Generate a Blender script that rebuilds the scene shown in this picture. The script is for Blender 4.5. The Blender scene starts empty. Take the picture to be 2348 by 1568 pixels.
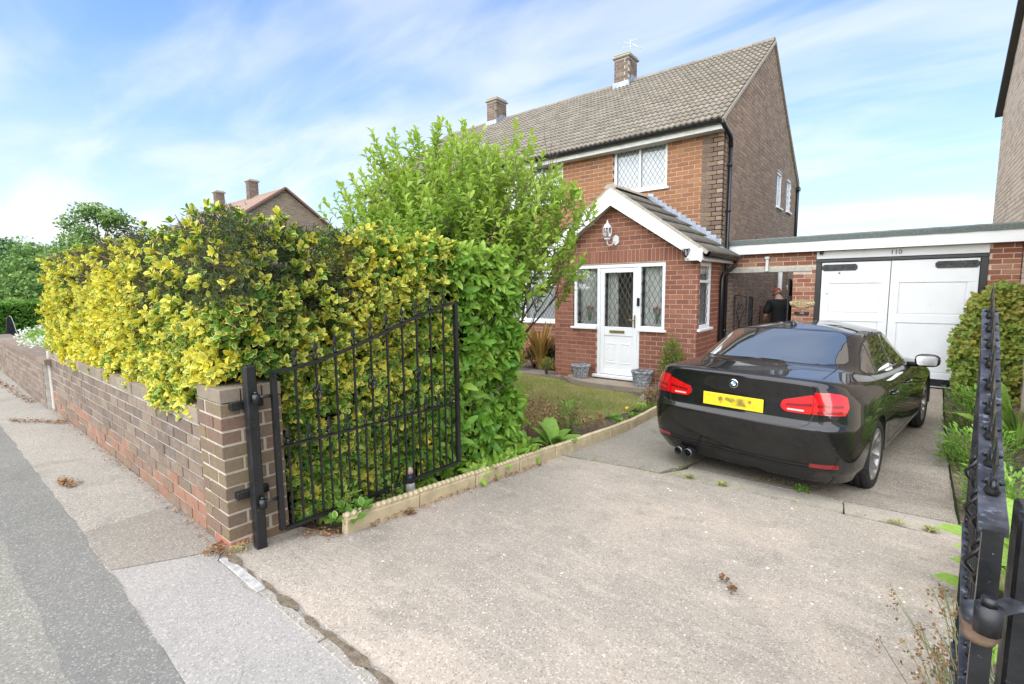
import bpy, bmesh, math, random
import numpy as np
from mathutils import Vector, Matrix, noise as mnoise
from mathutils.bvhtree import BVHTree
from mathutils.geometry import delaunay_2d_cdt
from math import sin, cos, pi, radians, atan2, sqrt

random.seed(7); RNG = np.random.default_rng(7)
SC = bpy.context.scene
COL = SC.collection

# ------------------------------------------------------------------ camera
FPX, PXW, PXH = 1115.8, 2347.0, 1568.0
PITCH, YAW, ROLL = radians(-6.23), radians(39.18), radians(-0.57)
CAM = np.array([0.0, 0.0, 1.48])

def _rot(d):
    c, s = cos(ROLL), sin(ROLL); d = (c*d[0]-s*d[2], d[1], s*d[0]+c*d[2])
    c, s = cos(PITCH), sin(PITCH); d = (d[0], c*d[1]-s*d[2], s*d[1]+c*d[2])
    c, s = cos(YAW), sin(YAW); return (c*d[0]-s*d[1], s*d[0]+c*d[1], d[2])

cam_data = bpy.data.cameras.new('camera'); cam = bpy.data.objects.new('camera', cam_data); COL.objects.link(cam)
_r, _f, _u = Vector(_rot((1, 0, 0))), Vector(_rot((0, 1, 0))), Vector(_rot((0, 0, 1)))
_m = Matrix((_r, _u, -_f)).transposed().to_4x4(); _m.translation = Vector(CAM)
cam.matrix_world = _m
cam_data.sensor_width = 36; cam_data.sensor_fit = 'HORIZONTAL'; cam_data.lens = 36*FPX/PXW
cam_data.clip_start = 0.03; cam_data.clip_end = 6000
SC.camera = cam

# ------------------------------------------------------------------ sky, sun, exposure
SUN_EL, SUN_AZ = radians(48), radians(176)      # azimuth clockwise from +Y
world = bpy.data.worlds.new('World'); SC.world = world; world.use_nodes = True
def sky():
    nt = world.node_tree; nt.nodes.clear(); N = nt.nodes.new; L = nt.links.new
    out = N('ShaderNodeOutputWorld'); bg = N('ShaderNodeBackground'); bg.inputs['Strength'].default_value = 0.060
    sk = N('ShaderNodeTexSky'); sk.sky_type = 'NISHITA'; sk.sun_disc = False
    sk.sun_elevation = SUN_EL; sk.sun_rotation = SUN_AZ; sk.air_density = 1.0; sk.dust_density = 1.2; sk.ozone_density = 1.6
    tc = N('ShaderNodeTexCoord'); sep = N('ShaderNodeSeparateXYZ'); L(tc.outputs['Generated'], sep.inputs[0])
    def math_(op, a, b=None, c=None):
        n = N('ShaderNodeMath'); n.operation = op
        for i, v in enumerate((a, b, c)):
            if v is None: continue
            if isinstance(v, (int, float)): n.inputs[i].default_value = v
            else: L(v, n.inputs[i])
        return n.outputs[0]
    zc = math_('MAXIMUM', sep.outputs['Z'], 0.0)
    zd = math_('ADD', zc, 0.16)
    u = math_('DIVIDE', sep.outputs['X'], zd); v = math_('DIVIDE', sep.outputs['Y'], zd)
    comb = N('ShaderNodeCombineXYZ'); L(u, comb.inputs[0]); L(v, comb.inputs[1])
    def streak(rot, sc, noise_scale, detail, dist):
        mp = N('ShaderNodeMapping'); mp.inputs['Rotation'].default_value = (0, 0, rot); mp.inputs['Scale'].default_value = sc
        L(comb.outputs[0], mp.inputs[0])
        nz = N('ShaderNodeTexNoise'); nz.inputs['Scale'].default_value = noise_scale; nz.inputs['Detail'].default_value = detail
        nz.inputs['Roughness'].default_value = 0.52; nz.inputs['Distortion'].default_value = dist
        L(mp.outputs[0], nz.inputs['Vector']); return nz.outputs['Fac']
    a = streak(radians(62), (0.75, 2.0, 1), 1.35, 6, 0.45)
    b = streak(radians(40), (0.8, 1.1, 1), 0.55, 3, 0.1)
    s = math_('ADD', math_('MULTIPLY', a, 0.62), math_('MULTIPLY', b, 0.48))
    rp = N('ShaderNodeMapRange'); rp.interpolation_type = 'SMOOTHSTEP'; L(s, rp.inputs[0])
    rp.inputs[1].default_value = 0.42; rp.inputs[2].default_value = 0.74; rp.inputs[3].default_value = 0.0; rp.inputs[4].default_value = 0.85
    # thin veil everywhere that thickens with the path length towards the horizon
    veil = math_('POWER', math_('SUBTRACT', 1.0, zc), 3.4)
    fac = math_('MINIMUM', math_('ADD', math_('MULTIPLY', rp.outputs[0], 0.62), math_('MULTIPLY', veil, 0.95)), 1.0)
    tint = N('ShaderNodeMixRGB'); tint.blend_type = 'MULTIPLY'; tint.inputs[0].default_value = 1.0
    L(sk.outputs[0], tint.inputs[1]); tint.inputs[2].default_value = (0.34, 0.67, 1.0, 1)
    mix = N('ShaderNodeMixRGB'); L(fac, mix.inputs[0]); L(tint.outputs[0], mix.inputs[1]); mix.inputs[2].default_value = (3.6, 3.7, 3.75, 1)
    L(mix.outputs[0], bg.inputs['Color']); L(bg.outputs[0], out.inputs[0])
sky()
sun_d = bpy.data.lights.new('sun', 'SUN'); sun_d.energy = 1.5; sun_d.angle = radians(115); sun_d.color = (1.0, 0.95, 0.88)
sun = bpy.data.objects.new('sun', sun_d); COL.objects.link(sun)
_sd = Vector((sin(SUN_AZ)*cos(SUN_EL), cos(SUN_AZ)*cos(SUN_EL), sin(SUN_EL)))
sun.rotation_euler = _sd.to_track_quat('Z', 'Y').to_euler(); sun.location = (-2, -6, 12)
SC.view_settings.view_transform = 'Standard'; SC.view_settings.look = 'None'
SC.view_settings.exposure = 2.38; SC.view_settings.gamma = 1.0; SC.view_settings.use_curve_mapping = False
SC.render.engine = 'CYCLES'; SC.cycles.use_denoising = True
SC.cycles.max_bounces = 8; SC.cycles.transparent_max_bounces = 12; SC.cycles.caustics_reflective = False; SC.cycles.caustics_refractive = False

# ------------------------------------------------------------------ helpers
GP = ([-100, 1.15, 5.6, 8.9, 10.25, 100], [0, 0, -.37, -.385, -.19, -.19])
def zg(y): return float(np.interp(y, *GP))          # level of the drive: it falls from the street to the house
def zgarden(y): return float(np.interp(y, [1.15, 5.6], [0, -.37]))
def ray(px, py): return np.array(_rot(((px-PXW/2)/FPX, 1.0, -(py-PXH/2)/FPX)))
def atY(px, py, Y): d = ray(px, py); return CAM + d*(Y/d[1])
def atX(px, py, X): d = ray(px, py); return CAM + d*(X/d[0])
def atG(px, py, dz=0.0):
    d = ray(px, py); z = 0.0
    for i in range(60):
        p = CAM + d*((z-CAM[2])/d[2]); z = .5*z + .5*(zg(p[1])+dz)
    return p
_fwd = np.array(_rot((0, 1, 0)))

def tag(o, label=None, cat=None, group=None, kind=None):
    if label: o['label'] = label
    if cat: o['category'] = cat
    if group: o['group'] = group
    if kind: o['kind'] = kind
    return o
def attach(o, parent):
    if parent is not None:
        o.parent = parent
        t = parent
        loc = Vector((0, 0, 0))
        while t is not None:
            if t.type == 'EMPTY' and not t.get('_local'): loc = t.location.copy(); break
            t = t.parent
        if parent.type == 'EMPTY' and not parent.get('_local'): o.matrix_parent_inverse = Matrix.Translation(-loc)
    return o
def thing(name, label, cat, loc=(0, 0, 0), group=None):
    o = bpy.data.objects.new(name, None); o.empty_display_size = 0.2; COL.objects.link(o); o.location = loc
    return tag(o, label, cat, group)
def link(name, me, parent=None):
    o = bpy.data.objects.new(name, me); COL.objects.link(o)
    return attach(o, parent)

class MB:
    """collects shapes and links them as one mesh object"""
    def __init__(s): s.v = []; s.f = []; s.smooth = []
    def add(s, vs, fs, smooth=False, M=None):
        n = len(s.v)
        for v in vs:
            s.v.append(tuple(M @ Vector(v)) if M is not None else tuple(v))
        for f in fs: s.f.append(tuple(i+n for i in f)); s.smooth.append(smooth)
        return s
    def box(s, a, b, M=None):
        x0, y0, z0 = a; x1, y1, z1 = b
        vs = [(x0,y0,z0),(x1,y0,z0),(x1,y1,z0),(x0,y1,z0),(x0,y0,z1),(x1,y0,z1),(x1,y1,z1),(x0,y1,z1)]
        return s.add(vs, [(0,3,2,1),(4,5,6,7),(0,1,5,4),(1,2,6,5),(2,3,7,6),(3,0,4,7)], False, M)
    def bbox(s, a, b, r=.004, M=None):
        """box with chamfered edges"""
        bm = bmesh.new(); bmesh.ops.create_cube(bm, size=1)
        for v in bm.verts: v.co = Vector([(a[i]+b[i])/2 + v.co[i]*(b[i]-a[i]) for i in range(3)])
        bmesh.ops.bevel(bm, geom=bm.edges[:], offset=r, segments=1, affect='EDGES')
        bm.verts.index_update()
        s.add([v.co.copy() for v in bm.verts], [[v.index for v in f.verts] for f in bm.faces], False, M); bm.free(); return s
    def tube(s, pts, rad, n=8, caps=True, smooth=True, M=None):
        pts = [Vector(p) for p in pts]; rads = rad if isinstance(rad, (list, tuple)) else [rad]*len(pts)
        vs = []; prev = None
        for i, p in enumerate(pts):
            t = (pts[min(i+1, len(pts)-1)]-pts[max(i-1, 0)])
            if t.length < 1e-9: t = Vector((0, 0, 1))
            t.normalize()
            if prev is None:
                a = Vector((0, 0, 1)) if abs(t.z) < .9 else Vector((1, 0, 0)); u = t.cross(a).normalized()
            else:
                u = (prev - t*prev.dot(t))
                if u.length < 1e-6: u = t.orthogonal()
                u.normalize()
            prev = u; w = t.cross(u)
            for k in range(n):
                an = 2*pi*k/n; vs.append(p + (u*cos(an)+w*sin(an))*rads[i])
        fs = []
        for i in range(len(pts)-1):
            for k in range(n):
                a, b = i*n+k, i*n+(k+1) % n; fs.append((a, b, b+n, a+n))
        if caps: fs.append(tuple(range(n-1, -1, -1))); m = (len(pts)-1)*n; fs.append(tuple(range(m, m+n)))
        return s.add(vs, fs, smooth, M)
    def lathe(s, prof, n=20, M=None, smooth=True, cap=True):
        vs = []; fs = []
        for r, z in prof:
            for k in range(n): an = 2*pi*k/n; vs.append((r*cos(an), r*sin(an), z))
        for i in range(len(prof)-1):
            for k in range(n):
                a, b = i*n+k, i*n+(k+1) % n; fs.append((a, b, b+n, a+n))
        if cap and prof[0][0] > 1e-4: fs.append(tuple(range(n-1, -1, -1)))
        if cap and prof[-1][0] > 1e-4: m = (len(prof)-1)*n; fs.append(tuple(range(m, m+n)))
        return s.add(vs, fs, smooth, M)
    def prism(s, poly, z0, z1, M=None):
        n = len(poly); vs = [(x, y, z0) for x, y in poly]+[(x, y, z1) for x, y in poly]
        fs = [tuple(range(n-1, -1, -1)), tuple(range(n, 2*n))]+[(i, (i+1) % n, n+(i+1) % n, n+i) for i in range(n)]
        return s.add(vs, fs, False, M)
    def mesh(s, name, mat=None):
        me = bpy.data.meshes.new(name); me.from_pydata([tuple(v) for v in s.v], [], s.f)
        me.polygons.foreach_set('use_smooth', s.smooth)
        if mat: me.materials.append(mat)
        me.update(); return me
    def build(s, name, mat=None, parent=None):
        return link(name, s.mesh(name, mat), parent)

def bar(mb, a, b, w, h=None, up=Vector((0, 0, 1))):
    """square bar from a to b"""
    a, b = Vector(a), Vector(b); h = h or w; t = (b-a).normalized(); u = t.cross(up)
    if u.length < 1e-5: u = t.cross(Vector((0, 1, 0)))
    u.normalize(); v = u.cross(t)
    vs = []
    for p in (a, b):
        for su, sv in ((-1, -1), (1, -1), (1, 1), (-1, 1)): vs.append(p+u*su*w/2+v*sv*h/2)
    mb.add(vs, [(0,1,2,3),(7,6,5,4),(0,4,5,1),(1,5,6,2),(2,6,7,3),(3,7,4,0)])

def mesh_np(name, verts, tris, mat, attrs=None, smooth=False):
    me = bpy.data.meshes.new(name)
    nv, nf = len(verts), len(tris)
    me.vertices.add(nv); me.vertices.foreach_set('co', np.ascontiguousarray(verts, dtype=np.float32).ravel())
    me.loops.add(nf*3); me.loops.foreach_set('vertex_index', np.ascontiguousarray(tris, dtype=np.int32).ravel())
    me.polygons.add(nf); me.polygons.foreach_set('loop_start', np.arange(0, nf*3, 3, dtype=np.int32))
    if smooth: me.polygons.foreach_set('use_smooth', np.ones(nf, dtype=bool))
    for k, a in (attrs or {}).items():
        at = me.attributes.new(k, 'FLOAT', 'POINT'); at.data.foreach_set('value', np.ascontiguousarray(a, dtype=np.float32))
    me.materials.append(mat); me.update(calc_edges=True); return me

# ------------------------------------------------------------------ leaves
def leaf_tmpl(w=.5, fold=.12, curl=.12, wide=.55):
    """unit leaf along +X with a folded midrib; edge = 0 on the midrib, 1 on the margin"""
    v = np.array([(0,0,0),(.36,0,0),(.72,0,-.02),(1,0,-curl),
                  (.30,w*.42,fold),(wide,w*.5,fold),(.84,w*.3,fold*.5-curl*.5),
                  (.30,-w*.42,fold),(wide,-w*.5,fold),(.84,-w*.3,fold*.5-curl*.5)], float)
    t = [(0,1,4),(1,5,4),(1,2,5),(2,6,5),(2,3,6),(0,7,1),(1,7,8),(1,8,2),(2,8,9),(2,9,3)]
    e = np.array([0,0,0,1,1,1,1,1,1,1], float)
    return v, np.array(t), e
BLADE = (np.array([(0,.5,0),(0,-.5,0),(.55,.35,.03),(.55,-.35,.03),(1,0,-.02)], float), np.array([(0,1,3),(0,3,2),(2,3,4)]), np.array([0,0,.5,.5,1.]))
CARD = (np.array([(0,0,0),(.5,-.5,.1),(1,0,-.05),(.5,.5,.1)], float), np.array([(0,1,2),(0,2,3)]), np.array([0,1,1,1.]))
def unit(a): return a/np.maximum(np.linalg.norm(a, axis=-1, keepdims=True), 1e-9)
def leaves_arrays(P, D, U, S, tmpl, W=None):
    tv, tt, te = tmpl
    D = unit(D); U = U - D*np.sum(U*D, 1, keepdims=True); U = unit(U); V = np.cross(U, D)
    S = np.asarray(S)[:, None, None] if np.ndim(S) else S
    w = 1.0 if W is None else np.asarray(W)[:, None, None]
    vs = P[:, None, :] + S*(tv[None, :, 0:1]*D[:, None, :] + w*tv[None, :, 1:2]*V[:, None, :] + tv[None, :, 2:3]*U[:, None, :])
    n, k = len(P), len(tv)
    tris = (tt[None] + (np.arange(n)*k)[:, None, None]).reshape(-1, 3)
    return vs.reshape(-1, 3), tris, np.tile(te, n), k
def leaf_cloud(name, parent, mat, P, D, U, S, tmpl, tone, W=None, kind='stuff', label=None):
    vs, tris, e, k = leaves_arrays(np.asarray(P), np.asarray(D), np.asarray(U), S, tmpl, W)
    me = mesh_np(name, vs, tris, mat, {'edge': e, 'tone': np.repeat(np.asarray(tone), k)}, smooth=True)
    o = link(name, me, parent)
    if kind: o['kind'] = kind
    if label: o['label'] = label
    return o
def rosettes(C, A, nleaf, spread=1.0, jit=.25, rng=RNG):
    """C centres, A axes -> leaf positions, directions, normals"""
    n = len(C); A = unit(A); ref = np.where(np.abs(A[:, 2:3]) < .9, [[0, 0, 1.]], [[1., 0, 0]])
    u = unit(np.cross(A, ref)); w = np.cross(A, u)
    ph = rng.uniform(0, 2*pi, (n, 1)) + np.arange(nleaf)[None]*2.4 + rng.normal(0, .2, (n, nleaf))
    el = spread*rng.uniform(.55, 1.25, (n, nleaf))
    D = (np.cos(el)[..., None]*A[:, None] + np.sin(el)[..., None]*(np.cos(ph)[..., None]*u[:, None]+np.sin(ph)[..., None]*w[:, None]))
    D = D + rng.normal(0, jit*.6, D.shape)
    U = A[:, None]*1.0 + rng.normal(0, jit, D.shape)
    P = np.repeat(C[:, None], nleaf, 1) + unit(D)*.006
    return P.reshape(-1, 3), D.reshape(-1, 3), U.reshape(-1, 3)
def single_leaves(parent, mats_tones, P, D, U, S, tmpl, tones, name='leaf'):
    """the largest-looking leaves as objects of their own (shared meshes)"""
    tv, tt, te = tmpl; cache = {}
    D = unit(D); U = unit(U - D*np.sum(U*D, 1, keepdims=True)); V = np.cross(U, D)
    for p, d, u, v, s, t in zip(P, D, U, V, S, tones):
        key = int(t*10)
        if key not in cache:
            cache[key] = mesh_np(name, tv, tt, mats_tones, {'edge': te, 'tone': np.full(len(tv), key/10+.05)}, smooth=True)
        o = bpy.data.objects.new(name, cache[key]); COL.objects.link(o)
        m = Matrix(((d[0]*s, v[0]*s, u[0]*s, p[0]), (d[1]*s, v[1]*s, u[1]*s, p[1]), (d[2]*s, v[2]*s, u[2]*s, p[2]), (0, 0, 0, 1)))
        attach(o, parent); o.matrix_basis = m
def front_first(P, n, extra=None):
    """indices of the n points that show largest from the street side"""
    d = np.linalg.norm(P - CAM, axis=1)
    if extra is not None: d = d + extra
    return np.argsort(d)[:n]
# ------------------------------------------------------------------ materials
class NT:
    def __init__(s, name):
        s.m = bpy.data.materials.new(name); s.m.use_nodes = True; s.nt = s.m.node_tree; s.nt.nodes.clear()
        s.out = s.n('ShaderNodeOutputMaterial'); s.p = s.n('ShaderNodeBsdfPrincipled')
        s.l(s.p.outputs[0], s.out.inputs[0])
    def n(s, t, **kw):
        x = s.nt.nodes.new(t)
        for k, v in kw.items():
            if k.startswith('i_'): s.set(x.inputs[int(k[2:])], v)
            else: setattr(x, k, v)
        return x
    def set(s, inp, v):
        if isinstance(v, bpy.types.NodeSocket): s.l(v, inp)
        elif isinstance(v, (tuple, list)) and len(v) == 3 and inp.type == 'RGBA': inp.default_value = (*v, 1)
        else: inp.default_value = v
    def l(s, a, b): s.nt.links.new(a, b)
    def P(s, **kw):
        names = dict(base='Base Color', rough='Roughness', metal='Metallic', spec='Specular IOR Level', coat='Coat Weight', coatr='Coat Roughness', normal='Normal', alpha='Alpha', trans='Transmission Weight', ior='IOR', emis='Emission Color', emiss='Emission Strength', sheen='Sheen Weight', sub='Subsurface Weight')
        for k, v in kw.items(): s.set(s.p.inputs[names[k]], v)
        return s
    def pos(s): return s.n('ShaderNodeNewGeometry').outputs['Position']
    def obj(s): return s.n('ShaderNodeTexCoord').outputs['Object']
    def noise(s, scale, detail=4, rough=.55, vec=None, dist=0, sc=None):
        v = vec if vec is not None else s.pos()
        if sc: mp = s.n('ShaderNodeMapping'); mp.inputs['Scale'].default_value = sc; s.l(v, mp.inputs[0]); v = mp.outputs[0]
        x = s.n('ShaderNodeTexNoise'); x.inputs['Scale'].default_value = scale; x.inputs['Detail'].default_value = detail
        x.inputs['Roughness'].default_value = rough; x.inputs['Distortion'].default_value = dist
        s.l(v, x.inputs['Vector']); return x.outputs['Fac']
    def ramp(s, fac, stops, interp='LINEAR'):
        r = s.n('ShaderNodeValToRGB'); r.color_ramp.interpolation = interp; e = r.color_ramp.elements
        while len(e) < len(stops): e.new(.5)
        for x, (p, c) in zip(e, stops):
            x.position = p; x.color = (*c, 1) if isinstance(c, (tuple, list)) else (c, c, c, 1)
        s.l(fac, r.inputs[0]); return r.outputs[0]
    def mr(s, v, a, b, c=0., d=1., smooth=True):
        x = s.n('ShaderNodeMapRange'); x.interpolation_type = 'SMOOTHSTEP' if smooth else 'LINEAR'
        s.set(x.inputs[0], v)
        for i, q in zip((1, 2, 3, 4), (a, b, c, d)): s.set(x.inputs[i], q)
        return x.outputs[0]
    def mix(s, f, a, b, blend='MIX'):
        x = s.n('ShaderNodeMixRGB', blend_type=blend); s.set(x.inputs[0], f); s.set(x.inputs[1], a); s.set(x.inputs[2], b); return x.outputs[0]
    def math(s, op, a, b=0.):
        x = s.n('ShaderNodeMath', operation=op); s.set(x.inputs[0], a); s.set(x.inputs[1], b); return x.outputs[0]
    def bump(s, h, strength=.3, dist=.01):
        x = s.n('ShaderNodeBump'); x.inputs['Strength'].default_value = strength; x.inputs['Distance'].default_value = dist
        s.l(h, x.inputs['Height']); s.l(x.outputs[0], s.p.inputs['Normal']); return s
    def attr(s, name):
        x = s.n('ShaderNodeAttribute'); x.attribute_name = name; return x.outputs['Fac']
    def rnd(s):
        a = s.n('ShaderNodeObjectInfo').outputs['Random']; b = s.n('ShaderNodeNewGeometry').outputs['Random Per Island']
        return s.math('FRACT', s.math('ADD', a, b))

def simple(name, col, rough=.6, metal=0, var=.12, scale=12, bump=.15, bscale=60, bdist=.003, **kw):
    t = NT(name); f = t.noise(scale, 4)
    lo = tuple(c*(1-var) for c in col); hi = tuple(min(c*(1+var), 1) for c in col)
    t.P(base=t.ramp(f, [(.3, lo), (.7, hi)]), rough=rough, metal=metal, **kw)
    if bump: t.bump(t.noise(bscale, 3), bump, bdist)
    return t.m
def brick_mat(name, pal, mottled=.35, stain=None):
    """pal: list of base colours picked per brick"""
    t = NT(name); r = t.rnd(); n = len(pal)
    c = t.ramp(r, [((i+.5)/n, p) for i, p in enumerate(pal)])
    f = t.noise(28, 5, .65); g = t.noise(160, 3, .6)
    c = t.mix(t.mr(f, .3, .75, 0, mottled), c, (.05, .035, .03), 'MIX')
    c = t.mix(t.mr(g, .45, .8, 0, .28), c, (.50, .40, .32))
    if stain:
        c = t.mix(t.mr(t.noise(stain[1], 4, .6), .5, .72, 0, stain[2]), c, stain[0])
    t.P(base=c, rough=.88, spec=.25)
    h = t.math('ADD', t.math('MULTIPLY', t.noise(70, 4), .7), t.math('MULTIPLY', g, .5))
    t.bump(h, .5, .004); return t.m
MAT = {}
MAT['brick_porch'] = brick_mat('brick_porch', [(.245,.085,.05),(.28,.102,.06),(.215,.074,.046),(.305,.12,.07),(.26,.092,.054),(.20,.07,.046),(.32,.13,.078)], .18)
MAT['brick_front'] = brick_mat('brick_front', [(.30,.125,.05),(.34,.15,.06),(.26,.105,.045),(.33,.135,.055),(.23,.10,.05),(.36,.17,.075),(.29,.115,.05)], .22)
MAT['brick_dark'] = brick_mat('brick_dark', [(.26,.185,.138),(.31,.22,.162),(.215,.155,.12),(.345,.25,.175),(.28,.19,.142),(.37,.26,.18),(.235,.168,.13)], .22)  # palette lightened to offset the shade on the gable
MAT['brick_pilaster'] = brick_mat('brick_pilaster', [(.165,.11,.078),(.20,.135,.092),(.135,.09,.068),(.225,.155,.10),(.18,.115,.08),(.155,.10,.074)], .25)  # gable brick darkened for the sun-facing side, light evened out in the colour
MAT['brick_garage'] = brick_mat('brick_garage', [(.30,.105,.055),(.26,.085,.05),(.34,.14,.075),(.22,.085,.055),(.32,.12,.06),(.38,.20,.12)], .22)
MAT['brick_wall'] = brick_mat('brick_wall', [(.20,.145,.105),(.165,.12,.09),(.23,.17,.12),(.145,.108,.085),(.215,.15,.108),(.25,.19,.135)], .35, ((.30,.28,.24), 9, .35))
MAT['brick_wall_low'] = brick_mat('brick_wall_low', [(.26,.135,.085),(.30,.15,.095),(.22,.13,.085),(.20,.145,.095),(.28,.135,.085),(.17,.13,.09)], .25, ((.40,.36,.30), 7, .25))
MAT['brick_pier'] = brick_mat('brick_pier', [(.19,.14,.085),(.16,.115,.075),(.22,.165,.095),(.17,.105,.075),(.23,.17,.09),(.15,.11,.08),(.21,.12,.08)], .28, ((.20,.19,.07), 6, .30))
MAT['brick_red'] = brick_mat('brick_red', [(.33,.11,.07),(.35,.125,.08)], .2)
MAT['brick_coping'] = brick_mat('brick_coping', [(.26,.21,.15),(.22,.18,.13),(.30,.24,.17)], .25, ((.12,.11,.09), 12, .4))
MAT['brick_pale'] = brick_mat('brick_pale', [(.68,.56,.44),(.72,.60,.48),(.64,.52,.41),(.70,.58,.45),(.62,.50,.40),(.54,.43,.34)], .16)
MAT['brick_chimney'] = brick_mat('brick_chimney', [(.16,.11,.08),(.20,.14,.10),(.12,.085,.065),(.24,.18,.13)], .3)
def mortar(name, col): return simple(name, col, .95, var=.16, scale=20, bump=.35, bscale=180, bdist=.003)
MAT['mortar'] = mortar('mortar', (.50,.42,.33)); MAT['mortar_pink'] = mortar('mortar_pink', (.46,.33,.25)); MAT['mortar_grey'] = mortar('mortar_grey', (.42,.39,.34))
MAT['mortar_pale'] = mortar('mortar_pale', (.55,.46,.36))

def tile_mat(name, pal, lichen=.35):
    t = NT(name); r = t.rnd(); n = len(pal)
    c = t.ramp(r, [((i+.5)/n, p) for i, p in enumerate(pal)])
    c = t.mix(t.mr(t.noise(5, 5, .65), .45, .7, 0, .55), c, (.30,.26,.20))
    c = t.mix(t.mr(t.noise(55, 4, .7), .58, .72, 0, lichen), c, (.36,.34,.28))
    c = t.mix(t.mr(t.noise(18, 4, .7), .60, .75, 0, .6), c, (.07,.06,.05))
    t.P(base=c, rough=.92, spec=.2); t.bump(t.noise(120, 4), .4, .004); return t.m
MAT['tile'] = tile_mat('roof_tile_brown', [(.205,.18,.145),(.235,.205,.165),(.185,.16,.13),(.255,.225,.185)])
MAT['tile_porch'] = tile_mat('roof_tile_grey', [(.135,.125,.105),(.15,.14,.115),(.12,.112,.095)], .3)
MAT['tile_far'] = tile_mat('roof_tile_far', [(.30,.20,.15),(.34,.23,.17),(.27,.18,.14)])
MAT['white'] = simple('white_upvc', (.80,.80,.79), .32, var=.03, scale=3, bump=0, spec=.5)
def painted_wood():
    t = NT('white_painted_wood'); f = t.noise(4, 4); c = t.ramp(f, [(.3, (.71,.71,.69)), (.7, (.75,.75,.74))])
    c = t.mix(t.mr(t.noise(3.0, 5, .7, None, .3, (1, 1, .35)), .56, .72, 0, .30), c, (.56,.54,.48)); c = t.mix(t.mr(t.noise(42, 3, .7), .70, .76, 0, .5), c, (.42,.38,.30))
    t.P(base=c, rough=.45); t.bump(t.noise(30, 3), .2, .002); return t.m
MAT['white_wood'] = painted_wood()
MAT['white_dirty'] = simple('white_dirty', (.62,.61,.57), .6, var=.12, scale=9)
MAT['soffit'] = simple('soffit_grey', (.52,.52,.48), .7, var=.06, scale=5)
MAT['black_plastic'] = simple('black_plastic', (.012,.012,.013), .3, var=.1, bump=0, spec=.5)
MAT['verge'] = simple('verge_cement', (.36,.31,.25), .95, var=.25, scale=25, bump=.5, bscale=60, bdist=.006)
def lead():
    t = NT('lead_flashing'); f = t.noise(9, 4, .6)
    t.P(base=t.ramp(f, [(.3, (.22,.24,.28)), (.7, (.42,.45,.50))]), rough=.5, metal=.35); t.bump(t.noise(20, 3), .6, .01); return t.m
MAT['lead'] = lead()
MAT['came'] = simple('lead_came', (.16,.165,.17), .45, metal=.5, var=.1, bump=0)
MAT['felt'] = simple('green_roof_felt', (.13,.15,.135), .95, var=.3, scale=40, bump=.5, bscale=120, bdist=.006)
def iron():
    t = NT('black_gloss_iron'); f = t.noise(30, 4, .7)
    c = t.mix(t.mr(f, .60, .72, 0, .5), (.012,.012,.013), (.05,.055,.06))
    c = t.mix(t.mr(t.noise(70, 3, .7), .68, .74, 0, .6), c, (.22,.20,.16))
    t.P(base=c, rough=t.mr(t.noise(14, 3), .3, .7, .22, .5), spec=.5); t.bump(t.noise(55, 4, .6), .35, .003); return t.m
MAT['iron'] = iron()
def iron_worn():
    t = NT('worn_black_rail_paint'); f = t.noise(38, 5, .7); g = t.noise(12, 3, .6)
    c = t.mix(t.mr(g, .35, .7, 0, .9), (.022,.022,.026), (.085,.085,.10))
    c = t.mix(t.mr(f, .56, .66, 0, .65), c, (.20,.21,.25)); c = t.mix(t.mr(t.noise(26, 4, .7), .66, .72, 0, .85), c, (.33,.27,.14))
    t.P(base=c, rough=.35, spec=.5); t.bump(t.noise(90, 4, .6), .4, .003); return t.m
MAT['iron_worn'] = iron_worn()
MAT['rust'] = simple('rusty_bolt', (.14,.09,.055), .8, var=.35, scale=40, bump=.5, bscale=120)
def glass(name, tint=(.97,.975,.97), refl=.03, rough=.02):
    t = NT(name); t.nt.nodes.remove(t.p)
    tr = t.n('ShaderNodeBsdfTransparent'); tr.inputs[0].default_value = (*tint, 1)
    gl = t.n('ShaderNodeBsdfGlossy'); gl.inputs['Roughness'].default_value = rough; gl.inputs['Color'].default_value = (.95,.97,1,1)
    lw = t.n('ShaderNodeLayerWeight'); lw.inputs['Blend'].default_value = .35
    f = t.math('ADD', t.math('MULTIPLY', lw.outputs['Fresnel'], .6), refl)
    mx = t.n('ShaderNodeMixShader'); t.l(f, mx.inputs[0]); t.l(tr.outputs[0], mx.inputs[1]); t.l(gl.outputs[0], mx.inputs[2]); t.l(mx.outputs[0], t.out.inputs[0]); return t.m
MAT['glass'] = glass('window_glass')
MAT['blind'] = simple('blind_fabric', (.80,.82,.82), .8, var=.04, bump=0)
MAT['curtain'] = simple('net_curtain', (.84,.85,.80), .85, var=.08, scale=6, bump=0)
MAT['dark_room'] = simple('dark_interior', (.05,.05,.045), .9, bump=0)
MAT['wood_brown'] = simple('brown_wood', (.09,.045,.03), .6, var=.2)
MAT['gold'] = simple('brass', (.42,.34,.16), .35, metal=.8, bump=0)
MAT['lintel'] = simple('concrete_lintel', (.42,.40,.34), .95, var=.18, scale=14, bump=.3)

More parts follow.
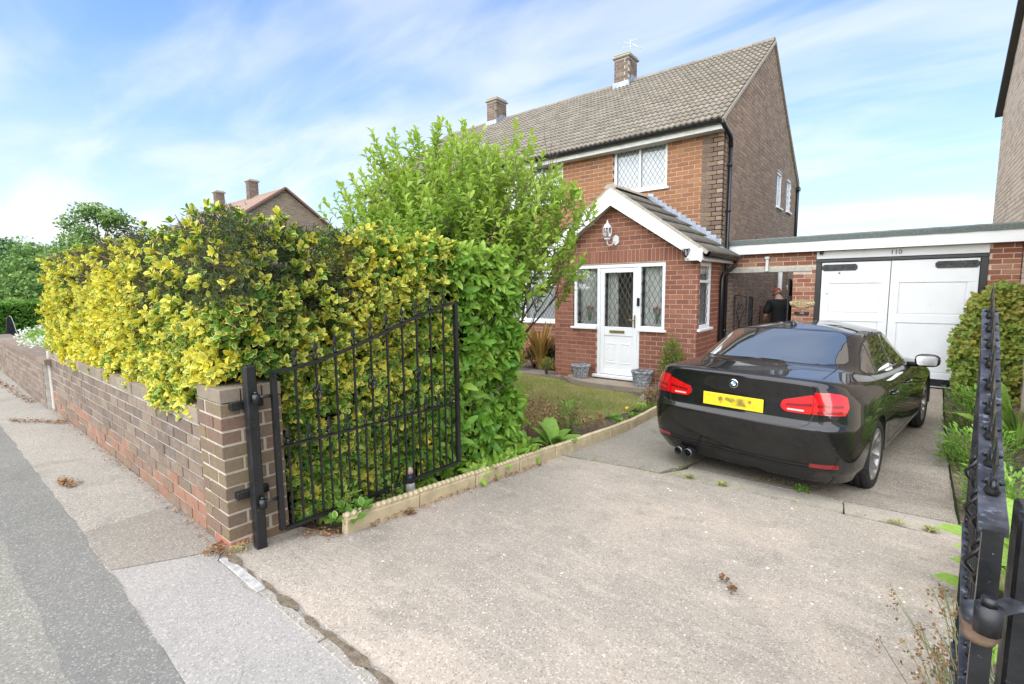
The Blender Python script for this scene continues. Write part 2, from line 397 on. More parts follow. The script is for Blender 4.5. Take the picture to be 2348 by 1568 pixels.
def concrete(name, warm, grey, dark, speck=.5, streak=True, rough_h=.5):
    t = NT(name); p = t.pos()
    big = t.noise(.75, 5, .6, p); med = t.noise(2.6, 5, .65, p, .4)
    c = t.mix(t.mr(big, .40, .60), grey, warm)
    c = t.mix(t.mr(med, .52, .70, 0, .50), c, dark)
    c = t.mix(t.mr(t.noise(7.5, 5, .7, p, .3), .52, .75, 0, .35), c, dark)
    if streak:
        st = t.noise(3.4, 5, .62, p, .6, (1.0, 3.6, 1)); c = t.mix(t.mr(st, .50, .68, 0, .34), c, tuple(min(1, x*1.28) for x in warm))
    v = t.n('ShaderNodeTexVoronoi'); v.inputs['Scale'].default_value = 150; t.l(p, v.inputs['Vector'])
    vr = t.n('ShaderNodeSeparateColor'); t.l(v.outputs['Color'], vr.inputs[0])
    gran = t.mr(vr.outputs[0], 0, 1, -.5, .5, False)
    c = t.mix(t.math('MULTIPLY', t.mr(vr.outputs[0], .74, .99, 0, 1), speck), c, tuple(x*.32 for x in grey))
    c = t.mix(t.math('MULTIPLY', t.mr(vr.outputs[1], .80, .99, 0, 1), speck*.9), c, (.72,.66,.58))
    c = t.mix(t.mr(t.noise(260, 3, .6, p), .50, .75, 0, .35), c, tuple(x*.45 for x in grey))
    c = t.mix(t.mr(t.noise(1.1, 5, .7, p, .5), .58, .70, 0, .28), c, (.15,.145,.11))
    c = t.mix(1.0, c, (.95,.94,.925), 'MULTIPLY')
    t.P(base=c, rough=.93, spec=.2)
    h = t.math('ADD', t.math('MULTIPLY', t.noise(45, 5, .7, p), .7), t.math('MULTIPLY', gran, .35))
    t.bump(h, rough_h, .006); return t.m
MAT['drive_a'] = concrete('driveway_concrete', (.425,.357,.285), (.335,.293,.238), (.21,.19,.155))
MAT['drive_b'] = concrete('driveway_concrete_grey', (.31,.275,.22), (.265,.24,.195), (.18,.165,.135), .45, False)
MAT['drive_c'] = concrete('driveway_concrete_ribbed', (.315,.27,.215), (.25,.215,.17), (.15,.13,.10), .55)
MAT['drive_d'] = concrete('driveway_repair_strip', (.40,.35,.285), (.33,.295,.24), (.21,.19,.155), .4)
MAT['pave_a'] = concrete('pavement_pale', (.34,.315,.285), (.31,.29,.265), (.235,.22,.20), .35, False, .6)
MAT['pave_b'] = concrete('pavement_brown', (.265,.235,.195), (.24,.215,.18), (.185,.165,.14), .35, False, .5)
MAT['pave_c'] = concrete('pavement_stony', (.325,.295,.25), (.29,.265,.225), (.21,.19,.16), .5, False, .7)
MAT['tar_dark'] = concrete('tarmac_trench', (.195,.187,.168), (.178,.172,.155), (.145,.138,.122), .3, False, .6)
MAT['tar_old'] = concrete('tarmac_old', (.245,.232,.195), (.225,.213,.18), (.18,.17,.14), .4, False, .7)
MAT['road'] = concrete('road_asphalt', (.10,.10,.10), (.085,.085,.085), (.06,.06,.06), .4, False, .7)
MAT['step'] = concrete('doorstep_stone', (.36,.295,.215), (.30,.25,.19), (.20,.165,.12), .3, False, .5)
MAT['edging'] = simple('sandstone_edging', (.46,.37,.22), .9, var=.18, scale=9, bump=.35, bscale=140, bdist=.003)
MAT['white_line'] = simple('worn_white_paint', (.36,.34,.31), .9, var=.3, scale=30, bump=.4, bscale=90)
MAT['moss'] = simple('dirt_and_moss', (.15,.115,.075), 1., var=.4, scale=40, bump=.8, bscale=90, bdist=.01)
def soil():
    t = NT('soil'); f = t.noise(14, 5, .7); g = t.noise(1.3, 4, .6)
    c = t.ramp(f, [(.3, (.075,.056,.04)), (.55, (.16,.125,.09)), (.75, (.28,.235,.175))])
    t.P(base=c, rough=1., spec=.1); t.bump(t.noise(40, 5, .7), .9, .03); return t.m
MAT['soil'] = soil()
def lawnbase():
    t = NT('lawn_ground'); f = t.noise(2.2, 5, .65); g = t.noise(60, 4, .7)
    c = t.ramp(f, [(.35, (.17,.20,.05)), (.55, (.30,.27,.11)), (.72, (.42,.34,.17))])
    c = t.mix(t.mr(g, .4, .7, 0, .5), c, (.06,.07,.02)); t.P(base=c, rough=1., spec=.1); t.bump(t.noise(120, 4, .7), .8, .02); return t.m
MAT['lawn'] = lawnbase()
MAT['far_grass'] = simple('far_grass', (.07,.12,.025), 1., var=.35, scale=.6, bump=.3, bscale=8, bdist=.1)

def leaf_mat(name, stops, margin=None, trans=.30, rough=.48, spec=.22):
    """stops: colour by tone 0..1; margin: (colour, lo, hi) colour towards the leaf edge by tone"""
    t = NT(name); tone = t.attr('tone'); e = t.attr('edge')
    c = t.ramp(tone, stops)
    if margin:
        thr = t.mr(tone, 0, 1, margin[1], margin[2], False)
        k = t.mr(t.math('ADD', e, t.math('MULTIPLY', t.math('SUBTRACT', t.noise(70, 2), .5), .5)), thr, t.math('ADD', thr, .16))
        c = t.mix(k, c, t.ramp(tone, margin[0]))
    c = t.mix(t.mr(t.noise(35, 3), .35, .7, 0, .22), c, (.02,.05,.01))
    t.P(base=c, rough=rough, spec=spec)
    tl = t.n('ShaderNodeBsdfTranslucent'); cc = t.mix(1.0, c, (1.0,1.0,.75), 'MULTIPLY'); t.l(cc, tl.inputs[0])
    mx = t.n('ShaderNodeMixShader'); mx.inputs[0].default_value = trans; t.l(t.p.outputs[0], mx.inputs[1]); t.l(tl.outputs[0], mx.inputs[2]); t.l(mx.outputs[0], t.out.inputs[0])
    return t.m
Yw, Yc = (.74,.56,.06), (.80,.74,.38)
MAT['euonymus'] = leaf_mat('euonymus_leaf', [(0, (.72,.63,.05)), (.28, (.60,.57,.07)), (.42, (.16,.31,.03)), (1, (.06,.155,.022))], ([(0, (.80,.72,.08)), (.4, (.80,.75,.22)), (1, (.76,.75,.38))], .30, 1.15))
MAT['laurel'] = leaf_mat('laurel_leaf', [(0, (.40,.55,.09)), (.35, (.24,.43,.05)), (.75, (.15,.33,.035)), (1, (.075,.20,.03))], ([(0, (.46,.57,.11)), (1, (.17,.34,.045))], .75, 1.1), .38, .40, .3)
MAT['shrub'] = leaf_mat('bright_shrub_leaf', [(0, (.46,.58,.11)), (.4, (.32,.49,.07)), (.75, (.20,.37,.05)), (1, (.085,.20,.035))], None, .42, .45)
MAT['conifer'] = leaf_mat('conifer_needle', [(0, (.19,.125,.07)), (.35, (.15,.13,.06)), (.6, (.085,.11,.05)), (1, (.05,.085,.045))], None, .15, .7, .2)
MAT['vine'] = leaf_mat('vine_leaf', [(0, (.36,.28,.06)), (.3, (.26,.30,.05)), (.6, (.15,.25,.04)), (1, (.07,.15,.03))], None, .3, .5)
MAT['grass'] = leaf_mat('grass_blade', [(0, (.52,.43,.22)), (.4, (.40,.37,.13)), (.6, (.25,.34,.07)), (1, (.14,.28,.045))], None, .25, .7, .2)
MAT['dry'] = leaf_mat('dry_stem', [(0, (.50,.36,.19)), (.5, (.34,.21,.11)), (1, (.15,.085,.05))], None, .2, .8, .1)
MAT['herb'] = leaf_mat('herb_leaf', [(0, (.36,.50,.10)), (.5, (.20,.38,.06)), (1, (.09,.22,.04))], None, .35, .5)
MAT['straw'] = leaf_mat('straw_leaf', [(0, (.55,.36,.12)), (.5, (.44,.26,.08)), (1, (.30,.24,.07))], None, .3, .6)
MAT['darkleaf'] = leaf_mat('dark_leaf', [(0, (.06,.13,.04)), (1, (.02,.055,.022))], None, .2, .4)
MAT['fartree'] = leaf_mat('far_tree_leaf', [(0, (.30,.42,.12)), (.5, (.16,.28,.08)), (1, (.07,.15,.055))], None, .25, .7, .2)
MAT['fardark'] = leaf_mat('far_dark_tree_leaf', [(0, (.12,.20,.10)), (1, (.045,.10,.06))], None, .2, .7, .2)
MAT['hedge_far'] = leaf_mat('clipped_hedge_leaf', [(0, (.17,.32,.04)), (.5, (.10,.23,.03)), (1, (.05,.13,.02))], None, .25, .6, .2)
MAT['bloom'] = leaf_mat('white_bloom', [(0, (.80,.80,.74)), (1, (.62,.70,.50))], None, .3, .6, .2)
MAT['deadleaf'] = leaf_mat('dead_leaf', [(0, (.42,.24,.10)), (.5, (.28,.13,.06)), (1, (.14,.075,.04))], None, .15, .8, .15)
MAT['core'] = simple('shade_core', (.022,.022,.012), 1., var=.4, scale=20, bump=.6, bscale=30, bdist=.02, spec=.05)  # solid filler behind leaves, shade of the gaps put into its colour
MAT['bark'] = simple('bark', (.12,.09,.065), .95, var=.3, scale=30, bump=.7, bscale=70, bdist=.006)
MAT['twig'] = simple('twig', (.17,.11,.07), .9, var=.3, scale=40, bump=0)
# ------------------------------------------------------------------ ground, street, drive
def inpoly(x, y, poly):
    c = False; n = len(poly); j = n-1
    for i in range(n):
        xi, yi = poly[i]; xj, yj = poly[j]
        if (yi > y) != (yj > y) and x < (xj-xi)*(y-yi)/(yj-yi)+xi: c = not c
        j = i
    return c
def rough_edge(poly, step=.12, jit=.012):
    out = []
    for i in range(len(poly)):
        a, b = Vector(poly[i]), Vector(poly[(i+1) % len(poly)]); L = (b-a).length; n = max(1, int(L/step)); nn = Vector((-(b-a).y, (b-a).x)).normalized()
        for k in range(n):
            p = a.lerp(b, k/n)
            if k: p = p + nn*(mnoise.noise(Vector((p.x*7, p.y*7, 3)))*jit*1.6+random.uniform(-jit, jit)*.5)
            out.append((p.x, p.y))
    return out
def sheet(name, poly, zf, mat, spacing=.4, skirt=0., parent=None, kind=None, jit=0., step=.12):
    if jit: poly = rough_edge(poly, step, jit)
    xs = [p[0] for p in poly]; ys = [p[1] for p in poly]
    pts = [Vector(p) for p in poly]; n = len(pts)
    nx = int((max(xs)-min(xs))/spacing); ny = int((max(ys)-min(ys))/spacing)
    for i in range(1, nx+1):
        for j in range(1, ny+1):
            x = min(xs)+i*spacing-spacing*.5; y = min(ys)+j*spacing-spacing*.5
            if inpoly(x, y, poly): pts.append(Vector((x, y)))
    v, e, f, _, _, _ = delaunay_2d_cdt(pts, [], [list(range(n))], 1, 1e-5)
    mb = MB(); mb.add([(p.x, p.y, zf(p.x, p.y)) for p in v], [tuple(t) for t in f])
    if skirt:
        vs = [(x, y, zf(x, y)) for x, y in poly]+[(x, y, zf(x, y)-skirt) for x, y in poly]
        a = sum(poly[i][0]*poly[(i+1) % n][1]-poly[(i+1) % n][0]*poly[i][1] for i in range(n))
        mb.add(vs, [((i, n+i, n+(i+1) % n, (i+1) % n) if a > 0 else (i, (i+1) % n, n+(i+1) % n, n+i)) for i in range(n)])
    o = mb.build(name, mat, parent)
    if kind: o['kind'] = kind
    return o

# one sheet to the horizon, following the fall of the gardens
_mb = MB(); _ys = [-900, -2.2, -2.0, 1.0, 1.15, 5.6, 20, 900]; _zs = [-.2, -.2, -.03, -.03, -.03, -.41, -.41, -.41]; _xs = [-1500, -14, 3, 700]
_mb.add([(x, y, z) for y, z in zip(_ys, _zs) for x in _xs], [(j*4+i, j*4+i+1, j*4+i+5, j*4+i+4) for j in range(7) for i in range(3)])
tag(_mb.build('ground', MAT['far_grass']), kind='structure')
flat = lambda z: (lambda x, y: z)
road = sheet('road', [(-200, -9), (60, -9), (60, -2.05), (-200, -2.05)], flat(-.12), MAT['road'], 30, kind='structure')
kb = MB()
for i in range(60): kb.bbox((-50+i*.92, -2.04, -.2), (-50+i*.92+.91, -1.90, 0.0), .012)
tag(kb.build('kerb', MAT['pave_c']), kind='structure')
pv = sheet('pavement', [(-70, -1.90), (30, -1.90), (30, .99), (-70, .99)], flat(0.0), MAT['tar_old'], 3, kind='structure')
sheet('trench_strip', [(-30, .22), (-4.3, .215), (-2.4, .25), (-2.1, .26), (4, .27), (4, .7), (-30, .7)], flat(.004), MAT['tar_dark'], .8, .0, pv, jit=.012)
sheet('pavement_slab', [(-30, .50), (-7.8, .505), (-3.9, .54), (-2.0, .525), (4, .535), (4, .99), (-2.9, 1.03), (-8.5, 1.03), (-30, .99)], flat(.0062), MAT['pave_c'], .6, 0, pv, jit=.011)
sheet('pavement_slab', [(-3.88, .537), (-3.22, .54), (-2.97, .985), (-3.05, 1.05), (-3.90, 1.065)], flat(.0088), MAT['pave_b'], .5, 0, pv, jit=.012)
sheet('pavement_slab', [(-3.20, .54), (-2.05, .522), (4, .53), (4, .955), (-1.45, .955), (-2.86, .93), (-2.95, .985)], flat(.0112), MAT['pave_a'], .5, 0, pv, jit=.014)
# worn white threshold stones between pavement and drive
ks = thing('threshold_strip', 'broken strip of worn white painted edging stones across the drive entrance', 'edging strip', (-1.4, .96, 0))
x = -2.87
while x < .5:
    L = random.uniform(.34, .6); m = MB()
    m.bbox((x, .945+random.uniform(-.004, .004), -.05), (x+L, .988+random.uniform(-.004, .004), .0125+random.uniform(0, .003)), .003)
    m.build('edging_stone', MAT['white_line'] if x < -2.8 else MAT['pave_c'], ks); x += L+.012
sheet('moss_line', [(-2.9, .984), (-1.8, .985), (-.8, .98), (.4, .985), (.4, 1.02), (-.8, 1.03), (-1.8, 1.012), (-2.9, 1.0)], flat(.0155), MAT['moss'], .3, 0, ks, jit=.018, step=.05)

# the drive: concrete slabs with open joints
dz = lambda k: (lambda x, y: zg(y)+k+.006*mnoise.noise(Vector((x*.8, y*.8, 1))))
drv = thing('driveway', None, None, (-1.2, 5, -.3)); tag(drv, kind='structure')
sheet('concrete_slab', [(-2.925, .982), (.34, .982), (.26, 2.4), (.32, 3.1), (.375, 4.39), (-1.0, 4.335), (-1.71, 4.27), (-2.0, 4.235), (-2.695, 4.10), (-2.665, 2.4), (-2.65, 1.56), (-2.93, 1.44)], dz(.006), MAT['drive_a'], .22, .09, drv, jit=.008)
sheet('concrete_slab', [(-2.705, 4.115), (-2.0, 4.248), (-1.725, 4.286), (-1.60, 5.05), (-1.45, 10.2), (-2.80, 10.2), (-2.83, 8.2), (-2.79, 7.0), (-2.74, 5.0)], dz(.010), MAT['drive_b'], .3, .09, drv, jit=.005)
sheet('concrete_slab', [(-1.585, 4.665), (-.4, 4.70), (.385, 4.79), (.42, 7), (.50, 10.26), (-1.435, 10.26), (-1.585, 5.05)], dz(.008), MAT['drive_c'], .3, .09, drv, jit=.006)
sheet('concrete_slab', [(-1.70, 4.288), (-.9, 4.352), (-.30, 4.385), (-.33, 4.692), (-1.575, 4.65)], dz(.004), MAT['drive_d'], .2, .09, drv, jit=.012)
sheet('concrete_slab', [(-.285, 4.386), (.378, 4.405), (.385, 4.775), (-.315, 4.693)], dz(.004), MAT['drive_d'], .2, .09, drv, jit=.012)
# garden soil, lawn, path
gz = lambda k: (lambda x, y: zgarden(y)+k+.012*mnoise.noise(Vector((x*1.7, y*1.7, 5))))
soil_o = sheet('flower_bed', [(-13, 1.25), (-2.93, 1.45), (-2.70, 1.58), (-2.76, 4.2), (-2.85, 7.2), (-2.85, 8.3), (-5.0, 9.74), (-13, 9.74)], gz(-.005), MAT['soil'], .3, kind='structure')
lawn_poly = [(-7.2, 4.7), (-4.3, 4.5), (-3.65, 4.9), (-3.35, 5.6), (-3.16, 6.3), (-3.12, 7.1), (-3.3, 7.5), (-3.7, 7.72), (-4.3, 7.76), (-4.9, 7.84), (-5.4, 8.1), (-6.2, 8.2), (-7.2, 8.2)]
sheet('lawn', lawn_poly, gz(.022), MAT['lawn'], .22, .03, kind='structure', jit=.04)
sheet('path', [(-7.6, 8.35), (-5.55, 8.38), (-5.35, 8.6), (-5.7, 8.85), (-7.6, 8.8)], gz(.03), MAT['pave_b'], .3, .04, kind='structure', jit=.012)
sheet('path', [(-3.32, 7.3), (-2.90, 7.2), (-2.90, 8.4), (-3.3, 8.42), (-3.55, 8.05)], gz(.025), MAT['pave_b'], .3, .04, kind='structure', jit=.012)
sheet('flower_bed', [(.36, 1.06), (1.22, 1.06), (1.22, 10.28), (.51, 10.28), (.43, 7), (.39, 4.4), (.33, 3.1), (.27, 2.4)], lambda x, y: zg(y)+.0+.02*mnoise.noise(Vector((x*2, y*2, 9))), MAT['soil'], .25, kind='structure')

# rope-topped edging stones along the lawn
def rope_block(L, h, w=.055):
    m = MB(); m.bbox((0, -w/2, -.06), (L-.006, w/2, h-.035), .006)
    m.box((0.002, -w/2+.004, h-.036), (L-.008, w/2-.004, h-.012))
    n = int(L/.046)
    for k in range(n):
        cx = (k+.5)*L/n; ring = []
        vs = []; fs = []
        for i in range(5):
            th = pi*i/4
            for j in range(8):
                ph = 2*pi*j/8; lx = sin(th)*cos(ph)*L/n*.56; ly = -cos(th)*w*.56; lz = sin(th)*sin(ph)*.018
                vs.append((cx+lx+ly*.35, ly, h-.018+lz))
        for i in range(4):
            for j in range(8): a, b = i*8+j, i*8+(j+1) % 8; fs.append((a, b, b+8, a+8))
        m.add(vs, fs, True)
    return m.mesh('edging_stone', MAT['edging'])
_eb = rope_block(.60, .135); pts = [(-2.655, 1.575), (-2.70, 3.35), (-2.775, 6.75), (-2.83, 7.75)]
d = 0; seg = []
for a, b in zip(pts, pts[1:]): seg.append((Vector(a), Vector(b), (Vector(b)-Vector(a)).length))
def along(t):
    for a, b, L in seg:
        if t <= L: return a.lerp(b, t/L), (b-a).normalized()
        t -= L
    return b, (b-a).normalized()
tot = sum(s[2] for s in seg); k = 0; t = 0
where = ['whose end stands by the gate foot', 'where a crack splits the rope top near the gate', 'under the overhanging laurel leaves', 'beside the broad green leaf clump', 'where the rough joint of the drive begins', 'beside bare soil before the lawn', 'next to low weeds by the lawn edge', 'close behind the car', 'beside the parked car flank', 'at the porch end of the row', 'last before the porch']
while t+.58 < tot:
    p, dr = along(t); z = zg(p.y); z2 = zg(p.y+.6)
    o = bpy.data.objects.new('edging_stone', _eb); COL.objects.link(o)
    o.location = (p.x, p.y, z+.003+random.uniform(-.004, .004)); o.rotation_euler = (random.uniform(-.02, .02), -atan2(z2-z, .6), atan2(dr.y, dr.x)+random.uniform(-.008, .008))
    tag(o, 'sand coloured rope top edging stone ' + where[min(k, len(where)-1)], 'edging stone', 'rope top edging stones along the drive'); t += .604; k += 1
# ------------------------------------------------------------------ bricks
_cube = MB().bbox((-.5, -.5, -.5), (.5, .5, .5), .02)
UNIT = [Vector(v) for v in _cube.v]; UNITF = _cube.f
_ubm = MB().box((-.5, -.5, -.5), (.5, .5, .5)); UB = [Vector(v) for v in _ubm.v]; UBF = _ubm.f
brick_meshes = {}
def brick_mesh(mat):
    if mat.name not in brick_meshes:
        m = MB(); m.bbox((-.5, -.5, -.5), (.5, .5, .5), .02); brick_meshes[mat.name] = m.mesh('brick', mat)
    return brick_meshes[mat.name]
def lay(o, u, n, z0, courses, ch, bl, jt, spans, matf, depth=.1, half=.5, jitter=.0022, corner=None):
    """o: point on the face at u=0; u along, n outwards. spans(k, zm) -> list of (a, b). Gives brick records."""
    o, u, n = Vector(o), Vector(u), Vector(n); out = []
    for k in range(courses):
        za = z0+k*ch; zm = za+ch/2
        off = (0, half)[k % 2]*bl
        for a, b in spans(k, zm):
            s = math.floor((a-off)/bl)*bl+off
            while s < b-.02:
                x0, x1 = max(s, a), min(s+bl-jt, b)
                if x1-x0 > .025:
                    c = o+u*((x0+x1)/2)+n*(random.uniform(-jitter, jitter)-depth/2); c.z = zm
                    out.append((c, u, n, x1-x0, ch-jt, depth, matf(k, (x0+x1)/2)))
                s += bl
    return out
def brick_matrix(r):
    c, u, n, L, H, D, m = r
    w = u.cross(n)
    return Matrix(((u.x*L, n.x*D, 0, c.x), (u.y*L, n.y*D, 0, c.y), (0, 0, H, c.z), (0, 0, 0, 1)))
def emit(recs, parent, singles, name='brick', rest='brickwork'):
    """singles: number of nearest bricks that are objects of their own, the rest is one part"""
    recs = sorted(recs, key=lambda r: (r[0]-Vector(CAM)).length)
    for r in recs[:singles]:
        o = bpy.data.objects.new(name, brick_mesh(r[6])); COL.objects.link(o); attach(o, parent); o.matrix_basis = brick_matrix(r)
    by = {}
    for r in recs[singles:]: by.setdefault(r[6].name, []).append(r)
    for mn, rs in by.items():
        m = MB()
        for r in rs: m.add(UB, UBF, False, brick_matrix(r))
        tag(m.build(rest, rs[0][6], parent), kind='stuff')
def holes_spans(a, b, holes, ch):
    """wall from a to b with rectangular holes (u0, u1, z0, z1)"""
    def f(k, zm):
        sp = [(a(k) if callable(a) else a, b(k) if callable(b) else b)]
        for h0, h1, z0, z1 in holes:
            if z0-ch*.45 < zm < z1+ch*.45:
                nsp = []
                for p, q in sp:
                    if h1 <= p or h0 >= q: nsp.append((p, q)); continue
                    if h0 > p: nsp.append((p, h0))
                    if h1 < q: nsp.append((h1, q))
                sp = nsp
        return sp
    return f
def slab_wall(mb, P, a, b, z0, z1, holes, t0, t1):
    """solid wall with rectangular holes; P(u, t, z) -> point, t = depth"""
    us = sorted({a, b, *[h[0] for h in holes if a < h[0] < b], *[h[1] for h in holes if a < h[1] < b]})
    zs = sorted({z0, z1, *[h[2] for h in holes if z0 < h[2] < z1], *[h[3] for h in holes if z0 < h[3] < z1]})
    for ua, ub in zip(us, us[1:]):
        run = None
        for za, zb in zip(zs, zs[1:]):
            um, zm = (ua+ub)/2, (za+zb)/2
            if any(h[0] < um < h[1] and h[2] < zm < h[3] for h in holes):
                if run: _slab(mb, P, ua, ub, *run, t0, t1); run = None
            else: run = (run[0], zb) if run else (za, zb)
        if run: _slab(mb, P, ua, ub, *run, t0, t1)
def _slab(mb, P, ua, ub, za, zb, t0, t1):
    vs = [P(ua, t0, za), P(ub, t0, za), P(ub, t1, za), P(ua, t1, za), P(ua, t0, zb), P(ub, t0, zb), P(ub, t1, zb), P(ua, t1, zb)]
    mb.add(vs, [(0,3,2,1),(4,5,6,7),(0,1,5,4),(1,2,6,5),(2,3,7,6),(3,0,4,7)])

# ------------------------------------------------------------------ windows
def window(parent, o, u, n, w, h, cols, transoms=(), fr=.06, lattice=(.115, .19), blind=None, sill=True, name='window', setback=.06, lat_r=.004, sash=True, label=None):
    """o: bottom left corner on the wall face. cols: list of fractions; transoms: list per column of heights"""
    o, u, n = Vector(o), Vector(u).normalized(), Vector(n).normalized(); Z = Vector((0, 0, 1))
    M = Matrix(((u.x, n.x, 0, o.x), (u.y, n.y, 0, o.y), (u.z, n.z, 1, o.z), (0, 0, 0, 1)))
    t0, t1 = -setback-.06, -setback+.012
    f = MB(); f.bbox((0, t0, 0), (w, t1, fr), .006, M); f.bbox((0, t0, h-fr), (w, t1, h), .006, M)
    f.bbox((0, t0+.001, fr), (fr, t1-.001, h-fr), .006, M); f.bbox((w-fr, t0+.001, fr), (w, t1-.001, h-fr), .006, M)
    win = f.build(name, MAT['white'], parent)
    if label: win['label'] = label
    xs = [0]; acc = 0
    for c in cols: acc += c; xs.append(acc/sum(cols)*(w-2*fr))
    bars = MB(); anyb = False
    lat = MB()
    for i in range(len(cols)):
        a, b = fr+xs[i], fr+xs[i+1]
        if i > 0: a += fr*.35; bars.bbox((a-fr*.7, t0+.003, fr), (a, t1+.002, h-fr), .004, M); anyb = True
        if i < len(cols)-1: b -= fr*.35
        tr = [fr]+[z for z in (transoms[i] if transoms else [])]+[h-fr]
        for j in range(len(tr)-1):
            z0, z1 = tr[j], tr[j+1]
            if j > 0: z0 += fr*.4
            if j < len(tr)-2: z1 -= fr*.4; bars.bbox((a, t0+.004, z1), (b, t1+.003, z1+fr*.8), .004, M); anyb = True
            g = MB(); g.box((a, -setback-.024, z0), (b, -setback-.018, z1), M); g.build('pane', MAT['glass'], win)
            if lattice:
                dx, dzz = lattice; y = -setback-.0165
                # diamond leading clipped to the pane
                for sgn in (1, -1):
                    m = dzz/dx
                    c0 = -((b-a)*m+(z1-z0)); 
                    k = math.floor(c0/dzz)
                    while k*dzz < (z1-z0)+(b-a)*m:
                        # line z = z0 + k*dzz + sgn*m*(x-a)
                        q = k*dzz
                        def zz(x): return z0+q+sgn*m*(x-a)
                        xa, xb = a, b
                        xlo, xhi = ((z0-z0-q)/(sgn*m)+a, (z1-z0-q)/(sgn*m)+a)
                        if xlo > xhi: xlo, xhi = xhi, xlo
                        xa, xb = max(a, xlo), min(b, xhi)
                        if xb-xa > .01: bar(lat, M @ Vector((xa, y-.001*sgn, zz(xa))), M @ Vector((xb, y-.001*sgn, zz(xb))), lat_r*2, .003, n)
                        k += 1
    if anyb: bars.build('glazing_bar', MAT['white'], win)
    if lattice and lat.v: lat.build('leading', MAT['came'], win)
    if sill:
        s = MB(); s.bbox((-.05, -.06, -.045), (w+.05, .05, -.001), .006, M); s.build('sill', MAT['white'], win)
    if blind == 'vertical':
        bl = MB(); k = 0; x = fr
        while x < w-fr:
            yy = -setback-.075; bl.add([M @ Vector(p) for p in ((x, yy, fr*.5), (x+.082, yy-.022, fr*.5), (x+.082, yy-.022, h-fr*.5), (x, yy, h-fr*.5))], [(0, 1, 2, 3)]); x += .088
        bl.build('blind', MAT['blind'], win)
    if blind in ('curtain', 'curtain_gap'):
        bl = MB()
        for (xa, xb) in ([(fr, w-fr)] if blind == 'curtain' else [(fr, fr+(w-2*fr)*.42)]):
            nn = int((xb-xa)/.02)+2; vs = []
            for i in range(nn):
                xx = xa+(xb-xa)*i/(nn-1); yy = -setback-.09+.02*sin(xx*60)+.008*sin(xx*23)
                vs += [M @ Vector((xx, yy, -.02)), M @ Vector((xx, yy, h+.02))]
            bl.add(vs, [(2*i, 2*i+2, 2*i+3, 2*i+1) for i in range(nn-1)], True)
        bl.build('curtain', MAT['curtain'], win)
    return win

# ------------------------------------------------------------------ the house
XG, YF, YB, XL = -2.84, 9.75, 17.2, -13.9           # gable plane, front plane, back plane, far end of the pair
YR, ZR = 13.37, 7.24                                # ridge
ZE = 4.50                                           # eaves of the tiles
house = thing('brick_house', 'brick semi detached house with brown tiled roof, dark gable and gabled brick porch', 'house', (-6, 11, -.38))
CH, BL, JT = .0845, .232, .012
BASE = -.40
hw = dict(up=(-5.10, 3.49, 1.19, .91), up2=(-8.2, 3.49, 1.82, .91), low=(-8.5, .68, 1.95, 1.25))
front_holes = [(v[0], v[0]+v[2], v[1], v[1]+v[3]) for v in hw.values()]
front_holes_p = front_holes+[(-5.62, -2.87, BASE, 2.45)]      # the porch opening is covered by the porch
Pf = lambda u, t, z: (u, YF+t, z)
mb = MB(); slab_wall(mb, Pf, XL, XG-.006, BASE, 4.34, front_holes, .006, .24)
fw = mb.build('front_wall', MAT['mortar'], house)
slope = (ZR-ZE)/(YR-9.50)
def gable_top(y): return ZR-.10-slope*abs(y-YR)
Pg = lambda u, t, z: (XG-t, u, z)
gw = (14.42, 3.55, .62, .90); gw2 = (15.70, 3.58, .62, .90)
g_holes = [(gw[0], gw[0]+gw[2], gw[1], gw[1]+gw[3]), (gw2[0], gw2[0]+gw2[2], gw2[1], gw2[1]+gw2[3])]
mb = MB(); slab_wall(mb, Pg, YF+.006, YB, BASE, 4.34, [(h[0], h[1], h[2], 4.34) for h in g_holes], .006, .24)
mb.add([(XG-.006, YF+.006, 4.34), (XG-.006, g_holes[0][0], 4.34), (XG-.006, g_holes[0][0], gable_top(g_holes[0][0])), (XG-.006, YR, gable_top(YR)), (XG-.006, YF+.006, gable_top(YF))], [(0, 1, 2, 3, 4)])
a0, a1, b0, b1 = g_holes[0][0], g_holes[0][1], g_holes[1][0], g_holes[1][1]; zt0, zt1 = g_holes[0][3], g_holes[1][3]
T = gable_top
def gq(y0, y1, z0): mb.add([(XG-.006, y0, z0), (XG-.006, y1, z0), (XG-.006, y1, T(y1)), (XG-.006, y0, T(y0))], [(0, 1, 2, 3)])
gq(a0, a1, zt0); gq(a1, b0, 4.34); gq(b0, b1, zt1); gq(b1, YB, 4.34)
gwall = mb.build('gable_wall', MAT['mortar_pale'], house)
# brick panels: orange front between the dark pilaster and the rest, dark gable
ncf = int((4.335-BASE)/CH)
pil_l = -3.22
fr_recs = lay((0, YF, 0), (1, 0, 0), (0, -1, 0), BASE, ncf, CH, BL, JT, holes_spans(XL, pil_l-.002, front_holes_p, CH), lambda k, x: MAT['brick_front'] if k > 30 else MAT['brick_porch'])
rb = random.Random(3)
pil = lay((0, YF-.012, 0), (1, 0, 0), (0, -1, 0), BASE+26*CH, ncf-26, CH, BL, JT, lambda k, zm: [(pil_l, XG if k % 2 == 0 else XG-.112)], lambda k, x: MAT['brick_pilaster'])
def gspan(k, zm):
    y0 = YF+(.102 if k % 2 == 0 else -.012); y1 = YB
    if zm > 4.30:
        e = (ZR-.12-zm)/slope
        y0, y1 = max(y0, YR-e), min(y1, YR+e)
        if y1-y0 < .1: return []
    return holes_spans(y0, y1, g_holes, CH)(k, zm)
gab = lay((XG, 0, 0), (0, 1, 0), (1, 0, 0), BASE, int((ZR-BASE)/CH), CH, BL, .0145, gspan, lambda k, x: MAT['brick_dark'], jitter=.0015)
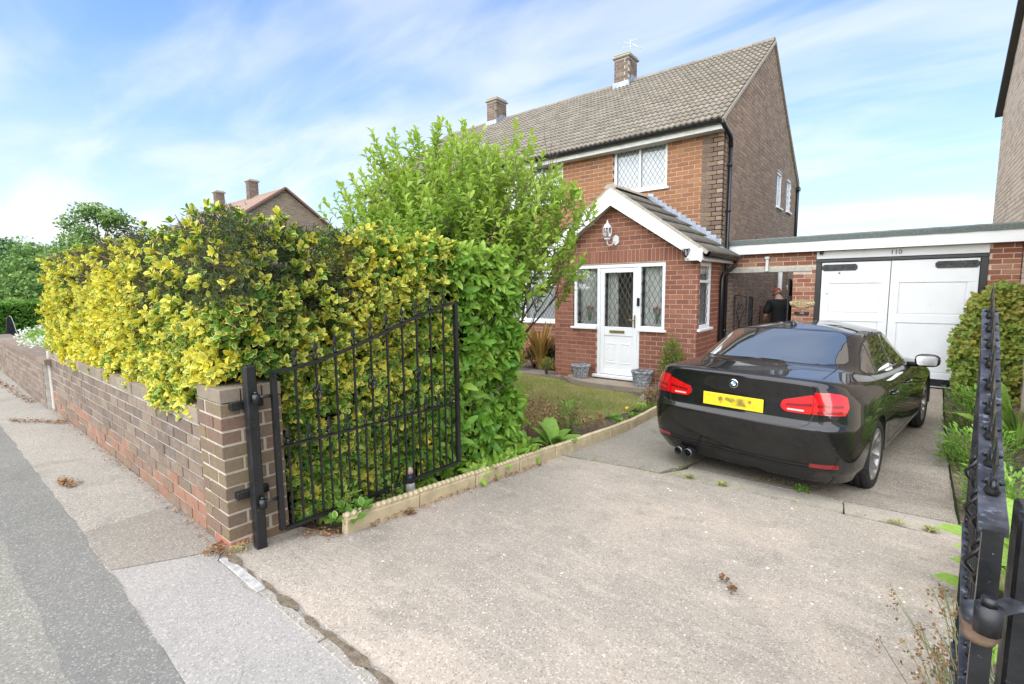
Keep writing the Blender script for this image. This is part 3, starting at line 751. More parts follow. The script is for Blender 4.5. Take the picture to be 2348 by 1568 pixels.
emit(pil, fw, 30); emit(fr_recs, fw, 20); emit(gab, gwall, 20)
# back and party side, closing the building
mb = MB(); mb.box((XL, YB, BASE), (XG-.25, YB+.24, 4.6)); mb.box((XL, YF+.25, BASE), (XL+.24, YB-.01, 4.6)); mb.build('rear_wall', MAT['brick_dark'], house)
mb = MB(); mb.box((XL+.3, YF+.9, BASE), (XG-.3, YB-.3, 2.2)); mb.box((XL+.3, YF+.9, 2.4), (XG-.3, YB-.3, 4.3)); mb.build('interior_partition', MAT['dark_room'], house)
mb = MB(); mb.box((XL+.25, YF+.25, 2.22), (XG-.25, YB-.1, 2.38)); mb.box((XL+.25, YF+.25, 4.35), (XG-.25, YB-.1, 4.42)); mb.build('ceiling', MAT['blind'], house)

window(house, (hw['up'][0], YF, hw['up'][1]), (1, 0, 0), (0, -1, 0), 1.19, .91, (1, 1.02), blind='vertical', label='upper casement window with diamond leading above the porch', lattice=(.10, .155))
window(house, (hw['up2'][0], YF, hw['up2'][1]), (1, 0, 0), (0, -1, 0), 1.82, .91, (1, 1, 1), blind='vertical', label='upper window half hidden behind the shrub', lattice=(.10, .155))
window(house, (hw['low'][0], YF, hw['low'][1]), (1, 0, 0), (0, -1, 0), 1.95, 1.25, (1, 1), transoms=([.86], [.86]), blind='vertical', label='ground floor window between porch and lime green shrub', lattice=(.09, .155))
for g in (gw, gw2):
    window(house, (XG, g[0], g[1]), (0, 1, 0), (1, 0, 0), g[2], g[3], (1,), lattice=None, blind='curtain', name='window', setback=.03)

# roof: interlocking tiles on two slopes
def tile_mesh(name, w, L, rolls, rh, th, mat, seg=4):
    """tile lying along +Y up the slope, X across; rolls on top, thick lower edge"""
    n = rolls*seg*2+1; vs = []; fs = []
    for j, y in enumerate((0, L)):
        for i in range(n):
            x = w*i/(n-1); ph = (i % (seg*2))/(seg*2)
            z = rh*(.5-.5*cos(2*pi*ph))**1.4; vs.append((x, y, z+(th if j == 0 else .004)))
    for i in range(n): vs.append((w*i/(n-1), 0.004, vs[i][2]-th-.006))
    for i in range(n-1): fs.append((i, i+1, n+i+1, n+i)); fs.append((2*n+i, 2*n+i+1, i+1, i))
    m = MB(); m.add(vs, fs, True)
    me = m.mesh(name, mat)
    for p in me.polygons:
        if p.index % 2: p.use_smooth = False
    return me
def roof_slope(parent, org, xdir, updir, width, length, tw, gauge, me, singles, name='roof_tile', rest='roof_tiling', hole=None):
    """org: lower left corner, xdir across, updir up the slope"""
    xd, ud = Vector(xdir).normalized(), Vector(updir).normalized(); nd = xd.cross(ud)
    if nd.z < 0: nd = -nd
    rows = int(math.ceil(length/gauge)); cols = int(round(width/tw)); tw2 = width/cols
    R = []
    for r in range(rows):
        for c in range(cols):
            p = Vector(org)+xd*(c*tw2)+ud*(r*gauge)+nd*random.uniform(-.002, .003)
            if hole and hole(p): continue
            tilt = .05+random.uniform(-.01, .012)
            u2 = (ud-nd*tilt*.0+nd*(-.035)).normalized(); n2 = xd.cross(u2)
            if n2.z < 0: n2 = -n2
            s = tw2/tw*1.002
            m = Matrix(((xd.x*s, u2.x, n2.x, p.x), (xd.y*s, u2.y, n2.y, p.y), (xd.z*s, u2.z, n2.z, p.z+.012), (0, 0, 0, 1)))
            R.append((((p-Vector(CAM)).length), m))
    R.sort(key=lambda t: t[0])
    for d, m in R[:singles]:
        o = bpy.data.objects.new(name, me); COL.objects.link(o); attach(o, parent); o.matrix_basis = m
    if R[singles:]:
        b = MB(); vv = [v.co.copy() for v in me.vertices]; ff = [tuple(p.vertices) for p in me.polygons]
        for d, m in R[singles:]: b.add(vv, ff, True, m)
        b.smooth = [i % 2 == 0 for i in range(len(b.f))]
        tag(b.build(rest, me.materials[0], parent), kind='stuff')
up = Vector((0, YR-9.50, ZR-ZE)); slen = up.length
mb = MB()
xr, xl = XG+.03, XL-.05
mb.add([(xl, 9.55, ZE-.03), (xr, 9.55, ZE-.03), (xr, YR, ZR-.06), (xl, YR, ZR-.06), (xr, YB+.27, ZE-.03), (xl, YB+.27, ZE-.03)], [(0, 1, 2, 3), (3, 2, 4, 5)])
roof = mb.build('roof', MAT['tile'], house)
tm = tile_mesh('roof_tile', .226, .30, 2, .030, .030, MAT['tile'], 3)
chx0, chx1, chy0, chy1 = -6.80, -6.37, 13.0, 13.52
roof_slope(roof, (xl, 9.46, ZE-.02), (1, 0, 0), up, xr-xl, slen-.04, .226, .238, tm, 240)
rg = MB()                                                            # ridge tiles
nr = int((xr-xl)/.45)
for i in range(nr):
    x0 = xl+i*(xr-xl)/nr; x1 = x0+(xr-xl)/nr-.012; k = []
    for x in (x0, x1):
        for a in range(7): th = pi*a/6; k.append((x, YR+.125*cos(th), ZR-.035+.095*sin(th)))
    rg.add(k, [(a, a+1, a+8, a+7) for a in range(6)]+[tuple(range(7)), tuple(range(13, 6, -1))])
rg.build('ridge_tiles', MAT['tile'], roof)
vg = MB()                                                            # cemented verge along the gable
for s in (-1, 1):
    y0 = YR+s*(YR-9.46)
    bar(vg, (XG+.012, y0, ZE-.075), (XG+.012, YR, ZR-.045), .055, .07, Vector((1, 0, 0)))
vg.build('verge', MAT['verge'], roof)
bk = MB(); bk.add([(xl, YB+.27, ZE+.02), (xr, YB+.27, ZE+.02), (xr, YR, ZR-.01), (xl, YR, ZR-.01)], [(0, 1, 2, 3)]); bk.build('rear_slope', MAT['tile'], roof)
# eaves: soffit, fascia, gutter with brackets, downpipe
mb = MB(); mb.box((XL, 9.545, 4.325), (XG+.012, YF+.02, 4.345)); mb.build('soffit', MAT['soffit'], house)
mb = MB(); mb.box((XL, 9.520, 4.325), (XG+.012, 9.544, 4.47)); mb.build('fascia', MAT['white_dirty'], house)
def gutter(parent, a, b, r, brackets, mat, out):
    a, b, out = Vector(a), Vector(b), Vector(out); m = MB(); vs = []
    for p in (a, b):
        for rr in (r, r*.88):
            for k in range(9): th = pi+pi*k/8; vs.append(p+out*(cos(th)*rr)+Vector((0, 0, sin(th)*rr)))
    fs = []
    for off in (0, 9):
        for k in range(8): fs.append((off+k, off+k+1, off+k+19, off+k+18))
    fs += [tuple(list(range(0, 9))+list(range(17, 8, -1))), tuple(list(range(18, 27))+list(range(35, 26, -1)))]
    m.add(vs, fs, True); g = m.build('gutter', mat, parent)
    for t in brackets:
        bm_ = MB()
        p = a.lerp(b, t); d = (b-a).normalized(); k = []
        for q in (p-d*.018, p+d*.018):
            for i in range(9): th = pi+pi*i/8; k.append(q+out*(cos(th)*r*1.1)+Vector((0, 0, sin(th)*r*1.1)))
        bm_.add(k, [(i, i+1, i+10, i+9) for i in range(8)], True); bm_.build('bracket', mat, g)
    return g
gutter(house, (XL, 9.455, 4.485), (XG+.05, 9.455, 4.475), .062, [i/14+.03 for i in range(14)], MAT['black_plastic'], (0, 1, 0))
dp = MB(); dp.tube([(XG+.03, 9.455, 4.46), (XG+.055, 9.47, 4.40), (XG+.06, 9.62, 4.36), (XG+.055, 9.93, 4.30), (XG+.052, 10.02, 4.24), (XG+.052, 10.02, 4.10)], .042, 10)
dp.tube([(XG+.052, 10.02, 4.15), (XG+.052, 10.02, -.3)], .036, 10)
for z in (3.75, 2.9, 1.7, .6): dp.tube([(XG+.052, 10.02, z), (XG+.052, 10.02, z+.05)], .043, 10); dp.box((XG, 9.98, z+.01), (XG+.05, 10.06, z+.04))
dp.build('downpipe', MAT['black_plastic'], house)
dp = MB(); dp.tube([(XG+.05, YB+.1, 4.42), (XG+.05, YB-.15, 4.30), (XG+.05, YB-.18, 1.8)], .04, 8); dp.box((XG+.0, YB-.22, 4.32), (XG+.10, YB+.02, 4.42)); dp.build('downpipe', MAT['black_plastic'], house)
cb = MB(); cb.tube([(XG+.008, 9.80, 4.35), (XG+.010, 9.80, 2.3)], .005, 5); cb.build('cable', MAT['black_plastic'], house)
ec = MB(); ec.box((XG+.0135, 9.505, 4.318), (XG+.032, YF+.06, 4.47)); ec.build('eaves_box', MAT['white_dirty'], house)
ec = MB(); ec.box((XG+.001, YB-.02, 4.33), (XG+.03, YB+.27, 4.56)); ec.build('eaves_box', MAT['white_dirty'], house)
# chimneys
def chimney(x0, x1, y0, y1, ztop, lab):
    zb = ZR-.75; m = MB(); m.box((x0+.006, y0+.006, zb), (x1-.006, y1-.006, ztop)); c = m.build('chimney', MAT['mortar_grey'], house); c['label'] = lab
    n = int((ztop-zb)/CH); R = []
    R += lay((0, y0, 0), (1, 0, 0), (0, -1, 0), zb, n, CH, BL, JT, lambda k, z: [(x0, x1-(0 if k % 2 else .112))], lambda k, x: MAT['brick_chimney'])
    R += lay((x1, 0, 0), (0, 1, 0), (1, 0, 0), zb, n, CH, BL, JT, lambda k, z: [(y0+(.112 if k % 2 else 0), y1)], lambda k, x: MAT['brick_chimney'])
    emit(R, c, 0)
    m = MB(); m.bbox((x0-.055, y0-.055, ztop), (x1+.055, y1+.055, ztop+.065), .02); m.bbox((x0-.02, y0-.02, ztop+.074), (x1+.02, y1+.02, ztop+.12), .02); m.build('capping', MAT['verge'], c)
    m = MB()
    zf = lambda y: ZR-.04-slope*abs(y-YR)
    m.add([(x0-.04, y0-.04, zf(y0)+.05), (x1+.04, y0-.04, zf(y0)+.05), (x1+.04, y0-.015, zf(y0)+.24), (x0-.04, y0-.015, zf(y0)+.24), (x0-.1, y0-.24, zf(y0-.24)+.075), (x1+.1, y0-.24, zf(y0-.24)+.075)], [(0, 1, 2, 3), (4, 5, 1, 0)])
    y = y0-.04
    while y < y1:
        m.add([(x1+.015, y, zf(y)+.03), (x1+.015, y+.16, zf(y+.16)+.03), (x1+.02, y+.16, zf(y+.16)+.24), (x1+.02, y, zf(y+.16)+.20)], [(0, 1, 2, 3)]); y += .155
    m.build('flashing', MAT['lead'], c); return c
c1 = chimney(chx0, chx1, chy0, chy1, 7.80, 'brick chimney with weathered lead flashing and a thin aerial')
chimney(-11.60, -11.17, 13.0, 13.52, 7.80, 'further brick chimney behind the shrub top')
ae = MB(); ae.tube([(-6.42, 13.2, 7.95), (-6.42, 13.2, 8.30)], .008, 5)
for dx, dy, z in ((.18, .1, 8.12), (.12, .16, 8.2), (.2, -.05, 8.26)): ae.tube([(-6.42-dx, 13.2-dy, z), (-6.42+dx, 13.2+dy, z-.02)], .006, 5)
ae.tube([(-6.36, 13.2, 8.17), (-6.10, 13.2, 7.98)], .010, 5); ae.build('aerial', MAT['white_dirty'], c1)
al = MB(); al.bbox((-6.05, YF-.06, 3.44), (-5.86, YF-.001, 3.72), .01); al_o = al.build('alarm_box', simple('yellow_box', (.72,.62,.22), .5, bump=0)); tag(al_o, 'small yellow alarm box on the orange brick front', 'alarm box')

# ------------------------------------------------------------------ porch (part of the house)
PX0, PX1, PY = -5.72, -2.80, 8.45
PCH, PBL = .0845, .226
PB = -.40
PA, PZ, PSL = -4.353, 3.30, .722                        # ridge x, top of barge, slope
ptop = lambda x: PZ-.09-PSL*abs(x-PA)
wz0, wz1 = .72, 1.93                                    # side lights
door_l, door_r = -4.735, -3.845
p_holes = [(-5.27, door_l, wz0, wz1), (door_l, door_r, PB, wz1), (door_r, -3.37, wz0, wz1)]
mb = MB(); Pp = lambda u, t, z: (u, PY+t, z)
slab_wall(mb, Pp, PX0+.005, PX1-.005, PB, 2.0, p_holes, .005, .11)
mb.add([(PX0+.005, PY+.005, 2.0), (PX1-.005, PY+.005, 2.0), (PX1-.005, PY+.005, ptop(PX1)), (PA, PY+.005, ptop(PA)), (PX0+.005, PY+.005, ptop(PX0))], [(0, 1, 2, 3, 4)])
pw = mb.build('porch_front_wall', MAT['mortar_pink'], house)
s_hole = [(8.52, 9.16, .755, 1.90)]
mb = MB(); slab_wall(mb, lambda u, t, z: (PX1-t, u, z), PY+.115, YF-.02, PB, 2.02, s_hole, .005, .11); pside = mb.build('porch_side_wall', MAT['mortar_pink'], house)
mb = MB(); slab_wall(mb, lambda u, t, z: (PX0+t, u, z), PY+.115, YF-.02, PB, 2.02, [], .005, .11); plside = mb.build('porch_side_wall', MAT['mortar_pink'], house)
sold0 = 1.945; sold1 = sold0+.235
def pspan(k, zm):
    if sold0-.02 < zm < sold1-.01: return []
    a = PX0+(0 if k % 2 else .112); b = PX1-(0 if k % 2 else .112)
    lim = (PZ-.16-zm)/PSL
    if zm > 2.0:
        a, b = max(PX0, PA-lim), min(PX1, PA+lim)
        if b-a < .05: return []
    return holes_spans(a, b, p_holes, PCH)(k, zm)
n1 = int((sold0-PB)/PCH)
prec = lay((0, PY, 0), (1, 0, 0), (0, -1, 0), sold0-n1*PCH, n1, PCH, PBL, JT, pspan, lambda k, x: MAT['brick_porch'], depth=.102)
prec += lay((0, PY, 0), (1, 0, 0), (0, -1, 0), sold1, int((PZ-sold1)/PCH), PCH, PBL, JT, pspan, lambda k, x: MAT['brick_porch'], depth=.102)
x = PX0+.004
while x < PX1-.06:                                       # soldier course
    prec.append((Vector((x+.0335, PY-.051+.102+random.uniform(-.002, .002), (sold0+sold1)/2)), Vector((1, 0, 0)), Vector((0, -1, 0)), .067, .225, .102, MAT['brick_porch'])); x += .077
prec = [(r[0]+Vector((0, 0, 0)), *r[1:]) for r in prec]
srec = lay((PX1, 0, 0), (0, 1, 0), (1, 0, 0), sold0-n1*PCH, n1, PCH, PBL, JT, lambda k, zm: holes_spans(PY+(.112 if k % 2 else 0), YF-.02, s_hole, PCH)(k, zm), lambda k, x: MAT['brick_porch'], depth=.102)
lrec = lay((PX0, 0, 0), (0, 1, 0), (-1, 0, 0), sold0-n1*PCH, n1, PCH, PBL, JT, lambda k, zm: [(PY+(.112 if k % 2 else 0), YF-.02)], lambda k, x: MAT['brick_porch'], depth=.102)
emit(prec, pw, 200); emit(srec, pside, 30); emit(lrec, plside, 0)
mb = MB(); mb.box((PX0+.12, PY+.2, PB), (PX1-.12, YF, -.19)); mb.build('porch_floor', MAT['step'], house)
# door with side lights in one white frame
fy = PY+.045
fr = MB()
def fb(m, x0, x1, z0, z1, y0=PY+.015, y1=PY+.085, r=.006): m.bbox((x0, y0, z0), (x1, y1, z1), r)
fb(fr, -5.265, -3.375, 1.855, 1.925); fb(fr, -5.266, -5.205, wz0+.051, 1.854); fb(fr, -3.435, -3.374, wz0+.051, 1.854)
fb(fr, door_l-.005, door_l+.06, -.21, 1.854); fb(fr, door_r-.06, door_r+.005, -.21, 1.854)
fb(fr, -5.265, door_l-.006, wz0, wz0+.05); fb(fr, door_r+.006, -3.375, wz0, wz0+.05)
frame = fr.build('door_frame', MAT['white'], house)
for x0, x1 in ((-5.31, door_l-.006), (door_r+.006, -3.33)):
    s = MB(); s.bbox((x0, PY-.055, wz0-.045), (x1, PY+.06, wz0-.001), .006); s.build('sill', MAT['white'], frame)
s = MB(); s.bbox((door_l-.06, PY-.075, -.262), (door_r+.05, PY+.09, -.205), .008); s.build('door_sill', MAT['white'], frame)
def leaded(parent, x0, x1, z0, z1, y, dx=.105, dzz=.195, nm='pane'):
    g = MB(); g.box((x0, y, z0), (x1, y+.006, z1)); g.build(nm, MAT['glass'], parent)
    lat = MB(); m = dzz/dx
    for sg in (1, -1):
        k = -60
        while k < 60:
            q = k*dzz; xlo, xhi = sorted(((-q)/(sg*m)+x0, (z1-z0-q)/(sg*m)+x0)); a, b = max(x0, xlo), min(x1, xhi)
            if b-a > .008: bar(lat, (a, y-.003-.0012*sg, z0+q+sg*m*(a-x0)), (b, y-.003-.0012*sg, z0+q+sg*m*(b-x0)), .0085, .003, Vector((0, -1, 0)))
            k += 1
    lat.build('leading', MAT['came'], parent)
leaded(frame, -5.204, door_l-.006, wz0+.051, 1.854, PY+.05); leaded(frame, door_r+.006, -3.436, wz0+.051, 1.854, PY+.05)
dr = MB(); dx0, dx1, dz0, dz1 = door_l+.064, door_r-.064, -.195, 1.85
gx0, gx1, gz0, gz1 = dx0+.085, dx1-.085, .735, dz1-.085
fb(dr, dx0, gx0, dz0, dz1, PY+.022, PY+.072); fb(dr, gx1, dx1, dz0, dz1, PY+.022, PY+.072)
fb(dr, gx0, gx1, gz1, dz1, PY+.023, PY+.071); fb(dr, gx0, gx1, .565, gz0, PY+.023, PY+.071); fb(dr, gx0, gx1, dz0, -.09, PY+.023, PY+.071); fb(dr, gx0, gx1, -.09, .565, PY+.036, PY+.066)
door = dr.build('front_door', MAT['white'], house)
leaded(door, gx0, gx1, gz0, gz1, PY+.05)
pn = MB()
for c in (-1, 1):
    cx = (gx0+gx1)/2+c*.155; a = .095
    for x0, x1, z0, z1 in ((cx-a, cx+a, .40, .42), (cx-a, cx+a, .03, .05), (cx-a, cx-a+.02, .05, .40), (cx+a-.02, cx+a, .05, .40)): pn.bbox((x0, PY+.026, z0), (x1, PY+.04, z1), .004)
    pn.bbox((cx-a+.04, PY+.030, .075), (cx+a-.04, PY+.038, .375), .006)
pn.build('door_panel', MAT['white'], door)
m = MB(); m.bbox((gx0+.12, PY+.012, .615), (gx1-.16, PY+.024, .67), .004); m.build('letterbox', MAT['gold'], door)
m = MB(); m.bbox((dx1-.055, PY+.010, .73), (dx1-.025, PY+.022, .97), .004); m.bbox((dx1-.15, PY-.025, .865), (dx1-.03, PY-.008, .885), .004); m.box((dx1-.05, PY-.02, .866), (dx1-.035, PY+.012, .884)); m.build('door_handle', MAT['gold'], door)
db = MB(); db.bbox((door_r-.055, PY-.012, 1.14), (door_r-.005, PY+.014, 1.29), .008); tag(db.build('doorbell', MAT['black_plastic']), 'black video doorbell on the white frame beside the front door', 'doorbell')
cu = MB()
for x0, x1 in ((-5.2, door_l-.01), (door_r+.01, -3.44), (gx0, gx0+.24)):
    nn = int((x1-x0)/.015)+2
    vs = []
    for i in range(nn): xx = x0+(x1-x0)*i/(nn-1); yy = PY+.17+.018*sin(xx*70)+.01*sin(xx*31); vs += [(xx, yy, wz0-.1), (xx+.02*sin(xx*9), yy, wz1)]
    cu.add(vs, [(2*i, 2*i+2, 2*i+3, 2*i+1) for i in range(nn-1)], True)
cu.build('curtain', MAT['curtain'], house)
for fx in (-4.95, -3.55):
    v = thing('flower_vase', 'glass vase of pink tulips in the porch side light %s' % ('nearest the lime green shrub' if fx < -4.5 else 'beside the doorbell'), 'vase', (fx, PY+.105, wz0+.055), 'vases on the porch window sills')
    m = MB(); m.lathe([(.03, 0), (.04, .03), (.025, .10), (.035, .14)], 10, Matrix.Translation((fx, PY+.105, wz0+.055))); m.build('vase_body', MAT['glass'], v)
    m = MB()
    for k in range(7):
        a = k*.9; ex, ey = .07*cos(a), .03*sin(a); m.tube([(fx, PY+.105, wz0+.1), (fx+ex*.5, PY+.105+ey*.5, wz0+.25), (fx+ex, PY+.105+ey, wz0+.33+.02*(k % 3))], .005, 4)
    m.build('stem', simple('tulip_stem', (.12,.3,.06), .5, bump=0), v)
    m = MB()
    for k in range(7):
        a = k*.9; m.lathe([(.002, 0), (.018, .015), (.02, .035), (.008, .055)], 7, Matrix.Translation((fx+.07*cos(a), PY+.105+.03*sin(a), wz0+.32+.02*(k % 3))))
    m.build('bloom', simple('tulip_pink', (.60,.18,.25), .5, bump=0), v)
window(house, (PX1, 8.52, .755), (0, 1, 0), (1, 0, 0), .64, 1.145, (1,), transoms=([.82],), lattice=(.09, .165), blind='curtain', setback=.02, label='narrow leaded window in the porch side')
# porch roof
BY = 8.22
EX = 1.70                                               # half width to the eave edge
ez = PZ-PSL*EX
def slope_pts(s, y0, y1, dz, e0=0., e1=EX): return [(PA+s*e0, y0, PZ+dz-PSL*e0), (PA+s*e1, y0, PZ+dz-PSL*e1), (PA+s*e1, y1, PZ+dz-PSL*e1), (PA+s*e0, y1, PZ+dz-PSL*e0)]
mb = MB()
for s in (-1, 1): mb.add(slope_pts(s, BY+.02, YF+.3 if s < 0 else YF-.0, -.01), [(0, 1, 2, 3)]); 
mb.add([(PA+1.30, YF, PZ-.01-PSL*1.30), (PA+EX, YF, ez-.01), (PA+EX, YF+.28, ez-.01), (PA+1.54, YF+.28, PZ-.01-PSL*1.54)], [(0, 1, 2, 3)])
proof = mb.build('porch_roof', MAT['tile_porch'], house)
ptm = tile_mesh('roof_tile', .33, .39, 4, .024, .030, MAT['tile_porch'], 2)
sl = sqrt(1+PSL*PSL)
roof_slope(proof, (PA+EX+.10, BY+.03, ez-PSL*.10+.005), (0, 1, 0), (-1, 0, PSL), 1.50, 1.95, .33, .345, ptm, 60)
roof_slope(proof, (PA-EX-.10, BY+.03, ez-PSL*.10+.005), (0, 1, 0), (1, 0, PSL), 1.50, 1.95, .33, .345, ptm, 0)
roof_slope(proof, (PA+EX+.10, YF+.03, ez-PSL*.10+.005), (0, 1, 0), (-1, 0, PSL), .26, .20, .33, .345, ptm, 2)
rg = MB()
for i in range(4):
    y0 = BY+.0+i*.385; y1 = y0+.378; k = []
    for y in (y0, y1):
        for a in range(7): th = pi*a/6; k.append((PA+.13*cos(th), y, PZ-.015+.085*sin(th)))
    rg.add(k, [(a+1, a, a+7, a+8) for a in range(6)]+[tuple(range(6, -1, -1)), tuple(range(7, 14))])
rg.build('ridge_tile', MAT['verge'], proof)
bg = MB(); ve = MB(); so = MB()
for s in (-1, 1):
    w = .245                                             # barge board, vertical depth
    a = [(PA, BY, PZ-.015), (PA+s*(EX-.02), BY, PZ-.015-PSL*(EX-.02)), (PA+s*(EX-.02), BY, PZ-.015-PSL*(EX-.02)-w+.10), (PA+s*(EX-.02)-s*.02, BY, PZ-.30-PSL*(EX-.02)+.10), (PA, BY, PZ-.315)]
    ab = [(x, BY+.024, z) for x, y, z in a]; n = len(a)
    bg.add(a+ab, [tuple(range(n)), tuple(range(2*n-1, n-1, -1))]+[(i, (i+1) % n, n+(i+1) % n, n+i) for i in range(n)])
    bx0, bx1 = sorted((PA+s*(EX-.30), PA+s*(EX-.018)))
    bg.bbox((bx0, BY-.003, ez-.155), (bx1, BY+.20, ez-.002+.03), .004)
    bar(ve, (PA, BY+.02, PZ+.005), (PA+s*(EX+.06), BY+.02, PZ+.005-PSL*(EX+.06)), .06, .035, Vector((0, 1, 0)))
    so.add(slope_pts(s, BY+.025, PY-.002, -.25, 0, EX-.3), [(0, 1, 2, 3)])
barge = bg.build('barge_board', MAT['white'], proof); ve.build('verge', MAT['verge'], proof); so.build('soffit', MAT['soffit'], proof)
fx = PA+EX-.02
m = MB(); m.bbox((fx-.022, BY+.20, ez-.155), (fx, YF+.26, ez-.02), .003); m.box((PX1+.001, BY+.2, ez-.150), (fx-.023, YF+.25, ez-.138)); m.bbox((PA-EX+.02, BY+.2, ez-.155), (PA-EX+.045, YF, ez-.02), .003); m.build('side_fascia', MAT['white'], proof)
gutter(proof, (fx+.055, BY+.06, ez-.05), (fx+.055, YF+.30, ez-.06), .055, [.12, .4, .68, .95], MAT['black_plastic'], (1, 0, 0))
dp = MB(); dp.tube([(fx+.055, YF+.25, ez-.09), (fx+.055, YF+.25, ez-.20), (fx-.02, YF+.15, ez-.28), (PX1+.06, YF-.10, ez-.36), (PX1+.05, YF-.12, ez-.46), (PX1+.05, YF-.12, -.3)], .036, 10); dp.build('downpipe', MAT['black_plastic'], proof)
fl = MB()                                               # stepped lead flashing against the front wall
n = 15
for s in (-1, 1):
    for i in range(n):
        e0 = .06+i*(EX-.24)/n; e1 = e0+(EX-.24)/n+.02; zl = PZ-PSL*e1; zh = PZ-PSL*e0
        top = zh+.13+random.uniform(-.012, .012); y = YF-.018-random.uniform(0, .008)
        fl.add([(PA+s*e0, y, zh-.03), (PA+s*e1, y-.004, zl-.03), (PA+s*e1, y-.004, top-.10), (PA+s*e1, y, top-.01), (PA+s*e0, y, top)], [(0, 1, 2, 3, 4)])
    fl.add([(PA+s*.05, YF-.02, PZ+.045), (PA+s*(EX-.1), YF-.02, PZ-PSL*(EX-.1)+.055), (PA+s*(EX-.1), YF-.20, PZ-PSL*(EX-.1)+.035), (PA+s*.05, YF-.20, PZ+.03)], [(0, 1, 2, 3)])
fl.build('lead_flashing', MAT['lead'], proof)

# wall lantern over the door, small light on the barge foot
lx, lz = -4.42, 2.44
wl = thing('wall_lantern', 'white coach lantern with bars on the porch gable', 'lantern', (lx, PY-.15, lz))
Mt = Matrix.Translation((lx-.02, PY-.16, lz))
m = MB(); m.lathe([(.085, .145), (.075, .165), (.055, .20), (.02, .235), (.012, .25), (.02, .262), (.006, .285), (.001, .30)], 12, Mt); m.lathe([(.0, -.14), (.014, -.13), (.012, -.09), (.03, -.075), (.052, -.06), (.06, -.045), (.05, -.04)], 12, Mt)
for k in range(8):
    a = 2*pi*k/8; m.tube([Mt @ Vector((r*cos(a), r*sin(a), z)) for r, z in ((.05, -.045), (.075, .02), (.082, .07), (.078, .15))], .005, 5)
m.tube([Mt @ Vector(p) for p in ((0, 0, -.13), (.01, .03, -.17), (.05, .08, -.16), (.09, .13, -.08))], .012, 6); m.build('lantern_frame', MAT['white_wood'], wl)
m = MB(); m.lathe([(.045, -.04), (.068, .02), (.074, .07), (.07, .15)], 14, Mt); m.build('lantern_glass', MAT['glass'], wl)
m = MB(); m.prism([(.07*cos(a)*(1 if i % 2 else .85), .10*sin(a)*(1 if i % 2 else .9)) for i, a in enumerate([2*pi*k/12 for k in range(12)])], 0, .02, Matrix.Translation((lx+.08, PY-.001, lz-.07)) @ Matrix.Rotation(pi/2, 4, 'X')); m.build('back_plate', MAT['white_wood'], wl)
sx, sz = -2.92, 2.05
sl_ = thing('wall_light', 'small black and white lantern light on the porch barge foot', 'light', (sx, BY-.06, sz)); Mt = Matrix.Translation((sx, BY-.06, sz))
m = MB(); m.lathe([(.075, .06), (.07, .075), (.02, .10), (.001, .11)], 10, Mt); m.bbox((sx-.02, BY-.06, sz-.10), (sx+.04, BY-.003, sz-.06), .004); m.build('light_cap', MAT['white'], sl_)
m = MB(); m.lathe([(.012, -.085), (.03, -.06), (.035, -.05)], 8, Mt)
for k in range(6): a = 2*pi*k/6; m.tube([Mt @ Vector((.034*cos(a), .034*sin(a), -.05)), Mt @ Vector((.058*cos(a+.3), .058*sin(a+.3), .06))], .005, 5)
m.build('light_cage', MAT['black_plastic'], sl_)

# round doorstep
m = MB(); poly = [(-3.0, PY+.02), (-5.35, PY+.02)]+[(-4.25-1.10*cos(pi*k/20)*1.0, 8.45-.56*sin(pi*k/20)) for k in range(1, 20)]
m.prism(poly, -.42, -.285); o = m.build('doorstep', MAT['step']); tag(o, 'half round sandstone coloured step below the white front door', 'doorstep')
# ------------------------------------------------------------------ garage and side passage
GY = 10.30
GX0, GX1 = XG+.004, 1.24
gar = thing('garage', 'flat roofed brick garage with white double doors and white fascia between the houses', 'garage', (-.5, GY, -.19))
gd_l, gd_r, gtop = -1.335, .895, 1.945                  # door frame opening
op_l, op_r, op_t = XG, -1.69, 1.79                      # passage opening
g_hol = [(gd_l, gd_r, -.4, 2.08), (op_l-.1, op_r, -.4, op_t)]
mb = MB(); slab_wall(mb, lambda u, t, z: (u, GY+t, z), GX0, GX1, -.4, 2.09, g_hol, .006, .22); gwm = mb.build('garage_wall', MAT['mortar_pale'], gar)
gch = .0785
grec = lay((0, GY, 0), (1, 0, 0), (0, -1, 0), 2.09-31*gch, 31, gch, .232, JT, holes_spans(GX0, GX1, [(gd_l, gd_r, -.5, 2.2), (op_l-.1, op_r, -.5, op_t-.12)], gch), lambda k, x: MAT['brick_garage'])
grec = [r for r in grec if not (r[0].x < -1.39 and op_t-.08 < r[0].z < op_t+.045)]
emit(grec, gwm, 240)
m = MB(); m.bbox((GX0+.01, GY-.012, op_t-.045), (-1.392, GY+.2, op_t+.035), .004); m.build('lintel', MAT['lintel'], gar)
m = MB(); m.box((op_r+.002, GY+.23, -.4), (op_r+.12, 16.5, 2.07)); m.box((1.13, GY+.23, -.4), (1.235, 16.5, 2.07)); m.box((op_r+.13, 16.4, -.4), (1.12, 16.5, 2.07)); m.build('side_wall', MAT['brick_dark'], gar)
m = MB(); m.box((op_r+.003, GY+.26, 2.10), (GX1+.01, 16.6, 2.20)); m.build('roof_deck', MAT['dark_room'], gar)
fas = MB(); fas.bbox((XG+.003, GY-.16, 2.088), (GX1+.012, GY-.135, 2.275), .003); fas.build('fascia', MAT['white_wood'], gar)
so = MB(); so.box((XG+.003, GY-.134, 2.092), (GX1+.012, GY-.001, 2.102)); so.build('soffit', MAT['white_wood'], gar)
fx = XG+.003
cuts = [fx, -1.9, -.62, .35, GX1+.015]
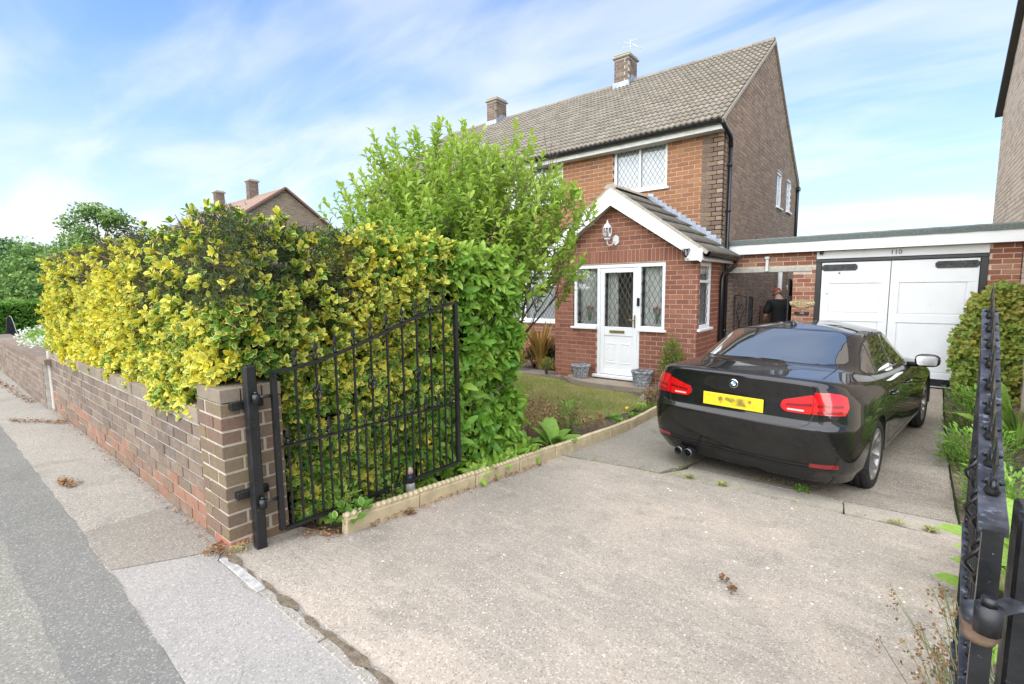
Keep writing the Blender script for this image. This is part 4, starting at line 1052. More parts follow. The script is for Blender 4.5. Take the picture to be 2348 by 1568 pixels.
for a, b in zip(cuts, cuts[1:]):                        # felt drip trim in overlapping lengths
    m = MB(); n = 14; vs = []
    for i in range(n+1):
        x = a+(b-a)*i/n; dzn = .007*mnoise.noise(Vector((x*6, 2, 0))); vs += [(x, GY-.178, 2.265+dzn), (x, GY-.182, 2.345+dzn), (x, GY-.10, 2.372+dzn), (x, GY+.3, 2.37)]
    m.add(vs, [(4*i+j, 4*i+4+j, 4*i+5+j, 4*i+1+j) for i in range(n) for j in range(3)]); m.build('felt_edge', MAT['felt'], gar)
m = MB(); m.box((op_r+.003, GY+.301, 2.20), (GX1+.012, 16.6, 2.368)); m.build('felt_roof', MAT['felt'], gar)
# front board with the number
m = MB(); m.bbox((gd_l+.004, GY-.018, 1.952), (gd_r-.002, GY+.05, 2.087), .003); hb = m.build('head_board', MAT['white_wood'], gar)
fm = MB(); fm.bbox((gd_l, GY-.012, 1.895), (gd_r, GY+.08, 1.945), .003); fm.bbox((gd_l+.001, GY-.010, -.2), (gd_l+.085, GY+.079, 1.894), .003); fm.bbox((gd_r-.085, GY-.010, -.2), (gd_r-.001, GY+.079, 1.894), .003); fm.build('door_frame', MAT['black_plastic'], gar)
def leaf(x0, x1, sg):
    m = MB(); y = GY+.012
    m.bbox((x0, y+.012, -.175), (x1, y+.045, 1.885), .003)
    d = m.build('garage_door', MAT['white_wood'], gar)
    w = .12
    for a, b, c, e in ((x0, x1, 1.52, 1.883), (x0, x1, .86, 1.0), (x0, x1, -.172, .06)):
        k = MB(); k.bbox((a+.001, y-.004, c), (b-.001, y+.013, e), .004); k.build('rail', MAT['white_wood'], d)
    for a, b in ((x0, x0+w), (x1-w, x1)):
        k = MB(); k.bbox((a+.001, y-.0035, .06), (b-.001, y+.0125, .86), .004); k.bbox((a+.001, y-.0035, 1.0), (b-.001, y+.0125, 1.52), .004); k.build('stile', MAT['white_wood'], d)
    for z0, z1 in ((.06, .86), (1.0, 1.52)):
        k = MB(); k.bbox((x0+w+.012, y+.004, z0+.012), (x1-w-.012, y+.016, z1-.012), .008); k.build('panel', MAT['white_wood'], d)
    for z in (1.795, -.09):
        hx = (x0+.005, x0+.52) if sg < 0 else (x1-.52, x1-.005)
        k = MB(); c = .03; k.prism([(hx[0]+c, -.055), (hx[1]-c, -.055), (hx[1], -.025), (hx[1], .025), (hx[1]-c, .055), (hx[0]+c, .055), (hx[0], .025), (hx[0], -.025)], 0, .012, Matrix.Translation((0, y-.004, z)) @ Matrix.Rotation(pi/2, 4, 'X'))
        for q in range(4): k.lathe([(.012, 0), (.009, .006), (.001, .008)], 8, Matrix.Translation((hx[0]+.06+q*.13, y-.016, z)) @ Matrix.Rotation(pi/2, 4, 'X'))
        k.build('strap_hinge', MAT['iron'], d)
    return d
mid = -.268
leaf(gd_l+.09, mid-.004, -1); leaf(mid+.004, gd_r-.09, 1)
def text(s, size, loc, rot, mat, parent, name, ext=.004, align='CENTER'):
    cu = bpy.data.curves.new(name, 'FONT'); cu.body = s; cu.size = size; cu.extrude = ext; cu.align_x = align; cu.align_y = 'CENTER'; cu.resolution_u = 3
    t = bpy.data.objects.new('tmp', cu); COL.objects.link(t); dg = bpy.context.evaluated_depsgraph_get()
    me = bpy.data.meshes.new_from_object(t.evaluated_get(dg)); bpy.data.objects.remove(t); me.materials.clear(); me.materials.append(mat)
    me.transform(Matrix.Translation(loc) @ rot); return link(name, me, parent)
RX = Matrix.Rotation(pi/2, 4, 'X')
text('110', .105, (-.215, GY-.024, 2.018), RX, MAT['black_plastic'], hb, 'house_number')
m = MB(); m.lathe([(.028, 0), (.030, .04), (.022, .05), (.018, .052)], 12, Matrix.Translation((-1.255, GY-.02, 2.055)) @ RX); m.bbox((-1.285, GY-.03, 2.065), (-1.225, GY-.016, 2.087), .004)
tag(m.build('security_camera', MAT['black_plastic']), 'tiny black dome camera on the white board above the garage door', 'camera')
m = MB(); m.prism([(-.022, 0), (0, .012), (.022, 0), (0, -.012)], 0, .006, Matrix.Translation((-.98, GY-.001, 1.70)) @ RX); m.lathe([(.01, 0), (.008, .008)], 8, Matrix.Translation((-1.15, GY-.001, 1.34)) @ RX); tag(m.build('keyhole_plate', MAT['iron']), None, None); bpy.data.objects['keyhole_plate'].parent = gar; bpy.data.objects['keyhole_plate'].matrix_parent_inverse = Matrix.Translation(-gar.location)
# plaque and small number plate on the brick pier
px_, pz_ = -1.52, 1.165
pq = thing('name_plaque', 'carved gilt plaque with the number 110 on the brick pier', 'plaque', (px_, GY-.03, pz_))
prof = [(-.205, 0), (-.185, .045), (-.15, .03), (-.11, .065), (-.05, .07), (0, .085), (.05, .07), (.11, .065), (.15, .03), (.185, .045), (.205, 0), (.185, -.04), (.13, -.045), (.07, -.075), (0, -.09), (-.07, -.075), (-.13, -.045), (-.185, -.04)]
m = MB(); m.prism(prof, 0, .02, Matrix.Translation((px_, GY-.002, pz_)) @ RX); m.build('plaque_board', simple('gilt_wood', (.34,.24,.11), .6, var=.3, scale=40, bump=.6, bscale=60, bdist=.01), pq)
m = MB()
for k in range(10):
    sx_ = -1 if k % 2 else 1; m.lathe([(.001, .012), (.018, .006), (.02, 0)], 7, Matrix.Translation((px_+sx_*(.09+.011*k), GY-.022, pz_+.02*sin(k*1.7))) @ RX)
m.build('rosette', simple('cream_carving', (.55,.44,.28), .6, var=.2), pq)
text('110', .085, (px_, GY-.024, pz_), RX, simple('pink_numerals', (.62,.42,.36), .6, bump=0), pq, 'plaque_number')
m = MB(); m.bbox((px_-.12, GY-.02, .955), (px_+.12, GY-.002, 1.01), .004); np_ = m.build('number_sign', MAT['iron']); tag(np_, 'small black sign with pale worn lettering on the brick pier', 'sign')
text('110', .045, (px_, GY-.022, .983), RX, MAT['white_dirty'], np_, 'sign_lettering')
# white floodlight on the passage lintel
fl_ = thing('flood_light', 'slim white wall light above the passage opening', 'light', (-2.13, GY-.04, 1.95))
m = MB(); m.bbox((-2.15, GY-.075, 1.755), (-2.10, GY-.004, 1.99), .008); m.build('light_body', MAT['white_dirty'], fl_); m = MB(); m.bbox((-2.165, GY-.09, 1.985), (-2.085, GY-.003, 2.035), .008); m.build('light_head', MAT['white_dirty'], fl_)
# passage: tall boarded gate standing open, small iron gate, post, meter cupboard, white pipes
tg = thing('passage_gate', 'tall black boarded gate with pointed top standing open at the passage', 'gate', (-1.76, GY+.02, -.3))
for k in range(6):
    m = MB(); m.bbox((-1.775, GY+.03+k*.12, -.22), (-1.745, GY+.148+k*.12, 1.62-.5*((k/5-.0)**1.6)*.4), .004); m.build('board', MAT['iron'], tg)
m = MB(); m.bbox((-1.743, GY+.03, 1.2), (-1.715, GY+.74, 1.3), .004); m.bbox((-1.743, GY+.03, .1), (-1.715, GY+.74, .2), .004); m.build('ledge', MAT['iron'], tg)
ig = thing('side_gate', 'small black scrolled iron gate beside the house wall in the passage', 'gate', (-2.7, 10.75, -.3))
for nm, pts_ in (('frame', [(-2.80, 10.75, -.15), (-2.80, 10.75, 1.30)]), ('frame', [(-2.58, 10.75, -.15), (-2.58, 10.75, 1.26)]), ('top_rail', [(-2.80, 10.75, 1.30), (-2.69, 10.75, 1.305), (-2.58, 10.75, 1.26)]), ('bottom_rail', [(-2.80, 10.75, -.1), (-2.58, 10.75, -.1)]), ('scroll', [(-2.79, 10.75, .3), (-2.70, 10.75, .7), (-2.62, 10.75, 1.0), (-2.66, 10.75, 1.12), (-2.72, 10.75, 1.02)]), ('scroll', [(-2.59, 10.75, .3), (-2.68, 10.75, .6), (-2.76, 10.75, .95), (-2.72, 10.75, 1.15)])):
    m = MB(); m.tube(pts_, .011, 6); m.build(nm, MAT['iron'], ig)
m = MB(); m.bbox((-2.53, 10.72, -.35), (-2.46, 10.79, 1.28), .006); tag(m.build('gate_post', MAT['iron']), 'plain square black post next to the small scrolled passage gate', 'post')
m = MB(); m.bbox((-2.83, 13.1, -.1), (-2.60, 13.5, 1.02), .01); cub = m.build('meter_cupboard', MAT['wood_brown']); tag(cub, 'brown wooden cupboard against the house wall in the passage', 'cupboard')
m = MB(); m.bbox((-2.598, 13.12, -.05), (-2.585, 13.48, .98), .004); m.build('cupboard_door', MAT['wood_brown'], cub)
m = MB(); m.tube([(-2.70, 14.6, -.3), (-2.70, 14.6, 2.05)], .055, 8); tag(m.build('soil_pipe', MAT['white_dirty']), 'thick white pipe up the house wall in the passage', 'pipe')
m = MB(); m.tube([(-2.05, 12.6, -.3), (-2.05, 12.6, 2.05)], .018, 6); m.tube([(-2.05, 12.6, 1.45), (-2.16, 12.6, 1.35), (-2.18, 12.6, 1.5)], .014, 6); tag(m.build('white_rail', MAT['white_dirty']), 'thin white post with a hooked bracket behind the man', 'post')
m = MB(); m.box((XG+.02, 16.3, -.4), (-1.7, 16.4, 2.06)); tag(m.build('passage_end_wall', MAT['brick_dark']), kind='structure')
sheet('passage_floor', [(XG+.01, GY-.05), (-1.45, GY-.05), (-1.6, 16.3), (XG+.01, 16.3)], lambda x, y: -.27, MAT['drive_b'], .8, .1, kind='structure')

# ------------------------------------------------------------------ boundary wall and pier
bw = thing('boundary_wall', 'low weathered brown brick wall with orange lower courses under the variegated hedge', 'wall', (-5.7, 1.12, 0))
WY, WX0, WX1 = 1.025, -8.42, -3.26; wch = .0835
m = MB(); m.box((WX0, WY+.009, -.1), (WX1-.002, WY+.21, .775)); wm = m.build('wall_core', MAT['mortar_grey'], bw)
rw = random.Random(11)
def wmat(k, x):
    if k <= 1: return MAT['brick_wall_low']
    if k == 2: return MAT['brick_wall_low'] if rw.random() < .75 else MAT['brick_wall']
    return MAT['brick_wall']
wrec = lay((0, WY, 0), (1, 0, 0), (0, -1, 0), 0.005, 8, wch, .2345, .0135, lambda k, z: [(WX0, WX1)], wmat, jitter=.003)
# spalled bricks: some sit back, a few are missing with mortar showing
wrec = [((r[0]+Vector((0, .002 if (r[0].z < .22 and rw.random() < .16) else 0, 0))), *r[1:]) for r in wrec]
emit(wrec, wm, 300)
x = WX0; k = 0
while x < WX1-.1:                                        # coping of bricks laid flat
    o = bpy.data.objects.new('coping_brick', brick_mesh(MAT['brick_coping'])); COL.objects.link(o); attach(o, bw)
    L = min(.2245, WX1-x); o.matrix_basis = Matrix.Translation((x+L/2, WY+.105+rw.uniform(-.004, .004), .735+rw.uniform(-.003, .003))) @ Matrix.Diagonal((L, .222, .092, 1)); x += .2345
o_ = MB(); o_.bbox((WX0-.01, WY-.012, -.05), (WX0+.10, WY+.2, .76), .01); o_.build('end_render', MAT['mortar_grey'], bw)
nw = thing('neighbour_wall', 'smoother brown brick garden wall with pale coping beyond the hedge', 'wall', (-11, 1.0, 0))
m = MB(); m.box((-14.2, .975, -.1), (WX0-.013, 1.19, .60)); nwm = m.build('wall_core', MAT['mortar_grey'], nw)
nrec = lay((0, .969, 0), (1, 0, 0), (0, -1, 0), 0.005, 7, wch, .2345, .010, lambda k, z: [(-14.2, WX0-.015)], lambda k, x: MAT['brick_wall'], jitter=.002)
emit(nrec, nwm, 120)
x = -14.2
while x < WX0-.3:
    o = bpy.data.objects.new('coping_brick', brick_mesh(MAT['brick_wall'])); COL.objects.link(o); attach(o, nw)
    o.matrix_basis = Matrix.Translation((x+.3, 1.08, .635)) @ Matrix.Diagonal((.59, .245, .07, 1)); x += .6
# gate pier, a brick and a half square
gp = thing('gate_pier', 'square brown brick gate pier with coping at the end of the low wall', 'pier', (-3.09, 1.2, 0))
PX, PXl, PYf, PYb = -2.92, -3.262, 1.02, 1.365
m = MB(); m.box((PXl+.006, PYf+.006, -.1), (PX-.006, PYb-.004, .855)); pm = m.build('pier_core', MAT['mortar'], gp)
R = []; pch = .0805; rp = random.Random(5)
for k in range(-1, 10):
    z = .055+k*pch+pch/2; H = pch-.013
    mt = lambda: MAT['brick_red'] if (k == -1) else MAT['brick_pier']
    if k % 2 == 0:                                       # header at the corner on the street face
        R.append((Vector((PX-.051, PYf+.112, z)), Vector((0, 1, 0)), Vector((1, 0, 0)), .224, H, .102, mt())); R.append((Vector((PX-.051, PYf+.292, z)), Vector((0, 1, 0)), Vector((1, 0, 0)), .1, H, .102, mt()))
        R.append((Vector((PXl+.112, PYf+.051, z)), Vector((1, 0, 0)), Vector((0, -1, 0)), .224, H, .102, MAT['brick_pier']))
    else:
        R.append((Vector((PX-.112, PYf+.051, z)), Vector((1, 0, 0)), Vector((0, -1, 0)), .224, H, .102, mt())); R.append((Vector((PXl+.051, PYf+.051, z)), Vector((1, 0, 0)), Vector((0, -1, 0)), .1, H, .102, MAT['brick_pier']))
        R.append((Vector((PX-.051, PYf+.229, z)), Vector((0, 1, 0)), Vector((1, 0, 0)), .224, H, .102, MAT['brick_pier']))
R = [((r[0]+Vector((rp.uniform(-.003, .003), rp.uniform(-.003, .003), 0))), *r[1:]) for r in R]
emit(R, pm, 100)
for i in range(3):
    for j in range(1):
        o = bpy.data.objects.new('coping_brick', brick_mesh(MAT['brick_coping'])); COL.objects.link(o); attach(o, gp)
        o.matrix_basis = Matrix.Translation(((PX+PXl)/2+rp.uniform(-.003, .003), PYf+.058+i*.1155, .9)) @ Matrix.Diagonal((.349, .108, .075, 1))

# ------------------------------------------------------------------ iron gates
def finial(m, p, s=1.0, axis=Vector((1, 0, 0))):
    """spear head with a collar of leaves, flat blade across axis"""
    p = Vector(p); a = axis.normalized(); b = Vector((-a.y, a.x, 0))
    m.lathe([(.010*s, 0), (.014*s, .008*s), (.009*s, .018*s), (.012*s, .03*s)], 8, Matrix.Translation(p))
    for sg in (-1, 1):
        m.tube([p+Vector((0, 0, .02*s)), p+a*sg*.022*s+Vector((0, 0, .034*s)), p+a*sg*.030*s+Vector((0, 0, .020*s))], .0055*s, 5)
        m.tube([p+Vector((0, 0, .02*s)), p+b*sg*.010*s+Vector((0, 0, .030*s)), p+b*sg*.014*s+Vector((0, 0, .022*s))], .005*s, 5)
    z0 = .035*s; w = .017*s; t = .006*s
    q = [p+Vector((0, 0, z0))]+[p+a*x+b*y+Vector((0, 0, z0+.03*s)) for x, y in ((-w, 0), (0, -t), (w, 0), (0, t))]+[p+Vector((0, 0, z0+.085*s))]
    m.add(q, [(0, 2, 1), (0, 3, 2), (0, 4, 3), (0, 1, 4), (1, 2, 5), (2, 3, 5), (3, 4, 5), (4, 1, 5)])
def basket(m, p, axis):
    p = Vector(p)
    for k in range(4):
        pts_ = []
        for i in range(9):
            t = i/8; r = .030*sin(pi*t); an = k*pi/2+t*pi*1.1; pts_.append(p+Vector((r*cos(an), r*sin(an), -.06+.12*t)))
        m.tube(pts_, .0055, 5)
def iron_gate(h0, h1, zb, zm, ztop, label, n=11, rail=.030, rail_mat='iron', sign=1, bw_=.0115, side=-1, rail_w=None):
    """h0 hinge foot (x, y), h1 free end; ztop(t) height of the top rail"""
    h0, h1 = Vector(h0), Vector(h1); a = (h1-h0).normalized(); A = Vector((a.x, a.y, 0)); Lg = (h1-h0).length; rail_w = rail_w or rail
    g = thing('iron_gate', label, 'gate', (h0.x, h0.y, zb-.05))
    P = lambda t, z: Vector((h0.x+a.x*t, h0.y+a.y*t, z))
    for t in (0, Lg):
        m = MB(); bar(m, P(t, zb), P(t, ztop(t/Lg)-.002), .030 if t == 0 else .030, rail_w, A); m.build('stile', MAT['iron'], g)
    for nm, z in (('bottom_rail', zb), ('middle_rail', zm)):
        m = MB(); bar(m, P(.016, z), P(Lg-.016, z), rail_w, .012 if nm == 'middle_rail' else .020); m.build(nm, MAT[rail_mat], g)
    m = MB(); N_ = 16
    for i in range(N_):
        t0, t1 = i/N_, (i+1)/N_; bar(m, P(t0*Lg-(.018 if i == 0 else .001), ztop(t0)), P(t1*Lg+(.018 if i == N_-1 else .001), ztop(t1)), rail_w, .018)
    m.build('top_rail', MAT[rail_mat], g)
    for i in range(1, n):
        t = i/n; m = MB()
        bar(m, P(t*Lg, zb+.01), P(t*Lg, ztop(t)-.009), bw_, bw_, A); b = m.build('bar', MAT['iron'], g)
        if i in (2, 5, 8): k = MB(); basket(k, P(t*Lg, zm+.28), A); k.build('basket_twist', MAT['iron'], b)
        k = MB(); finial(k, P(t*Lg, ztop(t)+.010), 1.05, A); k.build('finial', MAT['iron'], b)
    for i in range(n):                                    # dog bars up to the middle rail
        t = (i+.5)/n; m = MB(); bar(m, P(t*Lg, zb+.01), P(t*Lg, zm-.007), bw_*.9, bw_*.9, A); b = m.build('dog_bar', MAT['iron'], g)
        k = MB(); finial(k, P(t*Lg, zm+.008), 1.0, A); k.build('finial', MAT['iron'], b)
    for z in (zb+.20, ztop(0)-.13):
        m = MB(); c = P(0, z); e = c-A*.10
        m.tube([c, e], .010, 6); m.tube([e+Vector((0, 0, -.03)), e+Vector((0, 0, .02))], .020, 10); m.tube([e+Vector((0, 0, .02)), e+Vector((0, 0, .035))], .012, 6); m.build('hinge', MAT['iron'], g)
    return g
def ztopL(t): return 1.02+.36*(1-cos(pi*min(t*.97, 1)))/2*.0+1.0*0+.36*(0.20*t+1.9*t*t-1.1*t**3)
iron_gate((-2.79, 1.262), (-2.775, 2.70), .08, .575, ztopL, 'black iron gate with curved spear topped rail standing open against the hedge', 11)
def square_post(loc, h, lab, w=.058):
    x, y = loc; p = thing('gate_post', lab, 'gate post', (x, y, 0)); m = MB(); m.bbox((x-w/2, y-w/2, -.1), (x+w/2, y+w/2, h), .006); m.build('post_shaft', MAT['iron'], p)
    return p
pl = square_post((-2.838, 1.152), 1.07, 'square black iron gate post bolted to the brick pier')
for z in (.30, .82):
    m = MB(); m.bbox((-2.917, 1.062, z), (-2.876, 1.24, z+.045), .004); m.build('wall_bracket', MAT['iron'], pl)
def ztopR(t): return ztopL(t)
iron_gate((.150, 1.262), (.232, 2.50), .06, .56, ztopR, 'black iron gate with worn paint on its top rail beside the lavender', 10, rail_w=.042, rail_mat='iron_worn')
pr = square_post((.222, 1.312), 1.06, 'plain black square gate post beside the lavender and worn gate', .075)
m = MB(); m.lathe([(.0, 0), (.028, .001), (.030, .010), (.028, .024), (.018, .030), (.0, .032)], 12, Matrix.Translation((.138, 1.205, .855))); bar(m, (.14, 1.21, .872), (.20, 1.285, .872), .02); m.build('hinge_collar', MAT['iron_worn'], pr)
m = MB(); m.lathe([(.0, 0), (.024, .002), (.028, .012), (.026, .024), (.029, .034), (.02, .042)], 10, Matrix.Translation((.140, 1.21, .815))); m.build('hinge_knuckle', MAT['rust'], pr)

# ------------------------------------------------------------------ neighbouring house on the right
nh = thing('neighbour_house', 'pale buff brick house wall with dark verge rising beyond the garage', 'house', (3.5, 11, -.3))
NX, NY0, NY1, NZE = 1.252, 6.6, 14.42, 5.05; NYR = (NY0+NY1)/2+.1; NZR = NZE+(NY1-NYR)*.70
m = MB(); m.box((NX+.006, NY0, -.4), (8, NY1, NZE)); m.add([(NX+.006, NY0, NZE), (NX+.006, NY1, NZE), (NX+.006, NYR, NZR)], [(0, 1, 2)]); nwl = m.build('side_wall', MAT['mortar_pale'], nh)
def nspan(k, zm):
    y0, y1 = NY0, NY1
    if zm > NZE: e = (NZR-zm-.03)/.70; y0, y1 = NYR-e, NYR+e
    return [(max(y0, NY0), min(y1, NY1))] if y1-y0 > .1 else []
nr_ = lay((NX, 0, 0), (0, 1, 0), (-1, 0, 0), .9, int((NZR-.9)/.082), .082, .232, JT, nspan, lambda k, x: MAT['brick_pale'], jitter=.0015)
emit(nr_, nwl, 0)
m = MB()
for s_, ye in ((-1, NY0-.2), (1, NY1+.12)): bar(m, (NX-.05, ye, NZR-.02-.70*abs(ye-NYR)), (NX-.05, NYR, NZR-.02), .10, .12, Vector((1, 0, 0)))
m.build('verge', simple('dark_verge', (.05,.045,.04), .8), nh)
m = MB(); m.add([(NX-.08, NY0-.2, NZR-.70*(NYR-NY0+.2)+.05), (8, NY0-.2, NZR-.70*(NYR-NY0+.2)+.05), (8, NYR, NZR+.05), (NX-.08, NYR, NZR+.05), (8, NY1+.12, NZR-.70*(NY1+.12-NYR)+.05), (NX-.08, NY1+.12, NZR-.70*(NY1+.12-NYR)+.05)], [(0, 1, 2, 3), (3, 2, 4, 5)]); m.build('roof', MAT['tile'], nh)

# ------------------------------------------------------------------ houses further along the street
fh = thing('distant_house', 'distant brick house with red brown roof and two chimneys behind the hedge', 'house', (-31, 13, -.4))
FX, FL = -26.9, -39.0
m = MB(); m.box((FL, 9.8, -.5), (FX, 17, 4.5)); m.add([(FX, 9.8, 4.5), (FX, 17, 4.5), (FX, 13.4, 6.98)], [(0, 1, 2)]); fwl = m.build('wall', MAT['mortar'], fh)
fr2 = lay((FX+.006, 0, 0), (0, 1, 0), (1, 0, 0), .2, 80, CH, BL, JT, lambda k, zm: ([(9.85, 16.95)] if zm < 4.45 else ([(13.4-(6.95-zm)/.69, 13.4+(6.95-zm)/.69)] if zm < 6.85 else [])), lambda k, x: MAT['brick_dark'])
fr2 += lay((0, 9.794, 0), (1, 0, 0), (0, -1, 0), .2, 50, CH, BL, JT, lambda k, zm: [(FL, FX)], lambda k, x: MAT['brick_front'])
emit(fr2, fwl, 0)
m = MB(); frf = [(FL-.1, 9.5, 4.38), (FX+.12, 9.5, 4.38), (FX+.12, 13.4, 7.10), (FL-.1, 13.4, 7.10), (FX+.12, 17.3, 4.38), (FL-.1, 17.3, 4.38)]
m.add(frf, [(0, 1, 2, 3), (3, 2, 4, 5)]); rf_ = m.build('roof', MAT['tile_far'], fh)
m = MB(); U_ = Vector((0, 3.9, 2.72)).normalized()
for r in range(16): 
    p = Vector((0, 9.5, 4.38))+U_*(r*.295); q = p+U_*.30; m.add([(FL-.1, p.y, p.z+.04), (FX+.12, p.y, p.z+.04), (FX+.12, q.y, q.z+.012), (FL-.1, q.y, q.z+.012), (FL-.1, p.y, p.z), (FX+.12, p.y, p.z)], [(0, 1, 2, 3), (4, 5, 1, 0)])
tag(m.build('roof_tiling', MAT['tile_far'], rf_), kind='stuff')
m = MB()
for s_ in (-1, 1): bar(m, (FX+.13, 13.4+s_*3.9, 4.36), (FX+.13, 13.4, 7.08), .10, .16, Vector((1, 0, 0)))
m.build('verge', simple('red_verge', (.26,.13,.10), .9), rf_)
for cxx, lab in ((-30.4, 'near chimney'), (-35.3, 'far chimney')):
    m = MB(); m.box((cxx-.23, 13.0, 6.2), (cxx+.23, 13.5, 7.85)); c = m.build('chimney', MAT['mortar_grey'], rf_)
bricks = []
for cxx in (-30.4, -35.3):
    for f in range(2):
        bricks += lay(((cxx+.235, 0, 0) if f else (0, 12.99, 0)), ((0, 1, 0) if f else (1, 0, 0)), ((1, 0, 0) if f else (0, -1, 0)), 6.3, 18, CH, BL, JT, (lambda k, z: [(13.0, 13.5)]) if f else (lambda k, z, c=cxx: [(c-.23, c+.23)]), lambda k, x: MAT['brick_chimney'])
emit(bricks, rf_, 0, rest='chimney_brickwork')
for cxx in (-30.4, -35.3): m = MB(); m.bbox((cxx-.31, 12.92, 7.85), (cxx+.31, 13.58, 7.95), .03); m.bbox((cxx-.22, 13.0, 7.948), (cxx+.22, 13.5, 8.01), .03); m.build('capping', MAT['verge'], rf_)
# ------------------------------------------------------------------ the parked saloon car
def car_mats():
    t = NT('black_car_paint'); t.P(base=t.ramp(t.noise(5, 5, .7), [(.4, (.004,.004,.0045)), (.75, (.012,.011,.010))]), rough=.5, spec=.12, coat=1.0, coatr=t.mr(t.noise(7, 4, .7), .45, .75, .008, .05)); MAT['paint'] = t.m
    t = NT('car_glass'); t.nt.nodes.remove(t.p); df = t.n('ShaderNodeBsdfDiffuse'); df.inputs[0].default_value = (.03,.035,.036,1); gl = t.n('ShaderNodeBsdfGlossy'); gl.inputs['Roughness'].default_value = .012; gl.inputs['Color'].default_value = (.97,.95,.92,1)
    lw = t.n('ShaderNodeLayerWeight'); lw.inputs['Blend'].default_value = .4; mx_ = t.n('ShaderNodeMixShader'); t.l(t.math('ADD', t.math('MULTIPLY', lw.outputs['Fresnel'], .6), .36), mx_.inputs[0]); t.l(df.outputs[0], mx_.inputs[1]); t.l(gl.outputs[0], mx_.inputs[2]); t.l(mx_.outputs[0], t.out.inputs[0]); MAT['car_glass'] = t.m
    t = NT('satin_black_trim'); t.P(base=(.012,.012,.013), rough=.32, spec=.4); MAT['trim'] = t.m
    t = NT('tyre_rubber'); f = t.noise(30, 3); t.P(base=t.ramp(f, [(.3, (.012,.012,.012)), (.7, (.028,.027,.025))]), rough=.75, spec=.25); MAT['tyre'] = t.m
    t = NT('rim_alloy'); f = t.noise(9, 4); t.P(base=t.ramp(f, [(.35, (.34,.33,.32)), (.7, (.20,.17,.14))]), rough=.34, metal=.75); MAT['rim'] = t.m
    t = NT('rim_dark'); t.P(base=(.02,.018,.016), rough=.6); MAT['rim_dark'] = t.m
    t = NT('tail_lens'); t.P(base=(.52,.004,.008), rough=.06, spec=.7, coat=1.0, coatr=.01, emiss=0.0); MAT['lens'] = t.m
    t = NT('tail_lens_dark'); t.P(base=(.20,.003,.005), rough=.08, spec=.6, coat=1.0); MAT['lens_dark'] = t.m
    t = NT('reverse_lens'); t.P(base=(.62,.42,.42), rough=.1, spec=.6, coat=.8); MAT['lens_pale'] = t.m
    t = NT('plate_yellow')                                       # the registration is an unreadable blur in the photograph
    mp = t.n('ShaderNodeMapping'); t.l(t.obj(), mp.inputs[0]); mp.inputs['Scale'].default_value = (1, 1, .9); sp_ = t.n('ShaderNodeSeparateXYZ'); t.l(t.obj(), sp_.inputs[0])
    band = t.math('MULTIPLY', t.mr(sp_.outputs[2], .783, .800), t.mr(sp_.outputs[2], .868, .850)); side = t.math('MULTIPLY', t.mr(sp_.outputs[1], -.245, -.21), t.mr(sp_.outputs[1], .245, .21))
    t.P(base=t.mix(t.math('MULTIPLY', t.math('MULTIPLY', band, side), t.mr(t.noise(17, 1, .4, mp.outputs[0]), .44, .66, 0, .85)), (.78,.56,.02), (.12,.10,.04)), rough=.35); MAT['plate'] = t.m
    t = NT('chrome'); t.P(base=(.75,.76,.78), rough=.12, metal=1.); MAT['chrome'] = t.m
    t = NT('exhaust_steel'); t.P(base=(.16,.16,.16), rough=.35, metal=.9); MAT['exhaust'] = t.m
    t = NT('badge_blue'); t.P(base=(.10,.28,.62), rough=.2); MAT['badge_blue'] = t.m
    t = NT('badge_white'); t.P(base=(.8,.8,.8), rough=.2); MAT['badge_white'] = t.m
car_mats()
R_ = []
def ring(x, y, z): R_.append(list(zip(x, y, z)))
mx = [1.04, 1.5, 1.95, 2.35, 2.85, 3.35, 3.85]
ring([.20,.205,.225,.29,.45,.66]+mx+[4.15,4.32,4.42,4.50,4.53], [0,.35,.60,.755,.825,.84,.84,.84,.84,.84,.84,.84,.84,.82,.78,.66,.40,0], [.215,.215,.215,.215,.21,.205]+[.19]*7+[.19,.19,.19,.19,.19])
ring([.085,.092,.112,.19,.40,.65]+mx+[4.15,4.36,4.50,4.58,4.61], [0,.36,.63,.805,.872,.884,.885,.875,.87,.87,.87,.875,.885,.88,.84,.70,.42,0], [.345,.345,.345,.335,.32,.30]+[.285,.26,.255,.255,.255,.26,.285]+[.31,.33,.33,.33,.33])
ring([.035,.040,.062,.145,.375,.65]+mx+[4.16,4.40,4.54,4.61,4.63], [0,.36,.635,.822,.892,.900,.903,.890,.882,.880,.882,.890,.902,.895,.86,.72,.43,0], [.52,.52,.515,.51,.50,.49]+[.48,.46,.45,.45,.45,.46,.48]+[.48,.48,.48,.48,.48])
ring([.012,.017,.042,.128,.37,.65]+mx+[4.16,4.40,4.53,4.60,4.62], [0,.36,.635,.822,.895,.905,.909,.904,.898,.894,.896,.902,.906,.895,.86,.71,.42,0], [.70,.70,.70,.695,.69,.685]+[.68,.67,.66,.655,.655,.66,.67]+[.66,.65,.64,.62,.62])
ring([.058,.062,.080,.155,.38,.65]+mx+[4.16,4.39,4.52,4.59,4.61], [0,.36,.632,.818,.893,.904,.909,.904,.898,.894,.896,.902,.905,.893,.855,.70,.415,0], [.735,.735,.735,.73,.725,.72]+[.715,.70,.69,.685,.685,.69,.70]+[.69,.68,.67,.65,.65])
ring([.075,.078,.095,.172,.39,.65]+mx+[4.15,4.36,4.48,4.545,4.56], [0,.36,.630,.800,.874,.890,.893,.890,.886,.882,.880,.878,.868,.845,.80,.66,.40,0], [.905,.905,.90,.892,.878,.868]+[.860,.845,.83,.82,.81,.80,.785]+[.78,.76,.74,.74,.74])
